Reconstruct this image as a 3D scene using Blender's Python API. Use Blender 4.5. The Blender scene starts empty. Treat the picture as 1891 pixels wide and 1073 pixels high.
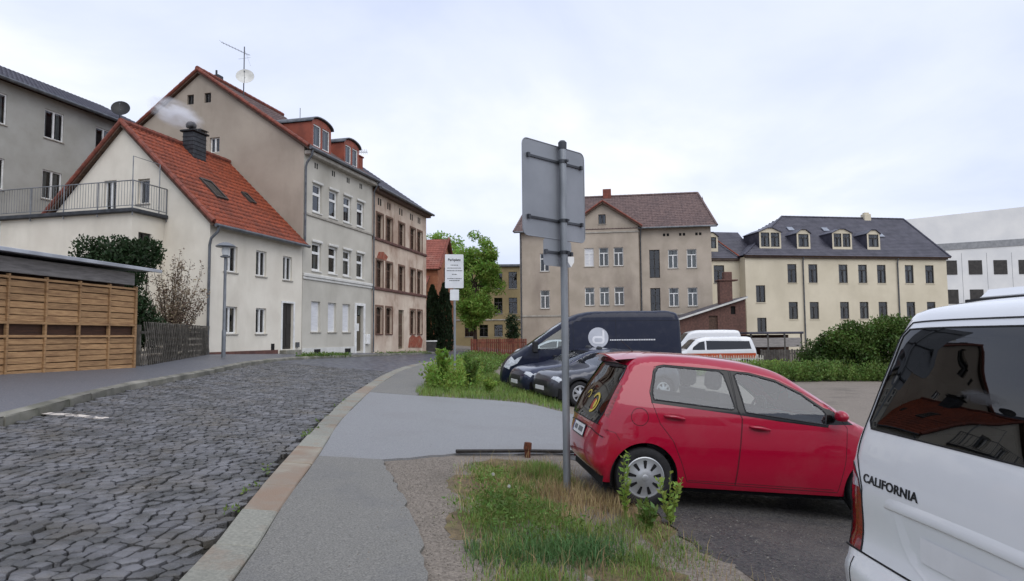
import bpy, bmesh, math, random
import numpy as np
from mathutils import Vector, Matrix
from mathutils.geometry import delaunay_2d_cdt

random.seed(7)
RNG = np.random.default_rng(7)
SC = bpy.context.scene
COL = SC.collection
R = math.radians

# ------------------------------------------------------------------ camera
cam_d = bpy.data.cameras.new('camera')
cam = bpy.data.objects.new('camera', cam_d)
COL.objects.link(cam)
cam_d.sensor_width = 36.0
cam_d.lens = 36.0 * 1240.0 / 1891.0
cam_d.shift_x = -7.0 / 1891.0
cam_d.clip_start = 0.05
cam_d.clip_end = 3000.0
cam.matrix_world = Matrix.Translation((0, 0, 1.6)) @ Matrix.Rotation(R(93.9), 4, 'X') @ Matrix.Rotation(R(-0.5), 4, 'Z')
SC.camera = cam

# ------------------------------------------------------------------ sky: Nishita behind a full cloud cover
SUN_EL, SUN_AZ = R(52), R(150)
world = bpy.data.worlds.new('World'); SC.world = world
world.use_nodes = True
nt = world.node_tree; nt.nodes.clear()
def wn(t, **k):
    n = nt.nodes.new(t)
    for a, b in k.items(): setattr(n, a, b)
    return n
w_out = wn('ShaderNodeOutputWorld')
w_sky = wn('ShaderNodeTexSky', sky_type='NISHITA', sun_disc=False, sun_elevation=SUN_EL, sun_rotation=SUN_AZ)
w_bg1 = wn('ShaderNodeBackground'); w_bg1.inputs['Strength'].default_value = 0.12
w_bg2 = wn('ShaderNodeBackground'); w_bg2.inputs['Strength'].default_value = 1.0
w_tc = wn('ShaderNodeTexCoord')
w_sep = wn('ShaderNodeSeparateXYZ')
w_add = wn('ShaderNodeMath', operation='ADD'); w_add.inputs[1].default_value = 0.32
w_max = wn('ShaderNodeMath', operation='MAXIMUM'); w_max.inputs[1].default_value = 0.12
w_div = wn('ShaderNodeVectorMath', operation='DIVIDE')
w_cmb = wn('ShaderNodeCombineXYZ')
w_n1 = wn('ShaderNodeTexNoise'); w_n1.inputs['Scale'].default_value = 1.15; w_n1.inputs['Detail'].default_value = 6; w_n1.inputs['Roughness'].default_value = 0.52; w_n1.inputs['Distortion'].default_value = 0.35
w_off = wn('ShaderNodeVectorMath', operation='ADD'); w_off.inputs[1].default_value = (0.95, 0.35, 2.3)
w_ramp = wn('ShaderNodeValToRGB')
cr = w_ramp.color_ramp
cr.elements[0].position = 0.30; cr.elements[0].color = (0.58, 0.65, 0.84, 1)
cr.elements[1].position = 0.74; cr.elements[1].color = (1.0, 1.0, 1.0, 1)
e = cr.elements.new(0.53); e.color = (0.75, 0.80, 0.95, 1)
w_mix = wn('ShaderNodeMixShader'); w_mix.inputs[0].default_value = 0.93
L = nt.links.new
L(w_tc.outputs['Generated'], w_sep.inputs[0])
L(w_sep.outputs['Z'], w_add.inputs[0]); L(w_add.outputs[0], w_max.inputs[0])
L(w_max.outputs[0], w_cmb.inputs[0]); L(w_max.outputs[0], w_cmb.inputs[1]); w_cmb.inputs[2].default_value = 1.0
L(w_tc.outputs['Generated'], w_div.inputs[0]); L(w_cmb.outputs[0], w_div.inputs[1])
L(w_div.outputs[0], w_off.inputs[0]); L(w_off.outputs[0], w_n1.inputs['Vector'])
L(w_n1.outputs['Fac'], w_ramp.inputs[0]); L(w_ramp.outputs[0], w_bg2.inputs['Color'])
L(w_sky.outputs[0], w_bg1.inputs['Color'])
L(w_bg1.outputs[0], w_mix.inputs[1]); L(w_bg2.outputs[0], w_mix.inputs[2]); L(w_mix.outputs[0], w_out.inputs['Surface'])

sun_d = bpy.data.lights.new('sun', 'SUN'); sun_d.energy = 1.5; sun_d.angle = R(60); sun_d.color = (1.0, 0.97, 0.93)
sun = bpy.data.objects.new('sun', sun_d); COL.objects.link(sun)
sd = Vector((math.cos(SUN_EL) * math.sin(SUN_AZ), math.cos(SUN_EL) * math.cos(SUN_AZ), math.sin(SUN_EL)))
sun.rotation_euler = sd.to_track_quat('Z', 'Y').to_euler()
sun.location = (0, -20, 40)

SC.view_settings.view_transform = 'Standard'
SC.view_settings.look = 'None'
SC.view_settings.exposure = 0.27
SC.view_settings.gamma = 1.0
SC.view_settings.use_curve_mapping = False
SC.cycles.max_bounces = 8
SC.cycles.volume_bounces = 4
SC.cycles.transparent_max_bounces = 12

# ------------------------------------------------------------------ materials
def lin(c):
    if isinstance(c, str):
        c = [int(c[i:i + 2], 16) / 255 for i in (0, 2, 4)]
    return tuple((x / 12.92 if x <= 0.04045 else ((x + 0.055) / 1.055) ** 2.4) for x in c)
MATS = {}
def M(name, c1, c2=None, rough=0.8, scale=3.0, detail=6, bump=0.0, bscale=40, spec=0.35, metal=0.0, coat=0.0,
      coords='pos', island=0.0, lo=0.35, hi=0.65, rough2=None, stretch=None, stain=None, stain_amt=0.0, stain_scale=0.6, stain_stretch=(1, 1, 1)):
    """procedural material: two colours mixed by noise, optional stain layer, per-piece variation and bump."""
    if name in MATS: return MATS[name]
    m = bpy.data.materials.new(name); MATS[name] = m
    m.use_nodes = True
    t = m.node_tree; N = t.nodes; b = N['Principled BSDF']
    def nn(ty, **k):
        n = N.new(ty)
        for a, v in k.items(): setattr(n, a, v)
        return n
    c1 = lin(c1); c2 = lin(c2) if c2 else tuple(min(1, x * 0.8) for x in c1)
    if coords == 'pos':
        src = nn('ShaderNodeNewGeometry').outputs['Position']
    else:
        src = nn('ShaderNodeTexCoord').outputs['Object']
    def noise(sc, st=None, det=detail, ro=0.55):
        v = src
        if st:
            mp = nn('ShaderNodeMapping'); mp.inputs['Scale'].default_value = st
            t.links.new(src, mp.inputs['Vector']); v = mp.outputs[0]
        n = nn('ShaderNodeTexNoise'); n.inputs['Scale'].default_value = sc; n.inputs['Detail'].default_value = det; n.inputs['Roughness'].default_value = ro
        t.links.new(v, n.inputs['Vector']); return n.outputs['Fac']
    fac = noise(scale, stretch)
    mr = nn('ShaderNodeMapRange'); mr.inputs[1].default_value = lo; mr.inputs[2].default_value = hi
    t.links.new(fac, mr.inputs[0])
    mix = nn('ShaderNodeMix', data_type='RGBA'); mix.inputs[6].default_value = (*c1, 1); mix.inputs[7].default_value = (*c2, 1)
    t.links.new(mr.outputs[0], mix.inputs[0]); col = mix.outputs[2]
    if stain:
        f2 = noise(stain_scale, stain_stretch, 7, 0.62)
        r2 = nn('ShaderNodeMapRange'); r2.inputs[1].default_value = 0.5; r2.inputs[2].default_value = 0.72; r2.inputs[4].default_value = stain_amt
        t.links.new(f2, r2.inputs[0])
        m2 = nn('ShaderNodeMix', data_type='RGBA'); m2.inputs[7].default_value = (*lin(stain), 1)
        t.links.new(r2.outputs[0], m2.inputs[0]); t.links.new(col, m2.inputs[6]); col = m2.outputs[2]
    if island:
        g = nn('ShaderNodeNewGeometry'); oi = nn('ShaderNodeObjectInfo')
        ad = nn('ShaderNodeMath', operation='ADD'); t.links.new(g.outputs['Random Per Island'], ad.inputs[0]); t.links.new(oi.outputs['Random'], ad.inputs[1])
        fr = nn('ShaderNodeMath', operation='FRACT'); t.links.new(ad.outputs[0], fr.inputs[0])
        r3 = nn('ShaderNodeMapRange'); r3.inputs[3].default_value = 1 - island; r3.inputs[4].default_value = 1 + island
        t.links.new(fr.outputs[0], r3.inputs[0])
        hs = nn('ShaderNodeHueSaturation'); t.links.new(r3.outputs[0], hs.inputs['Value']); t.links.new(col, hs.inputs['Color']); col = hs.outputs[0]
    t.links.new(col, b.inputs['Base Color'])
    b.inputs['Roughness'].default_value = rough
    if rough2 is not None:
        r4 = nn('ShaderNodeMapRange'); r4.inputs[1].default_value = 0.35; r4.inputs[2].default_value = 0.65; r4.inputs[3].default_value = rough; r4.inputs[4].default_value = rough2
        t.links.new(noise(scale * 0.7), r4.inputs[0]); t.links.new(r4.outputs[0], b.inputs['Roughness'])
    b.inputs['Specular IOR Level'].default_value = spec
    b.inputs['Metallic'].default_value = metal
    b.inputs['Coat Weight'].default_value = coat
    b.inputs['Coat Roughness'].default_value = 0.025
    if bump:
        bp = nn('ShaderNodeBump'); bp.inputs['Strength'].default_value = bump; bp.inputs['Distance'].default_value = 0.02
        t.links.new(noise(bscale, None, 4), bp.inputs['Height']); t.links.new(bp.outputs[0], b.inputs['Normal'])
    return m

def glass_mat(name, tint, refl=1.0, rough=0.02, ior=1.5):
    m = bpy.data.materials.new(name); MATS[name] = m; m.use_nodes = True
    t = m.node_tree; t.nodes.clear()
    o = t.nodes.new('ShaderNodeOutputMaterial'); tr = t.nodes.new('ShaderNodeBsdfTransparent'); gl = t.nodes.new('ShaderNodeBsdfGlossy')
    fr = t.nodes.new('ShaderNodeFresnel'); fr.inputs['IOR'].default_value = ior
    ml = t.nodes.new('ShaderNodeMath'); ml.operation = 'MULTIPLY_ADD'; ml.inputs[1].default_value = refl; ml.inputs[2].default_value = 0.03
    ml.use_clamp = True
    mx = t.nodes.new('ShaderNodeMixShader')
    tr.inputs[0].default_value = (*tint, 1); gl.inputs['Roughness'].default_value = rough; gl.inputs[0].default_value = (0.95, 0.97, 1, 1)
    # uneven old panes
    no = t.nodes.new('ShaderNodeTexNoise'); no.inputs['Scale'].default_value = 1.7
    ge = t.nodes.new('ShaderNodeNewGeometry'); t.links.new(ge.outputs['Position'], no.inputs['Vector'])
    bp = t.nodes.new('ShaderNodeBump'); bp.inputs['Strength'].default_value = 0.05; bp.inputs['Distance'].default_value = 0.05
    t.links.new(no.outputs['Fac'], bp.inputs['Height']); t.links.new(bp.outputs[0], gl.inputs['Normal'])
    t.links.new(fr.outputs[0], ml.inputs[0]); t.links.new(ml.outputs[0], mx.inputs[0])
    t.links.new(tr.outputs[0], mx.inputs[1]); t.links.new(gl.outputs[0], mx.inputs[2]); t.links.new(mx.outputs[0], o.inputs['Surface'])
    return m

# ------------------------------------------------------------------ mesh helpers
class MB:
    def __init__(s): s.v = []; s.f = []
    def add(s, vs, fs):
        k = len(s.v); s.v += [tuple(map(float, p)) for p in vs]; s.f += [tuple(k + i for i in f) for f in fs]; return s
    def box(s, x0, y0, z0, x1, y1, z1):
        return s.add([(x0, y0, z0), (x1, y0, z0), (x1, y1, z0), (x0, y1, z0), (x0, y0, z1), (x1, y0, z1), (x1, y1, z1), (x0, y1, z1)],
                     [(0, 3, 2, 1), (4, 5, 6, 7), (0, 1, 5, 4), (1, 2, 6, 5), (2, 3, 7, 6), (3, 0, 4, 7)])
    def bbox(s, x0, y0, z0, x1, y1, z1, b):
        """box with chamfered edges"""
        X, Y, Z = (x0, x1), (y0, y1), (z0, z1)
        vs = []; idx = {}
        for i in (0, 1):
            for j in (0, 1):
                for k in (0, 1):
                    sx, sy, sz = (b if i == 0 else -b), (b if j == 0 else -b), (b if k == 0 else -b)
                    for a in range(3):
                        p = [X[i] + sx, Y[j] + sy, Z[k] + sz]; p[a] = (X[i], Y[j], Z[k])[a]
                        idx[i, j, k, a] = len(vs); vs.append(tuple(p))
        fs = []
        for i in (0, 1): fs.append([idx[i, j, k, 0] for j, k in ((0, 0), (1, 0), (1, 1), (0, 1))][:: (1 if i else -1)])
        for j in (0, 1): fs.append([idx[i, j, k, 1] for i, k in ((0, 0), (1, 0), (1, 1), (0, 1))][:: (-1 if j else 1)])
        for k in (0, 1): fs.append([idx[i, j, k, 2] for i, j in ((0, 0), (1, 0), (1, 1), (0, 1))][:: (1 if k else -1)])
        for i in (0, 1):
            for j in (0, 1):
                fs.append([idx[i, j, 0, 0], idx[i, j, 1, 0], idx[i, j, 1, 1], idx[i, j, 0, 1]])
                for k in (0, 1): pass
        for i in (0, 1):
            for k in (0, 1): fs.append([idx[i, 0, k, 0], idx[i, 1, k, 0], idx[i, 1, k, 2], idx[i, 0, k, 2]])
        for j in (0, 1):
            for k in (0, 1): fs.append([idx[0, j, k, 1], idx[1, j, k, 1], idx[1, j, k, 2], idx[0, j, k, 2]])
        for i in (0, 1):
            for j in (0, 1):
                for k in (0, 1): fs.append([idx[i, j, k, 0], idx[i, j, k, 1], idx[i, j, k, 2]])
        return s.add(vs, fs)
    def quad(s, a, b, c, d): return s.add([a, b, c, d], [(0, 1, 2, 3)])
    def poly(s, ps): return s.add(ps, [tuple(range(len(ps)))])
    def prism(s, ps, off):
        n = len(ps); q = [tuple(np.add(p, off)) for p in ps]
        return s.add(list(ps) + q, [tuple(range(n - 1, -1, -1)), tuple(range(n, 2 * n))] + [(i, (i + 1) % n, n + (i + 1) % n, n + i) for i in range(n)])
    def tube(s, pts, r, n=8, cap=True):
        pts = [Vector(p) for p in pts]; m = len(pts); rs = r if isinstance(r, (list, tuple)) else [r] * m
        vs = []; up = None
        for i, p in enumerate(pts):
            d = (pts[min(i + 1, m - 1)] - pts[max(i - 1, 0)]).normalized()
            if up is None: up = d.orthogonal().normalized()
            u = (up - d * up.dot(d)); u = u.normalized() if u.length > 1e-5 else d.orthogonal().normalized(); up = u; w = d.cross(u)
            for k in range(n):
                a = 2 * math.pi * k / n; vs.append(tuple(p + (u * math.cos(a) + w * math.sin(a)) * rs[i]))
        fs = [(i * n + k, i * n + (k + 1) % n, (i + 1) * n + (k + 1) % n, (i + 1) * n + k) for i in range(m - 1) for k in range(n)]
        if cap: fs += [tuple(range(n - 1, -1, -1)), tuple(range((m - 1) * n, m * n))]
        return s.add(vs, fs)
    def lathe(s, prof, n=24, axis='z', c=(0, 0, 0)):
        vs = []
        for (r, h) in prof:
            for k in range(n):
                a = 2 * math.pi * k / n; x, y = r * math.cos(a), r * math.sin(a)
                p = (x, y, h) if axis == 'z' else ((x, h, y) if axis == 'y' else (h, x, y))
                vs.append((p[0] + c[0], p[1] + c[1], p[2] + c[2]))
        m = len(prof)
        fs = [(i * n + k, i * n + (k + 1) % n, (i + 1) * n + (k + 1) % n, (i + 1) * n + k) for i in range(m - 1) for k in range(n)]
        if prof[0][0] > 1e-4 and False: pass
        return s.add(vs, fs)
    def mesh(s, name):
        me = bpy.data.meshes.new(name); me.from_pydata(s.v, [], s.f); me.update(); return me

ZB = {}
def link(o, parent=None, loc=None):
    COL.objects.link(o)
    if parent is not None:
        o.parent = parent
        if parent.name in ZB: o.location.z -= ZB[parent.name]
    if loc is not None: o.location = loc
    return o
def tag(o, label=None, cat=None, group=None, kind=None):
    if label: o['label'] = label
    if cat: o['category'] = cat
    if group: o['group'] = group
    if kind: o['kind'] = kind
    return o
def obj(name, mb, mat, parent=None, smooth=False, fix=False, loc=None):
    me = mb.mesh(name) if isinstance(mb, MB) else mb
    if fix:
        bm = bmesh.new(); bm.from_mesh(me); bmesh.ops.remove_doubles(bm, verts=bm.verts, dist=1e-5); bmesh.ops.recalc_face_normals(bm, faces=bm.faces); bm.to_mesh(me); bm.free()
    if mat is not None and not me.materials: me.materials.append(mat)
    if smooth: me.polygons.foreach_set('use_smooth', [True] * len(me.polygons))
    if smooth == 'auto': me.set_sharp_from_angle(angle=R(35))
    return link(bpy.data.objects.new(name, me), parent, loc)
def thing(name, label, cat, loc=(0, 0, 0), rotz=0.0, group=None, zbase=False):
    o = bpy.data.objects.new(name, None); COL.objects.link(o); o.empty_display_size = 0.3
    o.location = loc; o.rotation_euler = (0, 0, rotz)
    if zbase: ZB[o.name] = loc[2]
    return tag(o, label, cat, group)
def np_mesh(name, V, F, k):
    """fast mesh from arrays, all faces with k corners"""
    me = bpy.data.meshes.new(name); V = np.asarray(V, np.float32); F = np.asarray(F, np.int32)
    me.vertices.add(len(V)); me.vertices.foreach_set('co', V.ravel())
    me.loops.add(F.size); me.loops.foreach_set('vertex_index', F.ravel())
    me.polygons.add(len(F)); me.polygons.foreach_set('loop_start', np.arange(0, F.size, k, dtype=np.int32))
    me.update(calc_edges=True); return me
def in_poly(P, poly):
    P = np.asarray(P, float); x, y = P[:, 0], P[:, 1]; c = np.zeros(len(P), bool); n = len(poly)
    for i in range(n):
        x0, y0 = poly[i]; x1, y1 = poly[(i + 1) % n]
        if y0 == y1: continue
        k = ((y0 > y) != (y1 > y)) & (x < (x1 - x0) * (y - y0) / (y1 - y0) + x0); c ^= k
    return c
def seg_dist(P, A, B):
    P = np.asarray(P, float); d = np.full(len(P), 1e9)
    for a, b in zip(A, B):
        a = np.array(a, float); b = np.array(b, float); ab = b - a; L2 = max(ab @ ab, 1e-12)
        t = np.clip(((P - a) @ ab) / L2, 0, 1); d = np.minimum(d, np.hypot(*(P - a - t[:, None] * ab).T))
    return d
def resample(pts, step, closed=False):
    pts = [np.array(p, float) for p in pts]
    if closed: pts = pts + [pts[0]]
    out = []
    for a, b in zip(pts[:-1], pts[1:]):
        n = max(1, int(round(np.linalg.norm(b - a) / step)))
        for i in range(n): out.append(a + (b - a) * i / n)
    if not closed: out.append(pts[-1])
    return [tuple(p) for p in out]
def catmull(pts, per=6, closed=False):
    P = [np.array(p, float) for p in pts]; n = len(P); out = []
    rng = range(n) if closed else range(n - 1)
    for i in rng:
        p0 = P[(i - 1) % n] if closed or i > 0 else 2 * P[0] - P[1]
        p1 = P[i]; p2 = P[(i + 1) % n]
        p3 = P[(i + 2) % n] if closed or i + 2 < n else 2 * P[-1] - P[-2]
        for k in range(per):
            t = k / per
            out.append(0.5 * ((2 * p1) + (-p0 + p2) * t + (2 * p0 - 5 * p1 + 4 * p2 - p3) * t * t + (-p0 + 3 * p1 - 3 * p2 + p3) * t ** 3))
    if not closed: out.append(P[-1])
    return [tuple(p) for p in out]
def cdt(boundary, outlines, step, grid=True):
    """triangulate a closed 2-d boundary with constrained outlines; returns verts, tris"""
    pts = []; edges = []
    A = []; B = []
    for loop in [boundary] + outlines:
        k = len(pts); n = len(loop); pts += [tuple(p) for p in loop]
        for i in range(n):
            edges.append((k + i, k + (i + 1) % n)); A.append(loop[i]); B.append(loop[(i + 1) % n])
    b = np.array(boundary)
    if grid:
        gx = np.arange(b[:, 0].min() + step * .5, b[:, 0].max(), step); gy = np.arange(b[:, 1].min() + step * .5, b[:, 1].max(), step)
        G = np.array([(x, y) for x in gx for y in gy])
        if len(G):
            G = G[in_poly(G, boundary)]
        if len(G):
            G = G[seg_dist(G, A, B) > step * 0.45]; pts += [tuple(p) for p in G]
    r = delaunay_2d_cdt([Vector(p) for p in pts], edges, [], 0, 1e-6)
    V = np.array([tuple(p) for p in r[0]]); T = np.array([f for f in r[2] if len(f) == 3])
    C = V[T].mean(1); T = T[in_poly(C, boundary)]
    return V, T

# ------------------------------------------------------------------ terrain: hillside that falls to the right
def sm(a, b, x): t = min(1, max(0, (x - a) / (b - a))); return t * t * (3 - 2 * t)
def h(x, y=0.0):
    if x < -12: z = 1.08 - 0.02 * (x + 12)
    elif x < 3: z = -0.09 * x
    else: z = max(-0.27 - 0.022 * (x - 3), -0.75)
    z -= 0.13 * sm(0.1, 1.5, x) * sm(10, 15, y) * (1 - sm(36, 46, y)) * (1 - sm(8, 16, x))
    z += .058 * sm(.75, 1.15, x) * (1 - sm(2.0, 3.4, x)) * sm(5.0, 6.0, y) * (1 - sm(8.6, 9.6, y)) + .035 * sm(1.6, 2.0, x) * (1 - sm(6, 8, x)) * (1 - sm(4.4, 5.0, y))
    return z
def rough_line(pts, step=.14, amp=.022):
    q = resample(pts, step); return [q[0]] + [(x + random.uniform(-amp, amp), y + random.uniform(-amp, amp)) for x, y in q[1:-1]] + [q[-1]]
def sheet(name, poly, off, mat, step=0.5, parent=None, kind='structure', thick=0.0, wob=0.0, jit=0.0):
    b = resample(poly, step, True)
    if jit:
        b = resample(b, .12, True); b = [(x + jit * (math.sin(9 * x + 5 * y) + random.uniform(-.6, .6)), y + jit * (math.sin(7 * y - 6 * x) + random.uniform(-.6, .6))) for x, y in b]
    V, T = cdt(b, [], step)
    V3 = [(x, y, h(x, y) + off + (wob * math.sin(3.1 * x + 1.7 * y) * math.sin(2.3 * y - x) if wob else 0)) for x, y in V]
    F = [tuple(t) for t in T]
    mb = MB(); mb.add(V3, F)
    if thick:
        n = len(b); mb.add([(x, y, h(x, y) + off) for x, y in b] + [(x, y, h(x, y) + off - thick) for x, y in b], [(i, (i + 1) % n, n + (i + 1) % n, n + i) for i in range(n)])
    o = obj(name, mb, mat, parent, smooth=False)
    bm = bmesh.new(); bm.from_mesh(o.data)
    for f in bm.faces:
        if f.normal.z < -0.01: f.normal_flip()
    bm.to_mesh(o.data); bm.free()
    if kind and parent is None: o['kind'] = kind
    return o
# ------------------------------------------------------------------ shared materials
m_gravel = M('gravel', '8f867b', '625a52', rough=.85, scale=38, bump=.9, bscale=55, lo=.3, hi=.7, stain='4f4a42', stain_amt=.6, stain_scale=.9)
m_lot = M('wet_lot_gravel', '524f4b', '29292d', rough=.45, rough2=.8, scale=30, lo=.3, hi=.7, bump=.9, bscale=60, spec=.5, stain='777066', stain_amt=.5, stain_scale=.7)
m_asph = M('path_asphalt', '88867f', '4a4945', rough=.45, rough2=.6, scale=75, detail=3, lo=.28, hi=.72, bump=.5, bscale=150, spec=.5, stain='5c5c5d', stain_amt=.7, stain_scale=.9)
m_asph2 = M('driveway_asphalt', '929394', '636465', rough=.42, rough2=.58, scale=70, detail=3, lo=.25, hi=.75, bump=.4, bscale=150, spec=.5, stain='757473', stain_amt=.65, stain_scale=.8)
m_asph3 = M('sidewalk_asphalt', '6f7076', '4c4d52', rough=.4, rough2=.6, scale=60, detail=3, lo=.28, hi=.72, stain='55565a', stain_amt=.5, stain_scale=.6, bump=.3, bscale=200, spec=.5)
m_bed = M('cobble_joint_dirt', '37342d', '26251f', rough=.9, scale=6, bump=.6, bscale=60, stain='434d2a', stain_amt=.5, stain_scale=1.1)
m_cob = M('cobble_stone', '5f5f62', '3d3d3c', rough=.22, rough2=.48, scale=3.0, lo=.4, hi=.6, bump=.6, bscale=60, spec=.6, island=.24, stain='5a5347', stain_amt=.6, stain_scale=1.3)
m_kerb = M('kerb_granite', '8f8e83', '73736a', rough=.55, scale=40, detail=3, lo=.3, hi=.7, bump=.4, bscale=110, island=.14, stain='86664e', stain_amt=.65, stain_scale=1.9)
m_kerb2 = M('kerb_rust_stone', '83705f', '827a6e', rough=.65, scale=3, bump=.4, bscale=90, stain='a5a08e', stain_amt=.6, stain_scale=1.5)
m_kerbL = M('kerb_concrete', '87847a', '5d5c54', rough=.7, scale=2, bump=.4, bscale=60, island=.15, stain='4c4f3a', stain_amt=.7, stain_scale=1.1)
m_soil = M('verge_soil', '7a6a50', '544a38', rough=.9, scale=14, bump=.9, bscale=60, stain='67683c', stain_amt=.8, stain_scale=3.0)
m_land = M('far_land', '6b7150', '55603f', rough=.9, scale=.3)

# ------------------------------------------------------------------ road lines
KL = catmull([(-1.2, -6), (-1.55, 0), (-2.01, 4.19), (-2.4, 6.36), (-3.19, 11.26), (-3.82, 16.23), (-4.5, 24.53), (-4.5, 30), (-4.2, 36), (-3.9, 45), (-3.6, 60)], 5)
LK = catmull([(-4.6, -6), (-5.35, 2), (-6.4, 8), (-7.13, 11.17), (-7.59, 13.45), (-8.0, 17.1), (-8.7, 21.95), (-8.8, 26), (-8.35, 29.7), (-7.1, 36.9), (-5.7, 45.5), (-5.4, 52), (-5.2, 60)], 5)
def xat(line, y):
    for (x0, y0), (x1, y1) in zip(line[:-1], line[1:]):
        if y0 <= y <= y1: return x0 + (x1 - x0) * (y - y0) / (y1 - y0)
    return line[-1][0]
KR = [(x + 0.31 + 0.02 * math.sin(y), y) for x, y in KL]
# ------------------------------------------------------------------ ground sheet to the horizon
def axis_pts(a, b, fine, lim):
    p = list(np.arange(a, b + 1e-6, fine)); s = fine; x = a
    while x > -lim: s *= 1.35; x -= s; p.insert(0, x)
    s = fine; x = b
    while x < lim: s *= 1.35; x += s; p.append(x)
    return np.array(p)
gx = axis_pts(-15, 24, 0.5, 1500); gy = axis_pts(-6, 62, 0.5, 1500)
def gz(x, y): return h(x, y) - (0.2 if -7 < y < 60 and xat(LK, y) - .5 < x < xat(KL, y) + .45 else 0.03)
V = [(x, y, gz(x, y)) for y in gy for x in gx]
n = len(gx)
F = [(j * n + i, j * n + i + 1, (j + 1) * n + i + 1, (j + 1) * n + i) for j in range(len(gy) - 1) for i in range(n - 1)]
ground = obj('ground', np_mesh('ground', V, F, 4), m_gravel); ground['kind'] = 'structure'

road = sheet('road', LK[::1] + KL[::-1], -0.105, m_bed, .7)
# the part too far away to tell stones apart is level with their tops
far_l = [p for p in LK if p[1] > 24.2]; far_r = [p for p in KL if p[1] > 24.2]
m_cobfar = M('cobble_far', '5f616a', '3a3b42', rough=.32, rough2=.55, scale=5, bump=.9, bscale=9, spec=.55, lo=.42, hi=.6)
far_road = sheet('far_cobbles', [(xat(LK, 24.2), 24.2)] + far_l + far_r[::-1] + [(xat(KL, 24.2), 24.2)], -0.045, m_cobfar, .7, parent=road)

# cobblestones: irregular cells
def cells(sites):
    r = delaunay_2d_cdt([Vector(p) for p in sites], [], [], 0, 1e-6)
    P = np.array([tuple(p) for p in r[0]]); T = np.array(r[2])
    a, b, c = P[T[:, 0]], P[T[:, 1]], P[T[:, 2]]
    d = 2 * (a[:, 0] * (b[:, 1] - c[:, 1]) + b[:, 0] * (c[:, 1] - a[:, 1]) + c[:, 0] * (a[:, 1] - b[:, 1]))
    A2, B2, C2 = (a ** 2).sum(1), (b ** 2).sum(1), (c ** 2).sum(1)
    U = np.stack([(A2 * (b[:, 1] - c[:, 1]) + B2 * (c[:, 1] - a[:, 1]) + C2 * (a[:, 1] - b[:, 1])) / d,
                  (A2 * (c[:, 0] - b[:, 0]) + B2 * (a[:, 0] - c[:, 0]) + C2 * (b[:, 0] - a[:, 0])) / d], 1)
    inc = [[] for _ in P]
    for k, t in enumerate(T):
        for i in t: inc[i].append(k)
    out = []
    for i, p in enumerate(P):
        if len(inc[i]) < 4: continue
        q = U[inc[i]]
        if np.max(np.hypot(*(q - p).T)) > 0.3: continue
        out.append((p, q[np.argsort(np.arctan2(*(q - p).T[::-1]))]))
    return out
sites = []
y = 1.2; row = 0
while y < 24.6:
    x0, x1 = xat(LK, y), xat(KL, y); x = x0 - .1 + (row % 2) * .07
    while x < x1 + .15:
        sites.append((x + random.uniform(-.028, .028), y + .05 * math.sin(x * 1.4) + random.uniform(-.022, .022))); x += random.uniform(.10, .155)
    y += .108; row += 1
road_poly = [(x + .05, y) for x, y in LK] + [(x - .07, y) for x, y in KL[::-1]]
cl = cells(sites)
ok = in_poly([c[0] for c in cl], road_poly)
cl = [c for c, k in zip(cl, ok) if k]
def stone(mb, c, q, origin=None):
    z0 = h(c[0], c[1]) - 0.05 + random.gauss(0, .005); tx, ty = random.gauss(0, .04), random.gauss(0, .04)
    # drop short edges, shrink for the joint
    q = [p for i, p in enumerate(q) if np.hypot(*(p - q[i - 1])) > .018]
    if len(q) < 3: return
    q = np.array(q); o = np.array(origin if origin is not None else (0, 0, 0))
    def ring(sh, z):
        rr = []
        for p in q:
            d = p - c; l = np.hypot(*d); pp = c + d * max(.2, (l - sh) / l); rr.append((pp[0] - o[0], pp[1] - o[1], z0 + z + (pp - c) @ (tx, ty) - o[2]))
        return rr
    k = len(q); J = random.uniform(.003, .008)
    vs = ring(J, -.06) + ring(J + .002, -.009) + ring(J + .011, -.002) + ring(J + .028, .002)
    fs = [(r * k + i, r * k + (i + 1) % k, (r + 1) * k + (i + 1) % k, (r + 1) * k + i) for r in range(3) for i in range(k)] + [tuple(range(3 * k, 4 * k))]
    mb.add(vs, fs)
def vis_key(c):
    x, y = c[0][0], c[0][1]
    inside = (y > 3.6) and (-0.80 * y < x)
    return (0 if inside else 1, math.hypot(x, y))
cl.sort(key=vis_key)
for c, q in cl[:300]:
    mb = MB(); org = (c[0], c[1], h(c[0], c[1]) - .05); stone(mb, c, q, org)
    if mb.v: obj('cobblestone', mb, m_cob, road, smooth='auto', loc=org)
mb = MB()
for c, q in cl[300:]: stone(mb, c, q)
rest = obj('cobblestones', mb, m_cob, road, smooth='auto'); rest['kind'] = 'stuff'

# painted line stub across the left half of the road
m_paint = M('road_paint', 'cfc6bb', 'b2aaa2', rough=.6, scale=6, bump=.4, bscale=50)
mb = MB()
for i in range(9):
    x = -6.75 + i * .10 + random.uniform(-.01, .01)
    for (xa, xb) in ((x, x + .094),):
        ya, yb = 9.63 + random.uniform(-.02, .02), 9.83 + random.uniform(-.02, .02); z = h(x, 9.7) - .034 + random.uniform(-.002, .003)
        mb.prism([(xa, ya, h(xa) - .051), (xb, ya, h(xb) - .051), (xb, yb, h(xb) - .051), (xa, yb, h(xa) - .051)], (0, 0, .004))
obj('painted_line', mb, m_paint, road)

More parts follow.
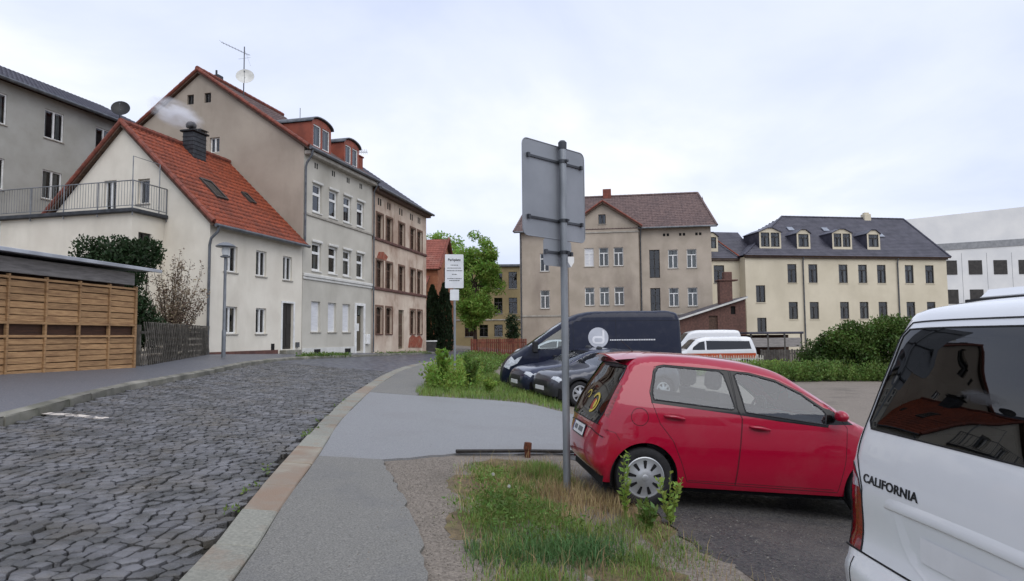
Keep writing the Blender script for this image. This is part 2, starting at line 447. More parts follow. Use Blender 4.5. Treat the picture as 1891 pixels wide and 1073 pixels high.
# ------------------------------------------------------------------ kerbs
def kerb_run(name, line_in, line_out, z_in, z_out, y0, y1, mats, dmin, dmax, depth=.22):
    bed = sheet(name, [(a[0] + .02, a[1]) for a in line_in if y0 - 1 < a[1] < y1 + 1] + [(a[0] - .02, a[1]) for a in line_out[::-1] if y0 - 1 < a[1] < y1 + 1], -0.085, m_bed, .8)
    y = y0
    while y < y1:
        L_ = random.uniform(dmin, dmax); a, b = y + .008, y + L_ - .008
        org = (xat(line_in, y), y, h(xat(line_in, y)))
        dz = random.uniform(-.008, .008); dx = random.uniform(-.008, .008); sk = random.uniform(-.015, .015)
        P = [(xat(line_in, a), a + sk), (xat(line_out, a), a - sk), (xat(line_out, b), b), (xat(line_in, b), b)]
        top = [(px + dx, py, h(px) + (z_in if i in (0, 3) else z_out) + dz) for i, (px, py) in enumerate(P)]
        c = np.mean(top, 0); bev = .014
        ins = []
        for p in top:
            d = c - np.array(p); s = np.sign(d); ins.append((p[0] + s[0] * bev, p[1] + s[1] * bev, p[2]))
        low = [(p[0], p[1], p[2] - bev) for p in top]; bot = [(p[0], p[1], p[2] - depth) for p in top]
        mb = MB(); k = 4
        vs = [tuple(np.subtract(p, org)) for p in ins + low + bot]
        mb.add(vs, [(0, 1, 2, 3)] + [(r * k + i, (r + 1) * k + i, (r + 1) * k + (i + 1) % k, r * k + (i + 1) % k) for r in range(2) for i in range(k)])
        obj('kerb_stone', mb, mats[int(random.random() ** 1.6 * len(mats))], bed, fix=True, loc=org)
        y += L_
    return bed
kerb_run('right_kerb', KL, KR, 0.004, 0.012, .6, 44, [m_kerb, m_kerb, m_kerb, m_kerb, m_kerb2], .85, 1.15)
LKo = [(x - .16, y) for x, y in LK]
kerb_run('left_kerb', LKo, LK, .06, .05, 3.0, 46, [m_kerbL], .8, 1.1, .25)

# ------------------------------------------------------------------ pavements
def seg(line, a, b): return [(xat(line, a), a)] + [p for p in line if a < p[1] < b] + [(xat(line, b), b)]
path_near = sheet('near_path', [(x + .004, y) for x, y in seg(KR, -6, 8.05)] + rough_line([(-1.62, 8.14), (-1.15, 6.7), (-.77, 5.36), (-.61, 4.52), (-.5, 3.2)]) + [(-.3, -6)], 0.0, m_asph, .4, thick=.05, wob=.003)
driveway = sheet('driveway', [(x + .004, y) for x, y in seg(KR, 8.06, 16.1)] + rough_line([(-2.37, 16.12), (-1.2, 16.45), (.08, 16.55), (1.1, 16.1), (3.2, 15.4), (4.4, 13.2), (4.4, 10.6), (.83, 9.75), (-.81, 8.95), (-1.615, 8.155)], .2, .035), -.004, m_asph2, .4, thick=.05, wob=.003)
path_far = sheet('far_path', [(x + .004, y) for x, y in seg(KR, 16.11, 50)] + [(-2.6, 50), (-2.9, 36), (-2.95, 28), (-2.7, 21.5), (-2.375, 16.13)], 0.0, m_asph, .6, thick=.05)
walk_left = sheet('left_sidewalk', [(-5.6, -4), (-6.6, 0)] + [(x - .164, y) for x, y in LK if -3 < y < 59] + [(-6.3, 59), (-6.2, 46), (-7.95, 36.9), (-9.5, 30.4), (-11.05, 24.3), (-10.7, 21), (-9.6, 16.8), (-9.8, 15.2), (-10.4, 10), (-10.4, -4)], .05, m_asph3, .6, thick=.1)
lot = sheet('parking_lot', [(1.55, 5.35), (1.25, 6.7), (.85, 7.6), (.75, 9.7), (4.5, 10.58), (12, 11), (12, 1.5), (1.9, 1.5), (1.85, 4.4)], -.02, m_lot, .25, jit=.06, wob=.006)
verge = sheet('grass_verge_soil', [(-.75, 7.7), (-.6, 6.2), (-.5, 5.4), (-.36, 4.57), (-.2, 3.4), (1.2, 3.0), (2.0, 4.5), (1.6, 5.4), (1.3, 6.6), (.9, 7.5), (.75, 9.3), (-.3, 8.85), (-.72, 8.4)], -.033, m_soil, .2, wob=.012, jit=.05)

# iron edging rail and stub along the driveway edge
m_iron = M('dark_iron', '35322f', '26221f', rough=.7, scale=20, bump=.3)
m_rust = M('rust', '6a3d28', '47291c', rough=.9, scale=25, bump=.6, bscale=60)
mb = MB(); mb.tube([(-.80, 8.93, h(-.8) + .03), (.1, 9.36, h(.1) + .035), (.95, 9.74, h(.95) + .03)], .026, 6)
tag(obj('edging_rail', mb, m_iron, None), 'thin dark iron edging rail along the pale driveway edge', 'rail')
mb = MB(); mb.tube([(.14, 9.25, h(.14) - .05), (.14, 9.25, h(.14) + .10)], .04, 8); mb.tube([(.14, 9.25, h(.14) + .08), (.15, 9.25, h(.14) + .17)], [.055, .05], 8)
tag(obj('post_stub', mb, m_rust, None), 'short rusty stub of a post behind the grass verge', 'post')

# loose pebbles on the gravel strip beside the path
peb_poly = [(-1.60, 8.12), (-1.13, 6.7), (-.75, 5.36), (-.59, 4.52), (-.48, 3.2), (-.2, 3.2), (-.34, 4.57), (-.5, 5.6), (-.62, 6.6), (-.7, 7.6), (-.8, 8.85)]
P = RNG.uniform((-1.7, 3.1), (-.1, 8.9), (9000, 2)); P = P[in_poly(P, peb_poly)][:3000]
P = np.concatenate([P, RNG.normal((-1.0, 6.6), (.16, 1.1), (130, 2))]); PZ = in_poly(P, peb_poly)
V = []; F = []
oct_v = np.array([(1, 0, 0), (0, 1, 0), (-1, 0, 0), (0, -1, 0), (0, 0, 1), (.6, .6, .6)]) 
for (x, y), inside in zip(P, PZ):
    lift = 0 if inside else .029
    s = RNG.uniform(.004, .010); a = RNG.uniform(0, 6.3); k = len(V); c_, s_ = math.cos(a), math.sin(a)
    for v in ((1, 0, 0), (0, .8, 0), (-1, 0, 0), (0, -.8, 0), (.1, .1, .8)):
        V.append((x + s * (v[0] * c_ - v[1] * s_), y + s * (v[0] * s_ + v[1] * c_), h(x) - .028 + lift + s * v[2]))
    F += [(k, k + 1, k + 4), (k + 1, k + 2, k + 4), (k + 2, k + 3, k + 4), (k + 3, k, k + 4)]
P = RNG.uniform((1.2, 4.3), (4.2, 7.4), (2600, 2)); P = P[in_poly(P, [(1.6, 5.35), (1.3, 6.6), (4.2, 6.2), (4.2, 4.3), (2.0, 4.4)])]; V2 = []; F2 = []
for x, y in P:
    s = RNG.uniform(.004, .012); k = len(V2); zb_ = h(x, y) - .018
    for v in ((1, 0, 0), (0, .8, 0), (-1, 0, 0), (0, -.8, 0), (.1, .1, .8)): V2.append((x + s * v[0], y + s * v[1], zb_ + s * v[2]))
    F2 += [(k, k + 1, k + 4), (k + 1, k + 2, k + 4), (k + 2, k + 3, k + 4), (k + 3, k, k + 4)]
tag(obj('pebbles', np_mesh('pebbles', V2, F2, 3), M('dark_pebble', '6a6660', '3f3d3b', rough=.6, scale=30, island=.4)), 'dark loose gravel stones on the wet lot beside the red car', 'pebbles', kind='stuff')
m_peb = M('pebble', '857d72', '57524b', rough=.75, scale=30, island=.3)
pb = obj('pebbles', np_mesh('pebbles', V, F, 3), m_peb); tag(pb, 'loose grey pebbles on the gravel strip beside the path', 'pebbles', kind='stuff')
# ------------------------------------------------------------------ building toolkit
g_win = glass_mat('window_glass', (.62, .66, .66), 1.0)
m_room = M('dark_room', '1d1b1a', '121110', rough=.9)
m_wframe = M('white_window_paint', 'e4e4e2', 'cfcfcc', rough=.5, scale=4)
m_bframe = M('brown_window_wood', '5d4638', '3e2d24', rough=.6, scale=8, bump=.2)
m_dframe = M('dark_window_frame', '3d3a37', '2a2826', rough=.5)
m_curt = M('net_curtain', 'c6c6c2', '9c9d9b', rough=.9, scale=6, stretch=(6, 6, .6))
m_blind = M('roller_shutter', 'd7d8da', 'c5c6c9', rough=.5, scale=2, stretch=(1, 1, 12))
m_sill = M('window_sill', 'a9a49a', '8d887f', rough=.7, scale=3)
m_zinc = M('zinc_gutter', '6f7276', '55585c', rough=.45, metal=.6, scale=4)
m_tile_red = M('orange_clay_tile', '9b4d31', '6a3425', rough=.6, scale=7, bump=.3, bscale=30, stain='4f2c20', stain_amt=.7, stain_scale=.7, island=.0, coords='pos')
m_tile_old = M('old_brown_tile', '76635f', '5a4b4a', rough=.75, scale=4, bump=.3, bscale=30, stain='54494a', stain_amt=.7, stain_scale=.5)
m_tile_dark = M('dark_slate', '4b4a55', '383843', rough=.42, scale=1.4, bump=.25, bscale=25, stain='5b5b64', stain_amt=.5, stain_scale=.4)
m_ridge = M('dull_ridge_tile', '83483a', '63382e', rough=.7, scale=5, bump=.3)

def local_fn(face, y0=0.0, x0=0.0):
    if face == 'front': return lambda u, z, d: (u, y0 + d, z)          # faces -y
    if face == 'left': return lambda u, z, d: (x0 + d, u, z)           # faces -x
    if face == 'right': return lambda u, z, d: (x0 - d, u, z)          # faces +x
    if face == 'back': return lambda u, z, d: (u, y0 - d, z)
def wall(parent, name, poly, ops, fn, mat, rev=.16, label=None):
    loops = []
    for o in ops:
        if len(o) == 5 and o[4] == 'arch':
            x0, x1, z0, z1 = o[:4]; c = (x0 + x1) / 2; w = (x1 - x0) / 2; r = .16
            loops.append([(x0, z0), (x1, z0), (x1, z1 - r)] + [(c + w * math.cos(a), z1 - r + r * math.sin(a)) for a in np.linspace(.4, math.pi - .4, 5)] + [(x0, z1 - r)])
        else:
            x0, x1, z0, z1 = o[:4]; loops.append([(x0, z0), (x1, z0), (x1, z1), (x0, z1)])
    V, T = cdt(list(poly), loops, .5, grid=False)
    C = V[T].mean(1); keep = np.ones(len(T), bool)
    for l in loops: keep &= ~in_poly(C, l)
    mb = MB(); mb.add([fn(u, z, 0) for u, z in V], [tuple(t) for t in T[keep]])
    for l in loops:
        n = len(l)
        mb.add([fn(u, z, 0) for u, z in l] + [fn(u, z, rev) for u, z in l], [(i, (i + 1) % n, n + (i + 1) % n, n + i) for i in range(n)])
    o = obj(name, mb, mat, parent, fix=True)
    if label: o['label'] = label
    return o
WCACHE = {}
def frame_mesh(w, hh, style):
    key = (style, w, hh)
    if key in WCACHE: return WCACHE[key]
    t = .10 if style == 'top' else .055; d0, d1 = 0.0, .06; mb = MB()
    mb.box(0, d0, 0, t, d1, hh); mb.box(w - t, d0, 0, w, d1, hh); mb.box(t, d0, 0, w - t, d1, t); mb.box(t, d0, hh - t, w - t, d1, hh)
    c = w / 2; q = .03
    if style in ('cross', 'crossbars'):
        zt = hh * .70; mb.box(t, d0 - .01, zt - .04, w - t, d1 - .003, zt + .04); mb.box(c - .045, d0 - .008, t, c + .045, d1 - .003, zt - .04)
        if style == 'crossbars':
            for x in (w * .27, w * .73): mb.box(x - .012, d0 + .012, t, x + .012, d1 - .02, zt - .04)
            mb.box(t, d0 + .013, hh * .36 - .012, w - t, d1 - .02, hh * .36 + .012)
            mb.box(c - .02, d0 + .01, zt + .04, c + .02, d1 - .02, hh - t)
    elif style == 'top': mb.box(t, d0 - .01, hh * .64 - .06, w - t, d1 - .003, hh * .64 + .06)
    elif style == 'two': mb.box(c - .04, d0 - .01, t, c + .04, d1 - .003, hh - t)
    elif style == 'bars':
        mb.box(c - .035, d0 - .01, t, c + .035, d1 - .003, hh - t)
        for k in (.33, .66): mb.box(t, d0 + .01, hh * k - .015, w - t, d1 - .02, hh * k + .015)
    WCACHE[key] = mb.mesh('window_frame'); return WCACHE[key]
def window(parent, x0, x1, z0, z1, style='two', face='front', pos=0.0, fm=None, rev=.16, sill=True, curtain=0.0, curtm=None, name='window', sillm=None, flat=None, glassm=None):
    w, hh = round(x1 - x0, 2), round(z1 - z0, 2); fm = fm or m_wframe
    me = frame_mesh(w, hh, style)
    key = (me.name, fm.name)
    if key not in WCACHE:
        m2 = me.copy(); m2.materials.append(fm); WCACHE[key] = m2
    o = bpy.data.objects.new(name, WCACHE[key])
    yy = pos + rev - .07 if face == 'front' else pos
    if face == 'front': o.location = (x0, pos + rev - .07, z0)
    elif face == 'left': o.location = (pos + rev - .07, x1, z0); o.rotation_euler.z = -math.pi / 2
    link(o, parent)
    sub = flat or o
    def put(nm, mb, mat):
        c = obj(nm, mb, mat, None)
        c.parent = sub
        if flat: c.location = o.location; c.rotation_euler = o.rotation_euler
        return c
    mb = MB(); mb.quad((.03, .035, .03), (w - .03, .035, .03), (w - .03, .035, hh - .03), (.03, .035, hh - .03)); put('pane', mb, glassm or g_win)
    if sill: mb = MB(); mb.bbox(-.05, -rev + .02, -.06, w + .05, .05, -.004, .01); put('sill', mb, sillm or m_sill)
    if curtain > 0:
        mb = MB()
        if curtm is m_blind: mb.box(.055, .012, hh * (1 - curtain) + .03, w - .055, .03, hh - .055)
        else:
            k = 10
            for (a, b) in ((.05, w * (.05 + .43 * curtain)), (w * (.95 - .43 * curtain), w - .05)):
                xs = np.linspace(a, b, k)
                for i in range(k - 1):
                    ya, yb = .16 + .015 * (i % 2), .16 + .015 * ((i + 1) % 2)
                    mb.quad((xs[i], ya, .03), (xs[i + 1], yb, .03), (xs[i + 1], yb, hh - .03), (xs[i], ya, hh - .03))
        put('roller_shutter' if curtm is m_blind else 'curtain', mb, curtm or m_curt)
    return o
def tiles(parent, name, O, U, Vv, lu, lv, mat, clip=None, tw=.24, tl=.34, amp=.03, lip=.028, label=None):
    """interlocking roof tiles as real relief: courses step down the slope, columns roll across it"""
    O, U, Vv = Vector(O), Vector(U).normalized(), Vector(Vv).normalized(); N = U.cross(Vv)
    if N.z < 0: N = -N
    nu = max(2, int(round(lu / tw)) * 4); us = np.linspace(0, lu, nu + 1); wv = amp * (.5 + .5 * np.cos(2 * np.pi * us / (lu / max(1, round(lu / tw)))))
    nc = max(1, int(math.ceil(lv / tl))); V = []; F = []
    for c in range(nc):
        v0, v1 = c * tl, min((c + 1) * tl, lv)
        k = len(V)
        for (v, hh) in ((v0, 0.0), (v0, lip), (v1, .002)):
            for u, w in zip(us, wv):
                V.append(tuple(O + U * u + Vv * v + N * (hh + (w if hh or v == v1 else 0) + (.0 if hh else 0))))
        for i in range(nu):
            um, vm = (us[i] + us[i + 1]) / 2, (v0 + v1) / 2
            if clip is not None and not in_poly([(um, vm)], clip)[0]: continue
            n1 = nu + 1
            F.append((k + i, k + i + 1, k + n1 + i + 1, k + n1 + i)); F.append((k + n1 + i, k + n1 + i + 1, k + 2 * n1 + i + 1, k + 2 * n1 + i))
    me = np_mesh(name, V, F, 4); me.materials.append(mat)
    o = link(bpy.data.objects.new(name, me), parent)
    # sheathing below
    P = clip or [(0, 0), (lu, 0), (lu, lv), (0, lv)]
    mb = MB(); mb.prism([tuple(O + U * u + Vv * v - N * .012) for u, v in P], tuple(-N * .09)); s = obj('roof_board', mb, m_bframe, o, fix=True)
    s.location = (0, 0, 0)
    if label: o['label'] = label
    return o
def ridge_line(parent, name, a, b, mat, r=.12, n=None):
    a, b = Vector(a), Vector(b); L_ = (b - a).length; n = n or max(2, int(L_ / .38)); mb = MB()
    for i in range(n):
        p, q = a.lerp(b, i / n), a.lerp(b, (i + 1.04) / n); mb.tube([p, q], [r, r * .88], 8)
    return obj(name, mb, mat, parent, smooth='auto')
def gutter(parent, a, b, r=.07):
    mb = MB(); mb.tube([a, b], r, 8); return obj('gutter', mb, m_zinc, parent, smooth='auto')
def pipe(parent, pts, r=.045, name='downpipe', mat=None):
    mb = MB(); mb.tube(pts, r, 8); return obj(name, mb, mat or m_zinc, parent, smooth='auto')
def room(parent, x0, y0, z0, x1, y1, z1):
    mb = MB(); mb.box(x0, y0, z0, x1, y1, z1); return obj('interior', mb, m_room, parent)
def frame(ang): a = R(ang); return Vector((math.sin(a), math.cos(a), 0)), R(90 - ang)

# ------------------------------------------------------------------ 1 white cottage
m_wall_w = M('cream_plaster', 'ddd7c9', 'd1cabc', rough=.85, scale=.9, bump=.25, bscale=120, stain='b9b3a4', stain_amt=.55, stain_scale=.5, stain_stretch=(1, 1, .35))
m_plinth = M('brown_plinth', '6a4a42', '513a35', rough=.8, scale=3, bump=.3)
m_door_d = M('dark_door', '34302d', '242120', rough=.5, scale=3, stretch=(8, 8, .5))
u14, rz14 = frame(14.2)
WH = thing('cottage', 'small cream cottage with steep orange tiled roof, smoking chimney and railed balcony', 'house', (-11.14, 24.3, .9), rz14, zbase=True)
ops = [(.85, 1.62, 1.80, 2.82), (2.78, 3.47, 1.80, 2.83), (4.60, 5.42, 1.13, 3.12), (.80, 1.57, 4.14, 5.14), (2.73, 3.42, 4.14, 5.17), (4.60, 5.29, 4.12, 5.15)]
fn = local_fn('front')
wall(WH, 'front_wall', [(0, .4), (6.1, .4), (6.1, 5.98), (0, 5.98)], ops, fn, m_wall_w)
for i, o in enumerate(ops):
    if i == 2: continue
    window(WH, *o, style='two' if i in (0, 1) else 'two', curtain=(.0, .75, 0, .9, .35, .8)[i], rev=.16)
gops = [(2.70, 3.25, 6.72, 7.66), (4.22, 4.80, 6.45, 7.70)]
wall(WH, 'gable_wall', [(0, .4), (7.88, .4), (7.88, 5.78), (3.94, 9.74), (.06, 5.9), (0, 5.9)], gops, local_fn('left'), m_wall_w)
window(WH, *gops[0], style='plain', face='left', rev=.22, curtain=.3)
window(WH, *gops[1], style='two', face='left', rev=.18, curtain=.0, sill=False, name='balcony_door')
mb = MB(); mb.poly([(0, 7.88, .4), (6.1, 7.88, .4), (6.1, 7.88, 5.8), (0, 7.88, 5.8)]); obj('back_wall', mb, m_wall_w, WH)
room(WH, .35, .45, .6, 5.9, 7.5, 5.6); room(WH, .35, 2.35, 5.65, 5.9, 5.5, 7.75)
mb = MB(); mb.box(-.012, -.025, .4, 4.3, -.002, 1.12); obj('plinth', mb, m_plinth, WH)
d = MB(); d.box(4.62, .1, 1.13, 5.40, .15, 3.10)
door = obj('door', d, m_door_d, WH)
mb = MB(); [mb.box(4.68 + k * .36, .085, 1.25 + j * .95, 4.98 + k * .36, .103, 2.05 + j * .95) for k in (0, 1) for j in (0, 1)]; obj('door_panel', mb, m_door_d, door).location = (0, 0, 0)
mb = MB(); mb.tube([(5.30, .04, 2.1), (5.30, .04, 2.25)], .012, 6); obj('handle', mb, m_zinc, door).location = (0, 0, 0)
mb = MB(); mb.box(4.50, -.03, 1.10, 4.598, .02, 3.2); mb.box(5.422, -.03, 1.10, 5.52, .02, 3.2); mb.box(4.598, -.03, 3.122, 5.422, .02, 3.2); obj('door_surround', mb, m_wframe, WH)
mb = MB(); mb.bbox(4.45, -.32, .8, 5.6, .1, 1.1, .02); obj('doorstep', mb, m_kerbL, WH)
mb = MB(); mb.box(3.83, -.012, 1.12, 4.06, .01, 1.38); obj('cellar_vent', mb, m_room, WH)
mb = MB(); mb.box(5.62, -.09, 1.2, 5.82, -.003, 1.42); obj('letter_box', mb, m_zinc, WH)
zs = 4.10 / 4.24
sl = Vector((0, 1, .967)); lv = 4.24 * math.hypot(1, .967)
roof = tiles(WH, 'roof', (-.18, -.30, 5.76), (1, 0, 0), sl, 6.25, lv, m_tile_red, tl=.30, tw=.21)
tiles(WH, 'roof', (-.18, 8.18, 5.76), (1, 0, 0), (0, -1, .967), 6.25, lv, m_tile_red, tl=.30, tw=.21)
ridge_line(WH, 'ridge', (-.2, 3.94, 9.92), (6.08, 3.94, 9.92), m_ridge, .13)
ridge_line(WH, 'verge', (-.16, -.28, 5.86), (-.16, 3.94, 9.92), m_ridge, .10)
ridge_line(WH, 'verge', (-.16, 8.16, 5.86), (-.16, 3.94, 9.92), m_ridge, .10)
gutter(WH, (-.15, -.36, 5.72), (6.1, -.36, 5.72))
pipe(WH, [(.02, -.36, 5.70), (.0, -.34, 5.5), (-.06, -.1, 5.25), (-.08, -.06, 5.0), (-.08, -.06, .8)], .05)
m_sky = M('skylight_frame', '44403d', '312e2c', rough=.5)
def skylight(x0, x1, y0, y1):
    O = Vector((x0, y0, 5.76 + (y0 + .3) * .967)); n = Vector((0, -.967, 1)).normalized(); U = Vector((1, 0, 0)); Vd = sl.normalized(); w = x1 - x0; l = (y1 - y0) * math.hypot(1, .967)
    def P(u, v, d): return tuple(O + U * u + Vd * v + n * d)
    mb = MB()
    for (a, b, c, e_) in ((0, .08, 0, l), (w - .08, w, 0, l), (.08, w - .08, 0, .09), (.08, w - .08, l - .09, l)):
        mb.prism([P(a, c, .0), P(b, c, .0), P(b, e_, .0), P(a, e_, .0)], tuple(n * .11))
    f = obj('skylight', mb, m_sky, WH, fix=True)
    mb = MB(); mb.quad(P(.08, .09, .085), P(w - .08, .09, .085), P(w - .08, l - .09, .085), P(.08, l - .09, .085)); obj('pane', mb, g_win, f).location = (0, 0, 0)
    mb = MB(); mb.quad(P(.06, .07, .06), P(w - .06, .07, .06), P(w - .06, l - .07, .06), P(.06, l - .07, .06)); obj('blind', mb, m_room, f).location = (0, 0, 0)
skylight(1.72, 2.42, 1.15, 2.0); skylight(4.28, 4.68, 1.46, 1.96)
m_chim = M('slate_chimney', '3d4045', '2a2c30', rough=.6, scale=5, bump=.3, bscale=20)
m_black = M('black_metal', '1d1d1f', '141416', rough=.5)
mb = MB(); mb.bbox(2.95, 3.30, 8.9, 3.75, 3.85, 10.42, .02)
for k in range(6): mb.box(2.93, 3.28, 9.3 + k * .18, 3.77, 3.87, 9.31 + k * .18)
ch = obj('chimney', mb, m_chim, WH)
mb = MB(); mb.bbox(2.86, 3.22, 10.42, 3.84, 3.93, 10.5, .015); mb.box(3.35, 3.3, 10.62, 3.88, 3.85, 10.65); [mb.tube([(x, y, 10.5), (x, y, 10.62)], .015, 6) for x in (3.4, 3.8) for y in (3.36, 3.8)]
obj('cap', mb, m_black, ch, fix=True).location = (0, 0, 0)
mb = MB(); mb.lathe([(.09, 0), (.09, .1), (.2, .13), (.22, .25), (.15, .36), (.03, .4), (.001, .4)], 14, c=(3.12, 3.57, 10.5)); obj('cowl', mb, m_black, ch, smooth=True).location = (0, 0, 0)
# annex with roof terrace
aops = [(-1.20, -.60, 4.82, 5.42)]
wall(WH, 'annex_wall', [(-1.5, .4), (-.003, .4), (-.003, 6.08), (-1.5, 6.08)], aops, lambda u, z, d: (u, 2.0 + d, z), m_wall_w)
window(WH, *aops[0], style='two', pos=2.0, fm=m_dframe, rev=.14)
mb = MB(); mb.poly([(-1.5, 2.0, .4), (-1.5, 7.9, .4), (-1.5, 7.9, 6.08), (-1.5, 2.0, 6.08)]); obj('annex_wall', mb, m_wall_w, WH); mb = MB(); mb.poly([(-1.5, 7.9, .4), (0, 7.9, .4), (0, 7.9, 6.08), (-1.5, 7.9, 6.08)]); obj('annex_wall', mb, m_wall_w, WH)
mb = MB(); mb.bbox(-1.68, 1.82, 6.06, -.003, 8.0, 6.2, .02); obj('terrace_slab', mb, m_chim, WH)
m_rail = M('galvanised_rail', '8a8c8e', '6f7173', rough=.4, metal=.7)
RL = thing('balcony_railing', 'thin galvanised railing round the cottage terrace with tall washing line frame', 'railing', tuple(Vector((-11.14, 24.3, 6.2)) + u14 * -1.6 + Vector((-u14.y, u14.x, 0)) * 1.9), rz14)
mb = MB(); mb.tube([(1.58, 0, .98), (0, 0, .98), (0, 6.0, .98)], .022, 6); mb.tube([(1.58, 0, .1), (0, 0, .1), (0, 6.0, .1)], .015, 6); obj('hand_rail', mb, m_rail, RL)
for p in ((1.58, 0), (.0, 0), (0, 1.5), (0, 3.0), (0, 4.5), (0, 6.0)): mb = MB(); mb.tube([(p[0], p[1], -.25), (p[0], p[1], .98)], .025, 6); obj('post', mb, m_rail, RL)
mb = MB()
for k in range(12): mb.tube([(.12 + k * .12, 0, .1), (.12 + k * .12, 0, .98)], .008, 4)
for k in range(49): mb.tube([(0, .12 + k * .12, .1), (0, .12 + k * .12, .98)], .008, 4)
obj('balusters', mb, m_rail, RL)
mb = MB(); mb.tube([(.06, .08, 0), (.06, .08, 1.86), (1.3, .08, 1.86), (1.3, .08, 0)], .02, 6); obj('washing_line_frame', mb, m_rail, RL)

# ------------------------------------------------------------------ 2 tall grey house
m_wall_g = M('grey_plaster', 'bfbbb0', 'b0aca1', rough=.85, scale=.7, bump=.2, bscale=110, stain='8d887c', stain_amt=.6, stain_scale=.45, stain_stretch=(1, 1, .25))
m_wall_gab = M('grey_gable_plaster', 'ada294', '9c9184', rough=.9, scale=.5, bump=.3, bscale=60, stain='7f766a', stain_amt=.7, stain_scale=.35, stain_stretch=(1, 1, .3))
m_cheek = M('red_dormer_cladding', '95503e', '7b4335', rough=.65, scale=2, bump=.3, bscale=30)
m_trim = M('grey_white_trim', 'd2d1cc', 'bdbcb6', rough=.7, scale=2)
GH = thing('tall_house', 'tall grey plastered house with white windows and two red roof dormers', 'house', (-9.64, 30.25, .8), rz14, zbase=True)
cols = [(.76, 1.56), (2.26, 3.06), (3.68, 4.48), (5.12, 5.92)]
gops = [(a, b, 7.50, 8.85) for a, b in cols] + [(a, b, 4.74, 6.06) for a, b in cols] + [(a, b, 1.89, 3.31) for a, b in cols[:3]] + [(5.10, 5.90, .90, 3.28), (1.0, 1.56, .86, 1.08), (3.9, 4.5, .84, 1.06)]
wall(GH, 'front_wall', [(0, .2), (6.95, .2), (6.95, 10.35), (0, 10.35)], gops, fn, m_wall_g, rev=.18)
for i, o in enumerate(gops[:8]):
    window(GH, *o, style='top', rev=.15, curtain=(0, .8, .5, .9, .7, 0, .85, .6)[i], sillm=m_trim)
    mb = MB(); mb.bbox(o[0] - .05, -.09, o[3] + .003, o[1] + .05, .0, o[3] + .12, .02); obj('lintel', mb, m_trim, GH)
for o in gops[8:11]: window(GH, *o, style='plain', rev=.18, curtain=1.0, curtm=m_blind, sillm=m_sill)
d = MB(); d.box(5.12, .14, .92, 5.88, .19, 2.75); door = obj('door', d, M('brown_green_door', '5d5648', '463f34', rough=.55, scale=4, stretch=(8, 8, .5)), GH)
mb = MB(); mb.box(5.14, .13, 2.8, 5.86, .16, 3.26); obj('fanlight', mb, g_win, door).location = (0, 0, 0)
mb = MB(); mb.box(5.32, .12, 1.95, 5.68, .138, 2.35); obj('notice', mb, m_wframe, door).location = (0, 0, 0)
mb = MB(); mb.box(4.92, -.05, .6, 5.098, .015, 3.42); mb.box(5.902, -.05, .6, 6.08, .015, 3.42); mb.box(5.098, -.05, 3.282, 5.902, .015, 3.42); obj('door_surround', mb, m_wframe, GH)
mb = MB(); mb.bbox(6.12, -.14, 1.25, 6.50, -.003, 1.78, .015); obj('meter_box', mb, m_wframe, GH)
mb = MB(); mb.bbox(.01, -.10, 4.40, 6.94, -.0, 4.56, .03); mb.bbox(.01, -.06, 4.28, 6.94, .0, 4.397, .02); obj('cornice_band', mb, m_trim, GH)
mb = MB(); mb.bbox(.01, -.06, 7.24, 6.94, -.0, 7.36, .02); obj('string_course', mb, m_sill, GH)
mb = MB(); mb.box(.01, -.03, .2, 4.9, -.002, 1.15); obj('plinth', mb, m_trim, GH)
for o in gops[12:]:
    mb = MB(); mb.box(o[0], -.034, o[2], o[1], -.031, o[3]); obj('cellar_window', mb, m_room, GH)
for x in (.95, 1.13, 2.55, 2.73, 4.05, 4.23, 5.45, 5.63):
    mb = MB(); mb.box(x - .05, -.004, 9.58, x + .05, .02, 9.85); obj('attic_vent', mb, m_room, GH)
gg = [(6.02, 6.40, 12.92, 13.40), (5.05, 5.42, 12.92, 13.40), (4.52, 5.06, 10.45, 11.18)]
wall(GH, 'gable_wall', [(0, .2), (11.44, .2), (11.44, 10.35), (5.72, 14.36), (0, 10.35)], gg, local_fn('left'), m_wall_gab)
window(GH, *gg[0], style='two', face='left', fm=m_dframe, sill=False); window(GH, *gg[1], style='two', face='left', fm=m_dframe, sill=False)
window(GH, *gg[2], style='two', face='left', fm=m_wframe, sill=False)
room(GH, .4, .5, .6, 6.9, 11, 10.2); room(GH, .4, 2.4, 10.25, 6.9, 9.0, 11.8); room(GH, .4, 4.2, 11.85, 6.9, 7.2, 13.4)
sg = (14.45 - 10.33) / 5.92; lvg = 6.07 * math.hypot(1, sg)
tiles(GH, 'roof', (-.16, -.35, 10.28), (1, 0, 0), (0, 1, sg), 7.1, lvg, m_tile_old)
tiles(GH, 'roof', (-.16, 11.79, 10.28), (1, 0, 0), (0, -1, sg), 7.1, lvg, m_tile_old)
ridge_line(GH, 'ridge', (-.2, 5.72, 14.6), (6.9, 5.72, 14.6), m_ridge)
ridge_line(GH, 'verge', (-.15, -.32, 10.36), (-.15, 5.72, 14.56), m_ridge, .09); ridge_line(GH, 'verge', (-.15, 11.76, 10.36), (-.15, 5.72, 14.56), m_ridge, .09)
gutter(GH, (-.15, -.42, 10.26), (6.95, -.42, 10.26), .08)
mb = MB(); mb.bbox(0, -.33, 10.0, 6.95, -.003, 10.2, .03); obj('eaves_board', mb, m_sill, GH)
pipe(GH, [(.05, -.42, 10.22), (.05, -.38, 9.95), (.04, -.12, 9.6), (.04, -.08, 9.4), (.04, -.08, 5.8)], .05)
pipe(GH, [(6.9, -.42, 10.22), (6.9, -.12, 9.7), (6.9, -.12, .8)], .045)
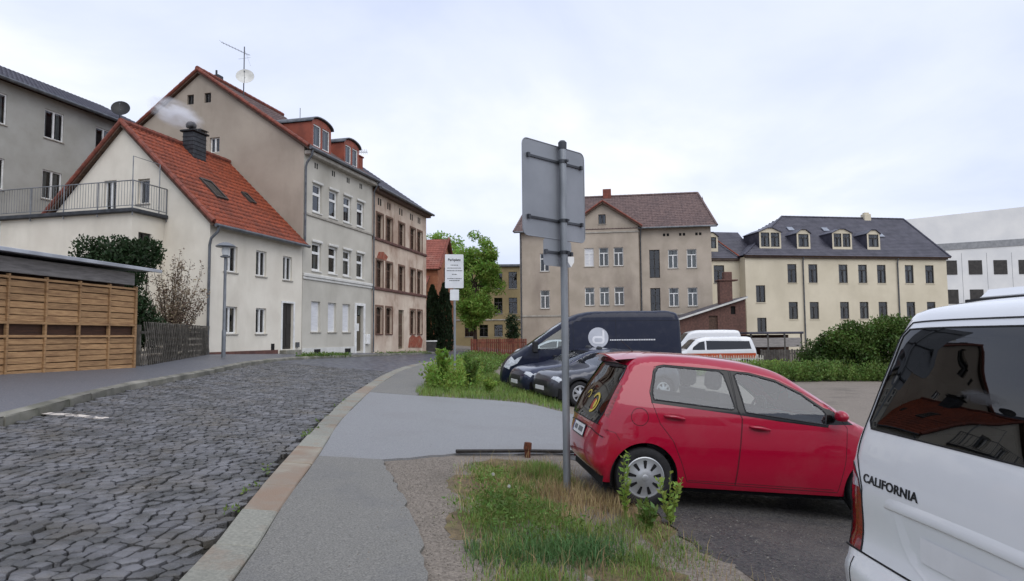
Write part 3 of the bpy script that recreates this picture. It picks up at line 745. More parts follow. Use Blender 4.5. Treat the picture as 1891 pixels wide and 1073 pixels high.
def dormer(par, x0, x1, y0, z0, z1):
    mb = MB(); c = (x0 + x1) / 2; w = (x1 - x0) / 2; back = y0 + (z1 - z0) / sg + .3; zt = z1 - .28
    arc = [(c + w * math.cos(a) * 1.0, zt + .28 * math.sin(a)) for a in np.linspace(0, math.pi, 9)]
    wops = [(x0 + .14, c - .07, z0 + .16, zt - .06), (c + .07, x1 - .14, z0 + .16, zt - .06)]
    poly = [(x0, z0 - .25), (x1, z0 - .25)] + arc
    dm = wall(par, 'dormer', poly, wops, local_fn('front', y0), m_cheek, rev=.1)
    for x in (x0, x1): mb = MB(); mb.poly([(x, y0, z0 - .3), (x, y0, zt), (x, back, zt), (x, back, z0 - .3)]); s = obj('cheek', mb, m_cheek, dm); s.location = (0, 0, 0)
    mb = MB(); a2 = [(c + (w + .09) * math.cos(a), zt + .02 + .31 * math.sin(a)) for a in np.linspace(0, math.pi, 11)]
    for i in range(10):
        (xa, za), (xb, zb) = a2[i], a2[i + 1]
        mb.prism([(xa, y0 - .12, za), (xb, y0 - .12, zb), (xb, back, zb), (xa, back, za)], (0, 0, .05))
    s = obj('dormer_roof', mb, m_zinc, dm, fix=True); s.location = (0, 0, 0)
    for o in wops:
        wobj = window(dm, *o, style='plain', pos=y0, rev=.1, sill=False, flat=dm, name='dormer_window', curtain=.7)
        mb = MB(); mb.box(o[0] + .05, y0 + .3, o[2], o[1] - .05, y0 + .34, o[3]); q = obj('interior', mb, m_room, dm); q.location = (0, 0, 0)
    return dm
dormer(GH, 1.16, 2.94, .32, 10.66, 12.22); dormer(GH, 4.28, 5.92, .32, 10.62, 12.08)
mb = MB(); mb.bbox(6.42, .55, 10.6, 6.85, 1.0, 11.62, .02); mb.bbox(6.37, .5, 11.62, 6.9, 1.05, 11.7, .015); obj('chimney', mb, M('red_brick', '8a4a38', '6c3a2e', rough=.85, scale=8, bump=.4, bscale=30), GH)
mb = MB(); mb.bbox(1.55, 5.9, 14.0, 1.95, 6.3, 15.0, .02); mb.tube([(1.66, 6.1, 15.0), (1.66, 6.1, 15.25)], .05, 8); obj('chimney', mb, m_chim, GH)
# aerials
def place(par_loc, rz, x, y, z): u = Vector((math.cos(rz), math.sin(rz), 0)); v = Vector((-u.y, u.x, 0)); return Vector(par_loc) + u * x + v * y + Vector((0, 0, z))
m_dish_w = M('pale_dish', 'cfcfca', 'b4b4ae', rough=.6)
m_alu = M('aerial_aluminium', '6b6d70', '55575a', rough=.5, metal=.6)
def dish_mesh(mb, c, r, az, el):
    d = Vector((math.sin(az) * math.cos(el), math.cos(az) * math.cos(el), math.sin(el))); q = d.to_track_quat('Z', 'Y'); c = Vector(c)
    prof = [(r * k / 6, .28 * r * (k / 6) ** 2) for k in range(7)]; n = 20; vs = []
    for (rr, hh) in prof:
        for k in range(n): a = 2 * math.pi * k / n; vs.append(tuple(c + q @ Vector((rr * math.cos(a), rr * math.sin(a) * 1.08, hh))))
    mb.add(vs, [(i * n + k, i * n + (k + 1) % n, (i + 1) * n + (k + 1) % n, (i + 1) * n + k) for i in range(6) for k in range(n)])
    return c + q @ Vector((0, 0, r * .95)), c + q @ Vector((0, -r, .28 * r))
def satdish(name, label, base, hgt, zd, r, az, el, mat, off=(.12, -.12)):
    t = thing(name, label, 'satellite dish', base)
    mb = MB(); mb.tube([(0, 0, 0), (0, 0, hgt)], .03, 6); obj('mast', mb, m_alu, t)
    mb = MB(); f, e_ = dish_mesh(mb, (off[0], off[1], zd), r, az, el); obj('reflector', mb, mat, t, smooth=True)
    mb = MB(); mb.tube([e_, f], .012, 5); mb.tube([f - Vector((.0, .0, .03)), f + Vector((0, 0, .05))], .035, 6); mb.tube([(0, 0, zd), (off[0], off[1], zd)], .03, 6); obj('feed_arm', mb, m_alu, t)
    return t
db = place((-9.64, 30.25, 0), rz14, 2.35, 5.0, 13.9)
T = satdish('satellite_dish', 'round pale satellite dish on a mast with a long aerial above the gable roof', db, 2.75, 1.05, .45, R(165), R(25), m_dish_w)
mb = MB(); mb.tube([(-1.25, .1, 3.05), (0, 0, 2.42)], .012, 5); mb.tube([(0, 0, 2.42), (.3, 0, 2.3)], .012, 5)
for k in range(9): x = -1.2 + k * .16; mb.tube([(x - .02, -.22 + .0 * k, 3.02 - k * .08), (x + .02, .28, 3.02 - k * .08)], .005, 4)
mb.tube([(-.3, 0, 2.1), (.3, .05, 2.2)], .006, 4); mb.tube([(.0, 0, 2.6), (.35, .0, 1.7)], .004, 4)
obj('aerial', mb, m_alu, T)
mb = MB(); p0 = place((-9.64, 30.25, 0), rz14, 3.6, 2.5, 12.0); mb.tube([p0, p0 + Vector((0, 0, 1.6))], .018, 5)
tag(obj('aerial_rod', mb, m_alu), 'thin vertical aerial rod between the two red dormers', 'aerial')
p0 = place((-9.64, 30.25, 0), rz14, 6.63, .77, 11.55); mb = MB(); mb.tube([p0, p0 + Vector((0, 0, .5))], .015, 5); mb.tube([p0 + Vector((-.1, 0, .38)), p0 + Vector((.55, .1, .40))], .012, 5)
for k in range(5): mb.tube([p0 + Vector((.1 + k * .1, -.15, .30)), p0 + Vector((.1 + k * .1, .15, .5))], .008, 4); mb.tube([p0 + Vector((.1 + k * .1, .15, .30)), p0 + Vector((.1 + k * .1, -.15, .5))], .008, 4)
tag(obj('roof_aerial', mb, m_alu), 'small horizontal grid aerial on the little red brick chimney', 'aerial')

# ------------------------------------------------------------------ 3 weathered brown house
m_wall_b = M('weathered_plaster', 'cfc0ae', 'b7a392', rough=.92, scale=.8, bump=.5, bscale=45, stain='84624f', stain_amt=.85, stain_scale=.75, stain_stretch=(1, 1, .6), detail=9)
u12, rz12 = frame(12)
m_surr = M('brown_window_surround', '7d6354', '624c40', rough=.85, scale=5, bump=.3)
BH = thing('weathered_house', 'run-down brownish terraced house with crumbling plaster and dark brown windows', 'house', (-7.94, 36.95, .7), rz12, zbase=True)
bc = [(.56, 1.46), (1.95, 2.85), (3.88, 4.80), (5.84, 6.70), (7.12, 7.98)]
bops = [(a, b, 7.24, 8.62) for a, b in bc] + [(a, b, 4.44, 5.96) for a, b in bc] + [(a, b, 1.80, 3.33, 'arch') for i, (a, b) in enumerate(bc) if i != 2] + [(3.88, 4.80, .9, 3.27)]
wall(BH, 'front_wall', [(0.002, .1), (8.85, .1), (8.85, 9.98), (0.002, 9.98)], bops, fn, m_wall_b, rev=.2)
for i, o in enumerate(bops[:14]):
    mb = MB(); a_, b_, c_, d_ = o[0] - .10, o[1] + .10, o[2] - .03, o[3] + .10
    for q in ((a_, c_, o[0] - .002, d_), (o[1] + .002, c_, b_, d_), (o[0] - .002, o[3] + .002, o[1] + .002, d_)): mb.box(q[0], -.035, q[1], q[2], .01, q[3])
    obj('window_surround', mb, m_surr, BH)
    window(BH, *o[:4], style='crossbars', fm=m_bframe, rev=.2, sillm=m_plinth, curtain=(0, 0, .5, 0, 0, .6, .5, 0, 0, .4, 0, .5, 0, 0)[i])
d = MB(); d.box(3.9, .12, .9, 4.78, .17, 3.25); door = obj('door', d, M('olive_door', '6c6350', '50483a', rough=.6, scale=4, stretch=(8, 8, .5)), BH)
mb = MB(); [mb.box(3.98 + k * .4, .105, 1.05 + j * .7, 4.30 + k * .4, .118, 1.65 + j * .7) for k in (0, 1) for j in (0, 1, 2)]; obj('door_panel', mb, m_bframe, door).location = (0, 0, 0)
for z in (7.06, 4.26): mb = MB(); mb.bbox(0.01, -.09, z, 8.84, -.0, z + .16, .025); obj('string_course', mb, m_plinth, BH)
m_br = M('exposed_brick', '9a5440', '7a4333', rough=.9, scale=9, bump=.8, bscale=26, stain='a38f7b', stain_amt=.7, stain_scale=2.2)
mb = MB(); P_ = [(5.5, .95), (7.9, .9), (8.1, 1.4), (7.6, 1.72), (6.9, 1.6), (6.2, 1.76), (5.7, 1.55)]; mb.prism([(x, -.004, z) for x, z in P_], (0, -.018, 0)); b_ = obj('exposed_brickwork', mb, m_br, BH, fix=True); b_['label'] = 'patch of bare red brick where the plaster has fallen'
mb = MB(); P_ = [(.6, 6.06), (1.9, 6.04), (2.2, 6.3), (1.6, 6.52), (.9, 6.45)]; mb.prism([(x, -.004, z) for x, z in P_], (0, -.014, 0)); obj('exposed_brickwork', mb, m_br, BH, fix=True)
for x in (.75, 1.05, 2.1, 2.4, 3.95, 4.3, 5.8, 6.1, 7.2, 7.5): mb = MB(); mb.box(x, -.006, 9.12, x + .16, .02, 9.52); obj('attic_vent', mb, m_room, BH)
mb = MB(); mb.poly([(8.85, 0, .1), (8.85, 11, .1), (8.85, 11, 9.98), (8.85, 5.5, 14.0), (8.85, 0, 9.98)]); obj('gable_wall', mb, m_wall_b, BH)
room(BH, .2, .6, .6, 8.6, 10.5, 9.6)
mb = MB(); mb.bbox(0.0, -.34, 9.72, 8.9, -.003, 9.9, .03); obj('eaves_board', mb, m_bframe, BH)
sb = .70; lvb = 5.9 * math.hypot(1, sb)
tiles(BH, 'roof', (0.02, -.42, 9.94), (1, 0, 0), (0, 1, sb), 9.0, lvb, m_tile_dark); tiles(BH, 'roof', (0.02, 11.38, 9.94), (1, 0, 0), (0, -1, sb), 9.0, lvb, m_tile_dark)
gutter(BH, (0, -.5, 9.93), (9.0, -.5, 9.93), .08)

# ------------------------------------------------------------------ 4 grey apartment house up the hill
NH = thing('apartment_house', 'grey apartment house with dark roof behind the cottage gable', 'house', tuple(Vector((-21.4, 33.0, 1.0)) - u14 * 9), rz14, zbase=True)
nops = [(t + 9, t + 10, z, z + 1.36) for t in (.5, -2.3, -5.1, -7.9, 3.3) for z in (11.08, 8.2, 5.3)]
m_wall_n = M('cool_grey_plaster', 'a7a6a0', '98978f', rough=.85, scale=.8, bump=.2, bscale=90)
wall(NH, 'front_wall', [(0, .5), (14, .5), (14, 13.0), (0, 13.0)], nops, fn, m_wall_n)
for i, o in enumerate(nops): window(NH, *o, style='two', rev=.12, curtain=(.5, .8, 0)[i % 3])
for x in (0, 14): mb = MB(); mb.poly([(x, 0, .5), (x, 9, .5), (x, 9, 13), (x, 4.5, 15.2), (x, 0, 13)]); obj('gable_wall', mb, m_wall_n, NH)
room(NH, .2, .5, 1, 13.8, 8.5, 12.9)
tiles(NH, 'roof', (-.2, -.4, 13.0), (1, 0, 0), (0, 1, .5), 14.4, 4.95 * math.hypot(1, .5), m_tile_dark, tl=.36); tiles(NH, 'roof', (-.2, 9.4, 13.0), (1, 0, 0), (0, -1, .5), 14.4, 4.95 * math.hypot(1, .5), m_tile_dark, tl=.36)
gutter(NH, (-.2, -.48, 12.98), (14.2, -.48, 12.98), .09)
satdish('satellite_dish', 'black satellite dish on the dark roof of the hillside apartment house', place((-21.4, 33.0, 0), rz14, 2.45, .5, 13.2), 1.1, .75, .46, R(160), R(25), m_black)
# ------------------------------------------------------------------ 5 grey villa across the lot
m_wall_c = M('taupe_plaster', 'b6aa9b', 'a59a8b', rough=.9, scale=.7, bump=.3, bscale=60, stain='7d7168', stain_amt=.6, stain_scale=.4, stain_stretch=(1, 1, .4))
CH = thing('villa', 'taupe plastered villa with central gable and brown tiled roof behind the dark van', 'house', (.365, 57.04, -.6), R(-9), zbase=True)
cops = [(12.38, 13.16, 7.08, 8.62), (13.88, 14.66, 7.08, 8.62), (10.86, 11.70, 6.31, 8.65), (12.38, 13.16, 3.94, 5.45), (13.88, 14.66, 3.94, 5.45), (10.88, 11.68, 3.6, 5.47), (1.74, 2.52, 7.07, 8.6), (1.74, 2.52, 3.92, 5.46), (12.38, 13.16, .8, 2.2), (13.88, 14.66, .8, 2.2)]
wall(CH, 'front_wall', [(0, -.8), (15.84, -.8), (15.84, 10.5), (0, 10.5)], cops, fn, m_wall_c)
for i, o in enumerate(cops):
    if i in (2, 5): window(CH, *o, style='bars', fm=m_dframe, sill=False, rev=.2)
    else: window(CH, *o, style='cross', curtain=(.9, .9, 0, .7, .8, 0, .2, .6, .3, .3)[i])
pops = [(5.52, 6.30, 7.36, 8.9), (6.74, 7.52, 7.36, 8.9), (7.95, 8.73, 7.36, 8.9), (5.52, 6.30, 4.1, 5.6), (6.74, 7.52, 4.1, 5.6), (7.95, 8.73, 4.1, 5.6), (6.74, 7.34, 10.9, 11.7)]
py = -.38
wall(CH, 'gable_wall', [(4.2, -.8), (9.99, -.8), (9.99, 10.72), (7.10, 12.62), (4.2, 10.72)], pops, local_fn('front', py), m_wall_c)
for i, o in enumerate(pops):
    if i == 6: window(CH, *o, style='two', pos=py, fm=m_dframe, curtain=.4)
    else: window(CH, *o, style='cross', pos=py, curtain=(1, .5, .3, .8, .9, .2)[i], curtm=m_blind if i == 0 else None)
for x in (4.2, 9.99): mb = MB(); mb.poly([(x, py, -.8), (x, .02, -.8), (x, .02, 10.7), (x, py, 10.7)]); obj('return_wall', mb, m_wall_c, CH)
for x in (0, 15.84): mb = MB(); mb.poly([(x, 0, -.8), (x, 10, -.8), (x, 10, 10.5), (x, 5, 14.0), (x, 0, 10.5)]); obj('side_wall', mb, m_wall_c, CH)
room(CH, .3, .5, 0, 15.5, 9.5, 10.2); room(CH, 5, .2, 10.3, 9, .5, 11.8)
mb = MB(); mb.bbox(4.15, py - .06, 10.12, 10.04, py - .001, 10.24, .02); obj('string_course', mb, m_sill, CH)
mb = MB(); mb.bbox(.0, -.05, 3.2, 4.19, -.001, 3.36, .02); mb.bbox(10.0, -.05, 3.2, 15.8, -.001, 3.36, .02); obj('string_course', mb, m_sill, CH)
for x in (12.0, 12.3, 13.3, 13.6, 14.6, 14.9): mb = MB(); mb.box(x, -.006, 9.75, x + .2, .02, 9.98); obj('attic_vent', mb, m_room, CH)
sc_ = .70; lvc = 5.4 * math.hypot(1, sc_)
tiles(CH, 'roof', (-.45, -.4, 10.45), (1, 0, 0), (0, 1, sc_), 16.75, lvc, m_tile_old, clip=[(0, 0), (16.75, 0), (15.9, lvc), (.85, lvc)])
tiles(CH, 'roof', (-.45, 10.4, 10.45), (1, 0, 0), (0, -1, sc_), 16.75, lvc, m_tile_old, clip=[(0, 0), (16.75, 0), (15.9, lvc), (.85, lvc)])
ridge_line(CH, 'ridge', (.4, 5, 14.3), (15.45, 5, 14.3), m_tile_old)
for a, b in (((-.45, -.4, 10.5), (.4, 5, 14.3)), ((16.3, -.4, 10.5), (15.45, 5, 14.3)), ((-.45, 10.4, 10.5), (.4, 5, 14.3)), ((16.3, 10.4, 10.5), (15.45, 5, 14.3))): ridge_line(CH, 'verge', a, b, m_tile_old, .10)
sp = (12.7 - 10.6) / 3.1; lp = 3.2 * math.hypot(1, sp)
tiles(CH, 'gable_roof', (10.3, py - .3, 10.55), (0, 1, 0), (-1, 0, sp), 3.6, lp, m_tile_old, clip=[(0, 0), (.7, 0), (3.6, lp), (0, lp)])
tiles(CH, 'gable_roof', (3.9, py - .3, 10.55), (0, 1, 0), (1, 0, sp), 3.6, lp, m_tile_old, clip=[(0, 0), (.7, 0), (3.6, lp), (0, lp)])
for a, b in (((10.32, py - .28, 10.6), (7.1, py - .28, 12.82)), ((3.88, py - .28, 10.6), (7.1, py - .28, 12.82))): ridge_line(CH, 'verge', a, b, m_ridge, .08)
mb = MB(); mb.bbox(7.0, 4.7, 13.6, 7.75, 5.3, 14.95, .03); obj('chimney', mb, m_ridge, CH)
gutter(CH, (10.0, -.48, 10.42), (16.25, -.48, 10.42), .08); gutter(CH, (-.4, -.48, 10.42), (4.1, -.48, 10.42), .08)
pipe(CH, [(10.2, -.48, 10.4), (10.15, -.1, 9.8), (10.15, -.08, -.3)], .06); pipe(CH, [(.12, -.48, 10.4), (.12, -.1, 9.9), (.12, -.08, -.3)], .06)

# ------------------------------------------------------------------ 6 cream long house
m_wall_r = M('light_cream_render', 'cfc6b0', 'c3baa4', rough=.85, scale=.6, bump=.2, bscale=80, stain='b0a793', stain_amt=.45, stain_scale=.35, stain_stretch=(1, 1, .3))
m_corn = M('dark_eaves', '4c4038', '382f2a', rough=.7)
LH = thing('long_house', 'long cream rendered house with dark slate roof and cream dormers', 'house', (18.95, 55.2, -.7), R(9), zbase=True)
lc = [(3.78, 4.60), (5.68, 6.50), (8.46, 9.28), (10.28, 11.10), (12.05, 12.87), (14.70, 15.52), (16.66, 17.48)]
lops = [(a, b, 5.85, 7.42) for a, b in lc] + [(a, b, 2.82, 4.25) for a, b in lc] + [(.9, 1.72, 4.22, 5.63), (.92, 1.74, 1.73, 2.95)]
wall(LH, 'front_wall', [(0, -.9), (18.75, -.9), (18.75, 8.0), (0, 8.0)], lops, fn, m_wall_r)
for i, o in enumerate(lops): window(LH, *o, style='cross' if i < 14 else 'two', fm=m_dframe, rev=.14, sillm=m_wall_r, curtain=(0, .3, .5, .6, .4, .7, 0, 0, 0, .2, .4, 0, 0, 0, 0, 0)[i])
wall(LH, 'wing_wall', [(-2.85, -.9), (.0, -.9), (.0, 7.9), (-2.85, 7.9)], [(-2.28, -1.34, 5.9, 7.38)], local_fn('front', 1.0), m_wall_r)
window(LH, -2.28, -1.34, 5.9, 7.38, style='cross', pos=1.0, fm=m_dframe)
for x in (0, 18.75): mb = MB(); mb.poly([(x, 0, -.9), (x, 10, -.9), (x, 10, 8), (x, 0, 8)]); obj('side_wall', mb, m_wall_r, LH)
room(LH, .2, .5, 0, 18.5, 9.5, 7.9); room(LH, -2.8, 1.4, 0, -.1, 9.5, 7.8)
mb = MB(); mb.bbox(-.05, -.2, 7.9, 18.8, -.002, 8.12, .03); obj('eaves_board', mb, m_corn, LH)
mb = MB(); mb.bbox(-2.85, .82, 7.75, -.06, .998, 7.95, .03); obj('eaves_board', mb, m_corn, LH)
lvl = 5.3 * math.hypot(1, .8); cl_ = [(0, 0), (19.2, 0), (19.0, lvl), (6.6, lvl)]
tiles(LH, 'roof', (-.2, -.3, 8.1), (1, 0, 0), (0, 1, .8), 19.2, lvl, m_tile_dark, clip=cl_, tw=.3, tl=.25, amp=.004, lip=.014)
tiles(LH, 'roof', (-.2, 10.3, 8.1), (1, 0, 0), (0, -1, .8), 19.2, lvl, m_tile_dark, clip=cl_, tw=.3, tl=.25, amp=.004, lip=.014)
mb = MB(); mb.poly([(-.2, -.3, 8.12), (-.2, 10.3, 8.12), (6.4, 5, 12.34)]); obj('hip_roof', mb, m_tile_dark, LH); mb = MB(); mb.poly([(18.74, 0, 7.99), (18.74, 10, 7.99), (18.74, 5, 12.1)]); obj('gable_wall', mb, m_wall_r, LH)
for a, b in (((-.2, -.3, 8.14), (6.4, 5, 12.38)), ((18.95, -.3, 8.14), (18.85, 5, 12.38)), ((6.4, 5, 12.38), (18.85, 5, 12.38))): ridge_line(LH, 'ridge', a, b, m_tile_dark, .09)
tiles(LH, 'wing_roof', (-2.95, .8, 7.95), (1, 0, 0), (0, 1, .8), 4.6, 4.4, m_tile_dark, tw=.3, tl=.25, amp=.004, lip=.014)
ridge_line(LH, 'flashing', (-.05, .75, 8.1), (-1.6, 3.6, 10.5), m_tile_red, .06)
mb = MB(); mb.bbox(14.6, 4.7, 11.8, 15.3, 5.3, 12.75, .04); mb.bbox(14.72, 4.8, 12.75, 15.18, 5.2, 12.9, .04); obj('chimney', mb, m_wall_r, LH)
for x in (5.15, 13.95): pipe(LH, [(x, -.22, 8.0), (x, -.1, 7.6), (x, -.08, -.5)], .055)
def gdormer(par, x0, x1, y0, z0, z1, nw):
    c = (x0 + x1) / 2; zt = z1 - .32; back = y0 + (z1 - z0) / .8 + .5; n = nw; w = (x1 - x0 - .28 - .12 * (n - 1)) / n
    wops = [(x0 + .14 + k * (w + .12), x0 + .14 + k * (w + .12) + w, z0 + .18, zt - .04) for k in range(n)]
    dm = wall(par, 'dormer', [(x0, z0 - .3), (x1, z0 - .3), (x1, zt), (c + .22, z1), (c - .22, z1), (x0, zt)], wops, local_fn('front', y0), m_wall_r, rev=.1)
    for x in (x0, x1): mb = MB(); mb.poly([(x, y0, z0 - .3), (x, back, z0 - .3), (x, back, zt), (x, y0, zt)]); obj('cheek', mb, m_tile_dark, dm).location = (0, 0, 0)
    mb = MB(); e_ = .08
    prof = [(x0 - e_, zt - .03), (c - .22, z1 + .02), (c + .22, z1 + .02), (x1 + e_, zt - .03)]
    for (xa, za), (xb, zb) in zip(prof[:-1], prof[1:]): mb.prism([(xa, y0 - .1, za), (xb, y0 - .1, zb), (xb, back, zb), (xa, back, za)], (0, 0, .06))
    obj('dormer_roof', mb, m_tile_dark, dm, fix=True).location = (0, 0, 0)
    for o in wops:
        window(dm, *o, style='cross', pos=y0, rev=.1, fm=m_dframe, sill=False, flat=dm, name='dormer_window', curtain=.5)
        mb = MB(); mb.box(o[0] - .03, y0 + .35, o[2], o[1] + .03, y0 + .4, o[3]); obj('interior', mb, m_room, dm).location = (0, 0, 0)
gdormer(LH, 1.65, 3.62, .55, 8.75, 10.5, 2); gdormer(LH, 5.07, 6.3, .55, 8.78, 10.42, 1); gdormer(LH, 8.36, 10.2, .55, 8.82, 10.52, 2); gdormer(LH, 11.65, 12.88, .55, 8.85, 10.48, 1)
gdormer(LH, -2.80, -1.55, 1.6, 8.7, 10.2, 1)
m_sky2 = M('roof_window_bright', '8a8f98', '777c85', rough=.15, spec=.8)
for x, y in ((5.8, 2.9), (9.2, 2.9), (14.1, 2.2)): mb = MB(); z = 8.1 + (y + .3) * .8 + .05; mb.prism([(x, y, z), (x + .55, y, z), (x + .55, y + .45, z + .36), (x, y + .45, z + .36)], (0, -.05, .06)); obj('roof_window', mb, m_sky2, LH, fix=True)

# ------------------------------------------------------------------ 7 brick shed with chimney
SH = thing('brick_shed', 'brown brick shed with sloping roof and brick chimney in front of the cream house', 'shed', (11.85, 50, -.7), R(0), zbase=True)
m_brick = M('brown_brick', '6e5148', '56403a', rough=.9, scale=7, bump=.6, bscale=30, stain='4b3a34', stain_amt=.6, stain_scale=1.0)
wall(SH, 'front_wall', [(0, -.9), (5.25, -.9), (5.25, 4.25), (0, 2.62)], [(2.5, 3.15, .3, 3.0), (4.15, 4.5, 3.1, 3.7)], fn, m_brick, rev=.2)
mb = MB(); mb.box(2.5, .12, .3, 3.15, .16, 3.0); obj('door', mb, m_bframe, SH); mb = MB(); mb.box(4.15, .12, 3.1, 4.5, .16, 3.7); obj('hatch', mb, m_room, SH)
for x, z in ((0, 2.6), (5.25, 4.2)): mb = MB(); mb.poly([(x, 0, -.9), (x, 4, -.9), (x, 4, z), (x, 0, z)]); obj('side_wall', mb, m_brick, SH)
mb = MB(); mb.prism([(-.3, -.25, 2.58), (5.35, -.25, 4.33), (5.35, 4.2, 4.33), (-.3, 4.2, 2.58)], (0, 0, .1)); obj('roof', mb, m_tile_dark, SH, fix=True)
mb = MB(); mb.prism([(-.32, -.28, 2.52), (5.37, -.28, 4.28), (5.37, -.28, 4.42), (-.32, -.28, 2.66)], (0, .025, 0)); obj('verge_board', mb, m_trim, SH, fix=True)
mb = MB(); mb.bbox(3.62, .8, 3.6, 4.58, 1.5, 5.75, .03); mb.bbox(4.0, .85, 5.75, 4.6, 1.45, 6.35, .03); mb.bbox(3.5, .7, 5.66, 5.0, 1.6, 5.76, .02); obj('chimney', mb, m_brick, SH)
pipe(SH, [(-.3, -.3, 2.5), (.3, -.15, 1.8), (.3, -.1, -.6)], .05)

# ------------------------------------------------------------------ 8 white modern block, yellow building, orange house
WB = thing('modern_block', 'plain white modern block with grey band behind the cream house', 'building', (47, 80, -1), 0, zbase=True)
m_wallm = M('white_render', 'dcdcda', 'cfd0d0', rough=.8, scale=.4)
mb = MB(); mb.prism([(0, 0, -1), (22, 0, -1), (22, 0, 17.4), (0, 0, 15.2)], (0, 10, 0)); obj('wall', mb, m_wallm, WB, fix=True)
mb = MB(); mb.prism([(-.02, -.08, 11.2), (22, -.08, 12.4), (22, -.08, 13.2), (-.02, -.08, 12.0)], (0, .078, 0)); obj('band', mb, M('grey_panel', '8f9193', '7d7f82', rough=.6), WB, fix=True)
for k in range(7):
    for z in (1.5, 5.0, 8.5): mb = MB(); x = 1.2 + k * 3; mb.box(x, -.05, z, x + 1.6, .02, z + 1.7); obj('window', mb, g_win if False else m_dframe, WB)
for k in range(8): mb = MB(); mb.box(.4 + k * 3, -.01, -1, .43 + k * 3, -.001, 11.1); obj('panel_joint', mb, m_zinc, WB)
YH = thing('yellow_building', 'ochre yellow three-storey building behind the leafy tree', 'building', (-8.2, 80, 0), 0, zbase=True)
m_wall_y = M('ochre_render', '968663', '827455', rough=.9, scale=.5, bump=.2, stain='75664a', stain_amt=.5, stain_scale=.3)
yops = [(x, x + 1.0, z, z + hh) for x in (2.1, 3.85, 5.6, 7.35) for z, hh in ((7.3, 2.0), (4.3, 1.9), (1.6, 1.4))]
wall(YH, 'front_wall', [(0, -.5), (9.2, -.5), (9.2, 9.9), (0, 9.9)], yops, fn, m_wall_y)
for o in yops: window(YH, *o, style='crossbars', fm=m_dframe, rev=.2)
room(YH, .3, .5, 0, 9, 8, 9.5)
mb = MB(); mb.bbox(-.2, -.3, 9.9, 9.5, 8, 10.2, .05); obj('flat_roof', mb, m_zinc, YH)
mb = MB(); mb.bbox(0, -.08, 3.5, 9.2, -.001, 3.65, .02); obj('string_course', mb, m_sill, YH)
u3, rz3 = frame(3.4)
OH = thing('orange_house', 'orange brick house with red tiled roof past the weathered house', 'house', (-6.07, 52, .3), rz3, zbase=True)
m_wall_o = M('orange_brick', 'a87355', '8d5c45', rough=.9, scale=3, bump=.4, bscale=28, stain='8a5138', stain_amt=.6, stain_scale=.8)
wall(OH, 'gable_wall', [(0, 0), (8, 0), (8, 7.0), (4, 9.7), (0, 7.0)], [(5.2, 6.0, 3.6, 4.9), (3, 3.8, 6.2, 7.3)], fn, m_wall_o)
window(OH, 5.2, 6.0, 3.6, 4.9, style='two', fm=m_dframe); window(OH, 3, 3.8, 6.2, 7.3, style='two', fm=m_dframe)
for x in (0, 8): mb = MB(); mb.poly([(x, 0, 0), (x, 8, 0), (x, 8, 7), (x, 0, 7)]); obj('side_wall', mb, m_wall_o, OH)
room(OH, .3, .4, .3, 7.7, 7.5, 6.8)
m_tile_o = M('faded_red_tile', '94594c', '7a483f', rough=.75, scale=2, bump=.3, bscale=30, stain='b08a7c', stain_amt=.5, stain_scale=.6)
lo_ = 4.3 * math.hypot(1, .68)
tiles(OH, 'roof', (-.3, -.25, 6.85), (0, 1, 0), (1, 0, .68), 8.5, lo_, m_tile_o); tiles(OH, 'roof', (8.3, -.25, 6.85), (0, 1, 0), (-1, 0, .68), 8.5, lo_, m_tile_o)
ridge_line(OH, 'verge', (-.3, -.25, 6.9), (4, -.25, 9.85), m_ridge, .1); ridge_line(OH, 'verge', (8.3, -.25, 6.9), (4, -.25, 9.85), m_ridge, .1)
tiles(OH, 'lean_to_roof', (-2.6, .6, 4.75), (0, 1, 0), (1, 0, .62), 6.5, 2.6 * math.hypot(1, .62), m_tile_o)
mb = MB(); mb.box(-2.5, .8, 0, -.002, 6.9, 4.75); obj('lean_to_wall', mb, m_wall_o, OH)

# ------------------------------------------------------------------ wooden carport fence on the left
m_plank = M('larch_plank', 'ab8860', '8b6a4a', rough=.7, scale=3, bump=.3, bscale=30, stretch=(1.2, 1.2, 14), island=.16, coords='pos', stain='6a4d34', stain_amt=.6, stain_scale=1.5, stain_stretch=(1, 1, 5))
m_plank_d = M('dark_board', '4a3022', '38251b', rough=.8, scale=4, stretch=(1, 1, 8))
m_grey_w = M('grey_fascia', '98938f', '7d7976', rough=.75, scale=3, stretch=(1, 1, 8))
m_sheet = M('metal_roof_sheet', 'b9bcc1', '9a9da3', rough=.35, metal=.5, scale=2)
u7, rz7 = frame(7.2)
zf = .86
CP = thing('wooden_carport', 'carport walled with horizontal larch planks under a pale metal sheet roof', 'carport', (-10.32, 10.4, zf), rz7)
nb = 7; bw = 6.4 / nb
pl = {}
def plank(w, hh, d):
    k = (round(w, 2), round(hh, 2))
    if k not in pl: mb = MB(); mb.bbox(0, 0, 0, w, d, hh, .006); pl[k] = mb.mesh('plank'); pl[k].materials.append(m_plank)
    return pl[k]
for b in range(nb):
    x = b * bw
    for (za, n, hh) in ((.02, 6, .128), (1.12, 6, .14)):
        for k in range(n):
            o = bpy.data.objects.new('plank', plank(bw - .05, hh - .012, .022)); link(o, CP, (x + .045, -.012 + random.uniform(-.004, .004), za + k * hh)); o.rotation_euler = (R(random.uniform(-7, -3)), R(random.uniform(-.5, .5)), 0)
    mb = MB(); mb.bbox(x - .005, -.045, -.05, x + .045, .03, 2.06, .006); obj('post', mb, m_plank, CP)
mb = MB(); mb.bbox(6.37, -.05, -.05, 6.44, .04, 2.06, .008); obj('post', mb, m_plank, CP)
for z in (.80, 1.07, 1.97): mb = MB(); mb.bbox(0, -.04, z, 6.4, -.016, z + .05, .005); obj('rail', mb, m_plank, CP)
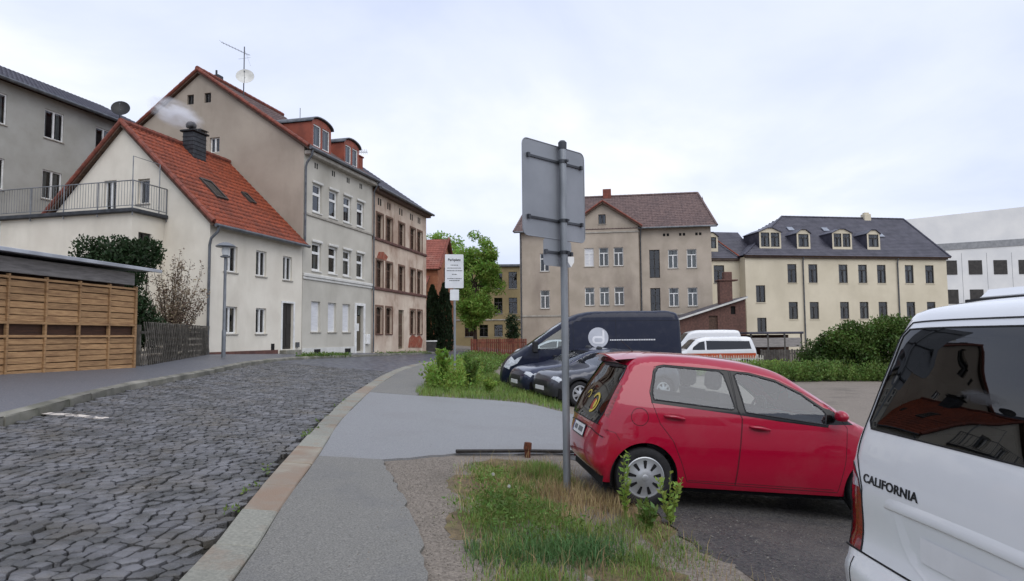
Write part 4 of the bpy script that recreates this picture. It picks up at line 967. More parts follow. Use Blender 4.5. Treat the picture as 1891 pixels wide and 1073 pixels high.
mb = MB(); mb.box(.0, .05, .0, 6.4, .08, 2.0); obj('backing_board', mb, m_plank_d, CP)
mb = MB(); mb.bbox(-.1, .0, 2.09, 6.38, .05, 2.40, .01); obj('fascia', mb, m_grey_w, CP)
mb = MB(); mb.box(.0, .3, 2.05, 6.4, 3.4, 2.38); obj('roof_frame', mb, m_plank_d, CP)
mb = MB()
for i in range(24):
    y0, y1 = -.35 + i * .17, -.35 + (i + 1) * .17; z0 = 2.45 + (y0 + .35) * .05; a = .02 * (i % 2)
    mb.prism([(-.3, y0, z0 + a), (6.85, y0, z0 + a), (6.85, y1, z0 + .02 - a + .008), (-.3, y1, z0 + .02 - a + .008)], (0, 0, .012))
obj('sheet_roof', mb, m_sheet, CP, fix=True)
mb = MB(); mb.bbox(-.3, -.40, 2.435, 6.86, -.352, 2.515, .008); obj('roof_edge', mb, m_sheet, CP)
mb = MB(); mb.box(6.36, .05, 0, 6.4, 3.4, 2.0); obj('side_boarding', mb, m_plank_d, CP)

# lattice fence between carport and cottage
m_latt = M('weathered_grey_wood', '6b665e', '4d4943', rough=.85, scale=6, bump=.3, island=.25)
A_, B_ = Vector((-9.62, 17.35, 0)), Vector((-11.05, 24.15, 0)); dl = B_ - A_; Lf = dl.length; rzf = math.atan2(dl.y, dl.x)
LF = thing('lattice_fence', 'weathered grey crossed lattice fence between the carport and the cottage', 'fence', (A_.x, A_.y, .93), rzf)
sl_me = {}
for s in (-1, 1):
    mb = MB(); mb.bbox(-.02, -.012 + .013 * s, -.62, .02, .011 + .013 * s, .62, .004); me = mb.mesh('slat'); me.materials.append(m_latt)
    k = 0
    while k * .17 < Lf - .3:
        o = bpy.data.objects.new('slat', me); link(o, LF, (.25 + k * .17, 0, .56)); o.rotation_euler = (0, R(24 * s + random.uniform(-2, 2)), 0); k += 1
for z in (.3, .82): mb = MB(); mb.bbox(0, .03, z, Lf, .07, z + .07, .006); obj('rail', mb, m_latt, LF)
for k in range(4): mb = MB(); x = .05 + k * (Lf - .15) / 3; mb.bbox(x - .05, .07, -.1, x + .05, .17, 1.05, .01); obj('post', mb, m_latt, LF)

# street lamp
m_lampg = M('lamp_grey', '7b7f84', '666a6f', rough=.45, metal=.3)
SL = thing('street_lamp', 'grey street lamp with flat round hood in front of the cottage', 'street lamp', (-9.95, 22.9, h(-9.95) + .07))
mb = MB(); mb.lathe([(.07, 0), (.07, .9), (.055, .95), (.045, 3.2), (.045, 3.42)], 10); obj('pole', mb, m_lampg, SL, smooth='auto')
mb = MB(); mb.lathe([(.001, 3.40), (.16, 3.42), (.17, 3.46), (.06, 3.5), (.001, 3.5)], 18); obj('collar', mb, m_lampg, SL, smooth='auto')
mb = MB(); mb.lathe([(.10, 3.5), (.12, 3.6), (.13, 3.78), (.001, 3.78)], 14); obj('globe', mb, M('frosted_glass', 'cfd2d2', 'bfc2c2', rough=.3), SL, smooth='auto')
mb = MB(); mb.lathe([(.001, 3.76), (.30, 3.77), (.33, 3.80), (.27, 3.86), (.12, 3.93), (.001, 3.95)], 22); obj('hood', mb, m_lampg, SL, smooth='auto')

# ------------------------------------------------------------------ signs
m_alus = M('sign_back_grey', '8c9096', '7c8086', rough=.5, metal=.15, scale=1.5, spec=.4)
m_pole = M('galvanised_pole', '8f9397', '74787c', rough=.45, metal=.45, scale=6, stretch=(1, 1, .3))
m_clip = M('sign_clamp', '4a4d52', '37393d', rough=.5, metal=.4)
SG = thing('road_sign', 'back of a large square grey road sign on a galvanised pole in the grass', 'sign', (.53, 7.31, h(.53) - .02), R(45))
z0 = h(.53) - .02
def rrect(x0, x1, z0_, z1, r, n=5):
    out = []
    for (cx, cz, a0) in ((x1 - r, z1 - r, 0), (x0 + r, z1 - r, 90), (x0 + r, z0_ + r, 180), (x1 - r, z0_ + r, 270)):
        for k in range(n): a = R(a0 + 90 * k / (n - 1)); out.append((cx + r * math.cos(a), cz + r * math.sin(a)))
    return out
mb = MB(); mb.tube([(0, 0, -.3), (0, 0, 3.72 - z0)], .040, 14); obj('pole', mb, m_pole, SG, smooth='auto')
mb = MB(); mb.lathe([(.046, 3.66 - z0), (.048, 3.735 - z0), (.03, 3.755 - z0), (.001, 3.757 - z0)], 14); obj('pole_cap', mb, m_clip, SG, smooth='auto')
mb = MB(); mb.prism([(x, .062, z) for x, z in rrect(-.575, .445, 2.66 - z0, 3.70 - z0, .07)], (0, .006, 0)); pn = obj('panel', mb, m_alus, SG, fix=True)
mb = MB(); rr_ = rrect(-.575, .445, 2.66 - z0, 3.70 - z0, .07); mb.tube([(x, .062, z) for x, z in rr_ + rr_[:1]], .006, 5, cap=False); obj('rim', mb, m_alus, pn)
mb = MB(); mb.prism([(x, .062, z) for x, z in rrect(-.26, .20, 2.36 - z0, 2.655 - z0, .04)], (0, .005, 0)); obj('supplementary_panel', mb, m_alus, SG, fix=True)
for z, a, b in ((3.52, -.50, .37), (2.86, -.50, .37), (2.51, -.24, .18)):
    mb = MB(); mb.box(a, .045, z - z0 - .012, b, .06, z - z0 + .012); mb.lathe([(.050, z - z0 - .018), (.050, z - z0 + .018)], 12)
    for x in (a, b): mb.box(x - .016, .030, z - z0 - .022, x + .016, .058, z - z0 + .022)
    mb.box(-.015, -.075, z - z0 - .012, .015, -.04, z - z0 + .012); obj('clamp', mb, m_clip, SG, fix=True)
mb = MB(); mb.prism([(x, -.046, z) for x, z in ((.03, 2.46 - z0), (.10, 2.46 - z0), (.10, 2.40 - z0), (.065, 2.345 - z0), (.03, 2.40 - z0))], (0, -.003, 0)); o = obj('sticker', mb, m_wframe, SG, fix=True); o.rotation_euler.z = R(-30)
m_black_ink = M('black_ink', '2d2d30', '232326', rough=.7)
PS = thing('notice_board', 'white parking notice board with lines of text on a slim pole in the weeds', 'sign', (-1.85, 20.28, h(-1.85)), R(8))
zz = h(-1.85)
m_board = M('white_board', 'd6d8da', 'c6c9cc', rough=.5, scale=3)
mb = MB(); mb.tube([(0, .05, -.3), (0, .05, 4.08 - zz)], .035, 10); obj('pole', mb, m_pole, PS, smooth='auto')
mb = MB(); mb.prism([(x, 0, z) for x, z in rrect(-.29, .27, 3.07 - zz, 4.1 - zz, .03)], (0, .012, 0)); bd = obj('board', mb, m_board, PS, fix=True)
mb = MB(); mb.prism([(x, .004, z) for x, z in rrect(-.14, .13, 2.70 - zz, 3.03 - zz, .02)], (0, .01, 0)); obj('small_plate', mb, m_board, PS, fix=True)
def text_obj(name, body, size, mat, parent, loc, rot, sx=1.0, bold=0.0, align='CENTER', ext=.0015):
    cu = bpy.data.curves.new(name, 'FONT'); cu.body = body; cu.size = size; cu.align_x = align; cu.offset = bold; cu.extrude = ext
    tmp = bpy.data.objects.new(name, cu); COL.objects.link(tmp); dg = bpy.context.evaluated_depsgraph_get(); dg.update()
    me = bpy.data.meshes.new_from_object(tmp.evaluated_get(dg)); bpy.data.objects.remove(tmp); me.materials.clear(); me.materials.append(mat)
    o = bpy.data.objects.new(name, me); COL.objects.link(o); o.parent = parent; o.location = loc; o.rotation_euler = rot; o.scale = (sx, 1, 1); return o
text_obj('heading_text', 'Parkplatz', .105, m_black_ink, bd, (-.01, -.002, 3.90 - zz), (R(90), 0, 0), 1.0, .002)
mb = MB()
for z, w in ((3.77, .22), (3.68, .42), (3.60, .46), (3.49, .14), (3.36, .42), (3.30, .3)):
    x = -.01 - w / 2
    while x < w / 2 - .01: l = random.uniform(.02, .05); mb.box(x, -.0015, z - zz - .011, min(x + l, w / 2), -.0002, z - zz + .011); x += l + .012
obj('text_lines', mb, m_black_ink, bd)
mb = MB(); [mb.box(-.2, .012, z - zz, .2, .03, z - zz + .03) for z in (3.15, 4.0)]; obj('clamp', mb, m_clip, PS)

# ------------------------------------------------------------------ fences beyond the lot
m_redw = M('red_brown_stain', '7a4436', '5c332a', rough=.8, scale=5, island=.25, bump=.2)
def picket_fence(name, label, a, b, hh, zb, mat, w, gap, point=False):
    a, b = Vector((*a, 0)), Vector((*b, 0)); d_ = b - a; t = thing(name, label, 'fence', (a.x, a.y, zb), math.atan2(d_.y, d_.x)); L_ = d_.length
    mb = MB()
    if point: mb.prism([(0, 0, 0), (w, 0, 0), (w, 0, hh - w * .6), (w / 2, 0, hh), (0, 0, hh - w * .6)], (0, .02, 0))
    else: mb.bbox(0, 0, 0, w, .022, hh, .004)
    me = mb.mesh('picket'); me.materials.append(mat); x = 0
    while x < L_: o = bpy.data.objects.new('picket', me); link(o, t, (x, random.uniform(-.004, .004), random.uniform(-.02, .02))); x += w + gap
    for z in (.25 * hh, .78 * hh): mb = MB(); mb.bbox(0, .025, z, L_, .065, z + .07, .006); obj('rail', mb, mat, t)
    k = 0
    while k < L_ + .1: mb = MB(); mb.bbox(k, .066, -.3, k + .09, .15, hh + .03, .01); obj('post', mb, mat, t); k += 2.0
    return t
picket_fence('red_fence', 'red-brown board fence beneath the leafy tree', (-3.15, 46.5), (.6, 46.0), 1.35, h(-1.5) - .05, m_redw, .11, .025)
m_pale = M('pale_picket_paint', 'c9c4bb', 'aaa59c', rough=.7, island=.15)
picket_fence('white_picket_fence', 'low pale picket fence in front of the white ambulance', (9.3, 37.6), (13.6, 37.2), 1.0, -.55, m_pale, .05, .08, True)
m_dkf = M('tarred_grey_board', '57534e', '3f3c39', rough=.85, island=.25, scale=5)
picket_fence('dark_fence', 'dark grey board fence beside the hedge at the back of the lot', (15.6, 43), (19.2, 43), 1.3, -.7, m_dkf, .14, .02)
LT = thing('lean_to_shelter', 'low open shelter with flat grey roof behind the dark board fence', 'shelter', (15.3, 44.2, -.75))
mb = MB(); mb.bbox(0, 0, 2.35, 3.6, 2.5, 2.5, .03); obj('roof', mb, m_tile_dark, LT)
for x in (.1, 1.2, 2.3, 3.4): mb = MB(); mb.bbox(x, .05, 0, x + .1, .15, 2.35, .01); obj('post', mb, m_dkf, LT)
mb = MB(); mb.box(.1, 2.3, 0, 3.5, 2.4, 2.3); obj('back_boards', mb, m_plank_d, LT); mb = MB(); mb.bbox(.1, .06, 1.5, 3.5, .12, 2.1, .01); obj('front_board', mb, m_grey_w, LT)
GT = thing('yard_gate', 'dark yard gate with white top bar beside the weathered house', 'gate', (-6.1, 47.2, .5), R(12))
mb = MB(); mb.box(-.9, 0, 0, .5, .04, .75); obj('gate_leaf', mb, m_dframe, GT); mb = MB(); mb.box(-.95, -.03, .78, .55, .03, .86); obj('top_bar', mb, m_wframe, GT)

# ------------------------------------------------------------------ chimney smoke
sp_ = place((-11.14, 24.3, 0), rz14, 3.12, 3.57, 11.0)
bm = bmesh.new(); bmesh.ops.create_icosphere(bm, subdivisions=3, radius=1.0); me = bpy.data.meshes.new('smoke'); bm.to_mesh(me); bm.free()
smo = bpy.data.objects.new('chimney_smoke', me); COL.objects.link(smo); smo.location = sp_ + Vector((-.62, -.1, .22)); smo.scale = (1.35, .8, .62); smo.rotation_euler = (0, R(24), 0)
tag(smo, 'thin white smoke drifting from the cottage chimney', 'smoke', kind='stuff')
m = bpy.data.materials.new('smoke'); m.use_nodes = True; t = m.node_tree; t.nodes.clear()
o = t.nodes.new('ShaderNodeOutputMaterial'); v = t.nodes.new('ShaderNodeVolumePrincipled'); v.inputs['Color'].default_value = (.92, .93, .96, 1); v.inputs['Anisotropy'].default_value = 0.2
tc = t.nodes.new('ShaderNodeTexCoord'); ln = t.nodes.new('ShaderNodeVectorMath'); ln.operation = 'LENGTH'; t.links.new(tc.outputs['Object'], ln.inputs[0])
mr = t.nodes.new('ShaderNodeMapRange'); mr.inputs[1].default_value = 1.0; mr.inputs[2].default_value = .0; t.links.new(ln.outputs['Value'], mr.inputs[0])
no = t.nodes.new('ShaderNodeTexNoise'); no.inputs['Scale'].default_value = 2.2; no.inputs['Detail'].default_value = 3; t.links.new(tc.outputs['Object'], no.inputs['Vector'])
m2 = t.nodes.new('ShaderNodeMapRange'); m2.inputs[1].default_value = .38; m2.inputs[2].default_value = .7; m2.inputs[4].default_value = 7.0; t.links.new(no.outputs['Fac'], m2.inputs[0])
mu = t.nodes.new('ShaderNodeMath'); mu.operation = 'MULTIPLY'; t.links.new(mr.outputs[0], mu.inputs[0]); t.links.new(m2.outputs[0], mu.inputs[1]); t.links.new(mu.outputs[0], v.inputs['Density']); t.links.new(v.outputs[0], o.inputs['Volume'])
me.materials.append(m)
# ------------------------------------------------------------------ vehicles
def hermite(xs, ys):
    xs, ys = np.array(xs, float), np.array(ys, float); d = np.diff(ys) / np.diff(xs)
    m = np.zeros(len(xs)); m[0], m[-1] = d[0], d[-1]
    for i in range(1, len(xs) - 1):
        m[i] = 0 if d[i - 1] * d[i] <= 0 else 2 * d[i - 1] * d[i] / (d[i - 1] + d[i])
    def f(x):
        x = np.clip(x, xs[0], xs[-1]); i = np.clip(np.searchsorted(xs, x) - 1, 0, len(xs) - 2); hh = xs[i + 1] - xs[i]; t = (x - xs[i]) / hh
        return (2 * t ** 3 - 3 * t ** 2 + 1) * ys[i] + (t ** 3 - 2 * t ** 2 + t) * hh * m[i] + (-2 * t ** 3 + 3 * t ** 2) * ys[i + 1] + (t ** 3 - t ** 2) * hh * m[i + 1]
    return f
def curve2(pts, step):
    P = np.array(pts, float); ch = np.r_[0, np.cumsum(np.hypot(*np.diff(P[:, :2], axis=0).T))]
    n = len(P); T = np.zeros_like(P)
    for i in range(n):
        a, b = max(i - 1, 0), min(i + 1, n - 1)
        if 0 < i < n - 1:
            h0, h1 = ch[i] - ch[i - 1], ch[i + 1] - ch[i]; T[i] = ((P[i] - P[i - 1]) / h0 * h1 + (P[i + 1] - P[i]) / h1 * h0) / (h0 + h1)
        else: T[i] = (P[b] - P[a]) / (ch[b] - ch[a])
    s = np.linspace(0, ch[-1], int(ch[-1] / step) + 1); i = np.clip(np.searchsorted(ch, s) - 1, 0, n - 2); hh = (ch[i + 1] - ch[i])[:, None]; t = ((s - ch[i])[:, None]) / hh
    Q = (2 * t ** 3 - 3 * t ** 2 + 1) * P[i] + (t ** 3 - 2 * t ** 2 + t) * hh * T[i] + (-2 * t ** 3 + 3 * t ** 2) * P[i + 1] + (t ** 3 - t ** 2) * hh * T[i + 1]
    return Q
class Shell:
    """vehicle body: side silhouette blown up to its half-width profile, cut along window and door outlines"""
    def __init__(s, top, sill, yprof, taper, p=2.4, step=.05, neta=14):
        s.p, s.step, s.sill = p, step, sill
        Q = curve2(top, step); s.P = Q[:, :2]; s.r = Q[:, 2]
        s.S = np.r_[0, np.cumsum(np.hypot(*np.diff(s.P, axis=0).T))]
        t = np.gradient(s.P, axis=0); t /= np.hypot(*t.T)[:, None]; nrm = np.stack([t[:, 1], -t[:, 0]], 1)
        k = max(1, int(.06 / step)); ker = np.ones(2 * k + 1) / (2 * k + 1)
        for _ in range(2):
            pad = np.pad(nrm, ((k, k), (0, 0)), mode='edge'); nrm = np.stack([np.convolve(pad[:, i], ker, 'valid') for i in (0, 1)], 1)
        s.n = nrm / np.hypot(*nrm.T)[:, None]
        s.I = s.P + s.n * s.r[:, None]
        s.fy = hermite([a for a, b in yprof], [b for a, b in yprof]); s.ft = hermite([a for a, b in taper], [b for a, b in taper])
        s.eta = np.linspace(-1, 1, neta + 1); s.parts = {}; s.LW = .8
    def Y(s, x, z): return s.fy(z) * s.ft(x)
    def side3(s, x, z, sg, off=0.0):
        x, z = np.asarray(x, float), np.asarray(z, float); return np.stack([x, sg * (s.Y(x, z) + off), z], -1)
    def strip3(s, S, e):
        S = np.asarray(S, float); e = np.clip(np.asarray(e, float), -1, 1)
        f = lambda a: np.interp(S, s.S, a)
        d = f(s.r) * (1 - (1 - np.abs(e) ** s.p) ** (1 / s.p))
        nx, nz = f(s.n[:, 0]), f(s.n[:, 1]); x = f(s.P[:, 0]) + nx * d; z = f(s.P[:, 1]) + nz * d
        return np.stack([x, e * s.Y(f(s.I[:, 0]), f(s.I[:, 1])), z], -1)
    def Sat(s, x, z): return s.S[np.argmin((s.P[:, 0] - x) ** 2 + (s.P[:, 1] - z) ** 2)]
    def spoly(s, pts): return [(s.Sat(*a), e) for a, e in pts]
    def build(s, side, strip, arches, default='body'):
        """side: list (label, polygon (x,z)); strip: list (label, polygon (S,eta))"""
        L_ = []
        bnd = [tuple(p) for p in s.I]; a, b = bnd[0], bnd[-1]
        low = resample([(b[0], s.sill), (a[0], s.sill)], .15); bnd = bnd + low
        bnd = [p for i, p in enumerate(bnd) if np.hypot(p[0] - bnd[i - 1][0], p[1] - bnd[i - 1][1]) > 1e-4]
        loops = [resample(pl, s.step * 1.2, True) for _, pl in side] + [[(cx + Rr * math.cos(t), cz + Rr * math.sin(t)) for t in np.linspace(0, 2 * math.pi, 40, endpoint=False)] for cx, cz, Rr in arches]
        V, T = cdt(bnd, loops, s.step * 1.4)
        C = V[T].mean(1); lab = np.array([default] * len(T), dtype=object); done = np.zeros(len(T), bool)
        for cx, cz, Rr in arches: k = np.hypot(C[:, 0] - cx, C[:, 1] - cz) < Rr; lab[k & ~done] = None; done |= k
        for name, pl in side: k = in_poly(C, pl) & ~done; lab[k] = name; done |= k
        soup = []
        for sg in (1, -1):
            V3 = s.side3(V[:, 0], V[:, 1], sg)
            for l in set(lab):
                if l is None: continue
                soup.append(((l, sg) if l != default else (default, 0), V3, T[lab == l]))
        # strip
        sb = [(x, -1 * s.LW) for x in s.S] + [(s.S[-1], e * s.LW) for e in s.eta[1:-1]] + [(x, s.LW) for x in s.S[::-1]] + [(0, e * s.LW) for e in s.eta[::-1][1:-1]]
        lo = [resample([(x, e * s.LW) for x, e in pl], s.step * 1.2, True) for _, pl in strip]
        pts = sb + []; 
        G = np.array([(x, e * s.LW) for x in s.S[1:-1] for e in s.eta[1:-1]])
        if lo:
            A = [p for l in lo for p in l]; B = [l[(i + 1) % len(l)] for l in lo for i in range(len(l))]
            G = G[seg_dist(G, A, B) > s.step * .35]
        allp = sb + [tuple(g) for g in G]; ed = [(i, (i + 1) % len(sb)) for i in range(len(sb))]
        for l in lo:
            k = len(allp); allp += l; ed += [(k + i, k + (i + 1) % len(l)) for i in range(len(l))]
        r = delaunay_2d_cdt([Vector(p) for p in allp], ed, [], 0, 1e-6)
        V = np.array([tuple(p) for p in r[0]]); T = np.array([f for f in r[2] if len(f) == 3])
        V3 = s.strip3(V[:, 0], V[:, 1] / s.LW); C = V[T].mean(1); lab = np.array([default] * len(T), dtype=object); done = np.zeros(len(T), bool)
        for name, pl in strip: k = in_poly(C, [(x, e * s.LW) for x, e in pl]) & ~done; lab[k] = name; done |= k
        for l in set(lab): soup.append(((l, 0), V3, T[lab == l]))
        # shared normals
        allV = np.concatenate([V3[T].reshape(-1, 3) for _, V3, T in soup]); key = np.round(allV * 4000).astype(np.int64)
        _, inv = np.unique(key, axis=0, return_inverse=True); inv = inv.ravel()
        tri = allV.reshape(-1, 3, 3); fnm = np.cross(tri[:, 1] - tri[:, 0], tri[:, 2] - tri[:, 0])
        xs = s.P[:, 0]; c = tri.mean(1).copy(); c[:, 0] = np.clip(c[:, 0], xs.min() + .9, xs.max() - .9); c[:, 1] = 0; c[:, 2] = np.minimum(c[:, 2], .75)
        flip = ((tri.mean(1) - c) * fnm).sum(1) < 0; fnm[flip] *= -1
        acc = np.zeros((inv.max() + 1, 3)); np.add.at(acc, inv, np.repeat(fnm, 3, 0)); ln = np.linalg.norm(acc, axis=1); acc /= np.maximum(ln, 1e-12)[:, None]
        out = {}; off = 0
        for name, V3, T in soup:
            n = len(T); ii = inv[off * 3:(off + n) * 3].reshape(-1, 3).copy(); fl = flip[off:off + n]; ii[fl] = ii[fl][:, ::-1]
            out.setdefault(name, []).append(ii); off += n
        pos = np.zeros((inv.max() + 1, 3)); pos[inv] = allV
        s.pos, s.nrm, s.out = pos, acc, out
        return s
    def emit(s, parent, table):
        """table: label -> (object name, material)"""
        made = {}
        for (l, sg), tl in s.out.items():
            T = np.concatenate(tl); T = T[(T[:, 0] != T[:, 1]) & (T[:, 1] != T[:, 2]) & (T[:, 0] != T[:, 2])]
            u, inv = np.unique(T, return_inverse=True); me = np_mesh(table[l][0], s.pos[u], inv.reshape(-1, 3), 3)
            me.polygons.foreach_set('use_smooth', [True] * len(me.polygons)); me.validate()
            if len(me.vertices) == len(u): me.normals_split_custom_set_from_vertices([tuple(v) for v in s.nrm[u]])
            me.materials.append(table[l][1]); made[l, sg] = link(bpy.data.objects.new(table[l][0], me), parent)
        return made
    def seam_side(s, mb, pts, sg, r=.004, closed=False, off=.0):
        q = resample(pts, .06, closed); q = q + q[:1] if closed else q
        P3 = s.side3([a for a, b in q], [b for a, b in q], sg, off); mb.tube([tuple(p) for p in P3], r, 4)
    def seam_strip(s, mb, pts, r=.004, closed=False):
        q = resample([(a, e * s.LW) for a, e in pts], .04, closed); q = q + q[:1] if closed else q
        mb.tube([tuple(p) for p in s.strip3([a for a, b in q], [b / s.LW for a, b in q])], r, 4)

m_tyre = M('tyre_rubber', '232325', '18181a', rough=.8, scale=20)
m_hub = M('silver_wheel', 'aeb0b3', '96989b', rough=.35, metal=.55, coords='obj')
m_dark = M('dark_plastic', '222326', '18191b', rough=.55)
m_seam = M('panel_gap', '17171a', '101012', rough=.7)
m_under = M('underbody', '121214', '0c0c0e', rough=.9)
m_seat = M('seat_fabric', '4a4c50', '36383b', rough=.9, coords='obj')
m_tail = M('tail_lamp_red', '8c0f18', '5c0a10', rough=.12, coat=1, scale=25, coords='obj', stretch=(1, 1, 3))
m_clear = M('lamp_clear', 'c9cdd2', '9fa4aa', rough=.1, coat=1, scale=18, coords='obj')
m_plate = M('number_plate', 'd9dadb', 'cccdce', rough=.4, coords='obj')
m_blue = M('plate_blue', '23459a', '1c3a85', rough=.4)
g_car = glass_mat('car_glass', (.74, .79, .79), 1.0, .01)
g_dark = glass_mat('privacy_glass', (.045, .05, .052), .7, .01)
def car_paint(name, c, flake=.0, rough=.28, coat=1.0, spec=.5):
    return M(name, c, None, rough=rough, scale=2, lo=.0, hi=8.0, spec=spec, coat=coat, metal=flake, coords='obj', stain='8a8580', stain_amt=.05, stain_scale=3)
def wheel(parent, x, yc, Rr, rim, sg, w=.17, slots=9, spoke=False, z=None):
    t = MB(); z = Rr if z is None else z; c = (x, yc, z)
    t.lathe([(rim, sg * w * .46), (rim + .015, sg * w * .5), (Rr - .035, sg * w * .52), (Rr - .008, sg * w * .44), (Rr, sg * w * .3), (Rr, -sg * w * .3), (Rr - .01, -sg * w * .46), (rim, -sg * w * .46)], 36, 'y', c)
    wo = obj('wheel', t, m_tyre, parent, smooth='auto', fix=True)
    t = MB(); t.lathe([(rim + .006, sg * w * .47), (rim - .004, sg * w * .50), (rim - .022, sg * w * .47), (rim * .62, sg * w * .52), (rim * .36, sg * w * .57), (rim * .30, sg * w * .60), (.001, sg * w * .61)], 36, 'y', c)
    ho = obj('rim', t, m_hub, wo, smooth='auto', fix=True)
    for k in range(slots):
        t = MB()
        a = 2 * math.pi * k / slots + .2; ca, sa = math.cos(a), math.sin(a)
        r0, r1, hw0, hw1 = rim * .46, rim * .83, rim * .05, rim * (.10 if not spoke else .2)
        y0, y1 = yc + sg * w * .565, yc + sg * w * .500
        P = []
        for (rr, hw, yy) in ((r0, -hw0, y0), (r1, -hw1, y1), (r1 + .006, 0, y1), (r1, hw1, y1), (r0, hw0, y0)):
            P.append((x + rr * ca - hw * sa, yy, z + rr * sa + hw * ca))
        t.poly(P); obj('rim_slot', t, m_under, wo)
    t = MB(); t.lathe([(rim * .17, sg * w * .612), (rim * .15, sg * w * .625), (.001, sg * w * .626)], 16, 'y', c); obj('hub_cap', t, m_hub, wo, smooth='auto')
    return wo
def under(parent, x0, x1, W, z0, z1, arches=()):
    mb = MB(); mb.box(x0, -W, z0, x1, W, z1); obj('underbody', mb, m_under, parent)
def arch_liner(parent, x, z, Rr, W):
    for sg in (1, -1):
        mb = MB(); n = 20; vs = []
        for k in range(n + 1):
            a = math.pi * (k / n * 1.2 - .1)
            for y in (W * sg, (W - .3) * sg): vs.append((x + Rr * math.cos(a), y, z + Rr * math.sin(a)))
        mb.add(vs, [(2 * k, 2 * k + 1, 2 * k + 3, 2 * k + 2) for k in range(n)]); mb.add([vs[2 * k + 1] for k in range(n + 1)], [tuple(range(n + 1))]); obj('wheel_arch', mb, m_under, parent)
def seat(parent, x, y, z, w=.48, hgt=.62, head=True):
    mb = MB(); mb.bbox(x - .25, y - w / 2, z, x + .27, y + w / 2, z + .16, .05); s_ = obj('seat', mb, m_seat, parent)
    mb = MB(); bm_ = [(x - .32, z + .1), (x - .16, z + .1), (x - .28, z + .1 + hgt), (x - .42, z + .1 + hgt)]
    mb.prism([(a, y - w / 2, b) for a, b in bm_], (0, w, 0)); obj('backrest', mb, m_seat, s_, fix=True)
    if head: mb = MB(); mb.bbox(x - .45, y - .14, z + hgt + .13, x - .34, y + .14, z + hgt + .33, .04); obj('headrest', mb, m_seat, s_)
    return s_
def pose(o, local, world_pt, head, pitch=0.0, roll=0.0):
    m_ = Matrix.Rotation(R(head), 4, 'Z') @ Matrix.Rotation(R(pitch), 4, 'Y') @ Matrix.Rotation(R(roll), 4, 'X')
    o.matrix_world = Matrix.Translation(Vector(world_pt) - (m_ @ Vector(local))) @ m_

# ---- red hatchback
RC = thing('red_hatchback', 'small bright red five-door hatchback parked beside the sign pole', 'car')
top = [(.12, .25, .03), (.03, .33, .08), (0.0, .45, .13), (.01, .58, .13), (.035, .68, .115), (.055, .78, .085), (.12, .93, .06), (.21, 1.12, .05), (.305, 1.29, .045), (.345, 1.365, .045), (.42, 1.455, .08), (.58, 1.50, .10), (.9, 1.525, .108), (1.3, 1.521, .108), (1.7, 1.49, .108), (2.0, 1.42, .095), (2.25, 1.275, .065), (2.5, 1.135, .07), (2.78, .975, .08), (3.0, .91, .10), (3.25, .83, .13), (3.42, .72, .16), (3.52, .56, .18), (3.54, .42, .16), (3.50, .30, .10), (3.42, .22, .03)]
sh = Shell(top, .21, [(.15, .74), (.25, .785), (.45, .815), (.62, .82), (.8, .808), (.93, .79), (1.05, .755), (1.2, .70), (1.35, .635), (1.48, .58)], [(-.05, .90), (.25, .965), (.6, .995), (1.2, 1.0), (2.6, 1.0), (3.1, .97), (3.54, .86)], p=2.5, step=.035, neta=20)
w_r = [(.60, 1.045), (.585, 1.11), (.625, 1.31), (.66, 1.36), (.72, 1.378), (1.30, 1.372), (1.345, 1.34), (1.435, 1.02), (1.40, 1.0)]
w_f = [(1.545, .985), (1.46, 1.345), (1.50, 1.366), (1.62, 1.36), (1.90, 1.307), (2.15, 1.20), (2.36, 1.065), (2.40, 1.02), (2.385, .918)]
srr = [(.57, 1.012), (.56, 1.11), (.60, 1.325), (.645, 1.378), (.72, 1.398), (1.35, 1.392), (1.62, 1.378), (1.90, 1.326), (2.16, 1.218), (2.38, 1.085), (2.47, 1.06), (2.41, .89), (1.9, .918), (1.40, .96)]
bp_ = [(1.40, .996), (1.44, 1.015), (1.352, 1.342), (1.35, 1.374), (1.455, 1.37), (1.452, 1.345), (1.54, .985)]
tri_ = [(2.392, .918), (2.405, 1.02), (2.37, 1.065), (2.44, 1.075), (2.60, .985), (2.70, .935)]
rd = [(.97, .27), (1.46, .26), (1.50, .92), (1.452, 1.02), (1.40, 1.385), (.70, 1.392), (.62, 1.37), (.555, 1.12), (.575, 1.02), (.66, .82), (.80, .66), (.90, .45)]
fd = [(1.468, .26), (2.545, .25), (2.60, .55), (2.615, .90), (2.45, 1.095), (2.16, 1.225), (1.92, 1.325), (1.63, 1.380), (1.42, 1.385), (1.46, 1.02), (1.508, .92)]
rw = sh.spoly([((.055, .78), -.80), ((.055, .78), .80), ((.09, .86), .875), ((.295, 1.27), .90), ((.345, 1.365), .88), ((.345, 1.365), -.88), ((.295, 1.27), -.90), ((.09, .86), -.875)])
ws = sh.spoly([((2.04, 1.38), -.84), ((2.04, 1.38), .84), ((2.75, .99), .90), ((2.80, .965), .84), ((2.80, .965), -.84), ((2.75, .99), -.90)])
tl1 = sh.spoly([((.09, .86), .90), ((.09, .86), 1.0), ((.24, 1.18), 1.0), ((.24, 1.18), .92)]); tl2 = [(a, -e) for a, e in tl1]
sh.build([('side_window', w_r), ('side_window2', w_f), ('pillar', bp_), ('mirror_trim', tri_), ('surround', srr), ('rear_door', rd), ('front_door', fd)], [('rear_window', rw), ('windscreen', ws), ('tail_lamp', tl1), ('tail_lamp2', tl2)], [(.535, .29, .335), (2.945, .29, .335)])
m_red = car_paint('crimson_paint', '980329', spec=.2)
m_gloss = M('gloss_black', '0d0e0f', '090a0a', rough=.15, coat=.2, spec=.25)
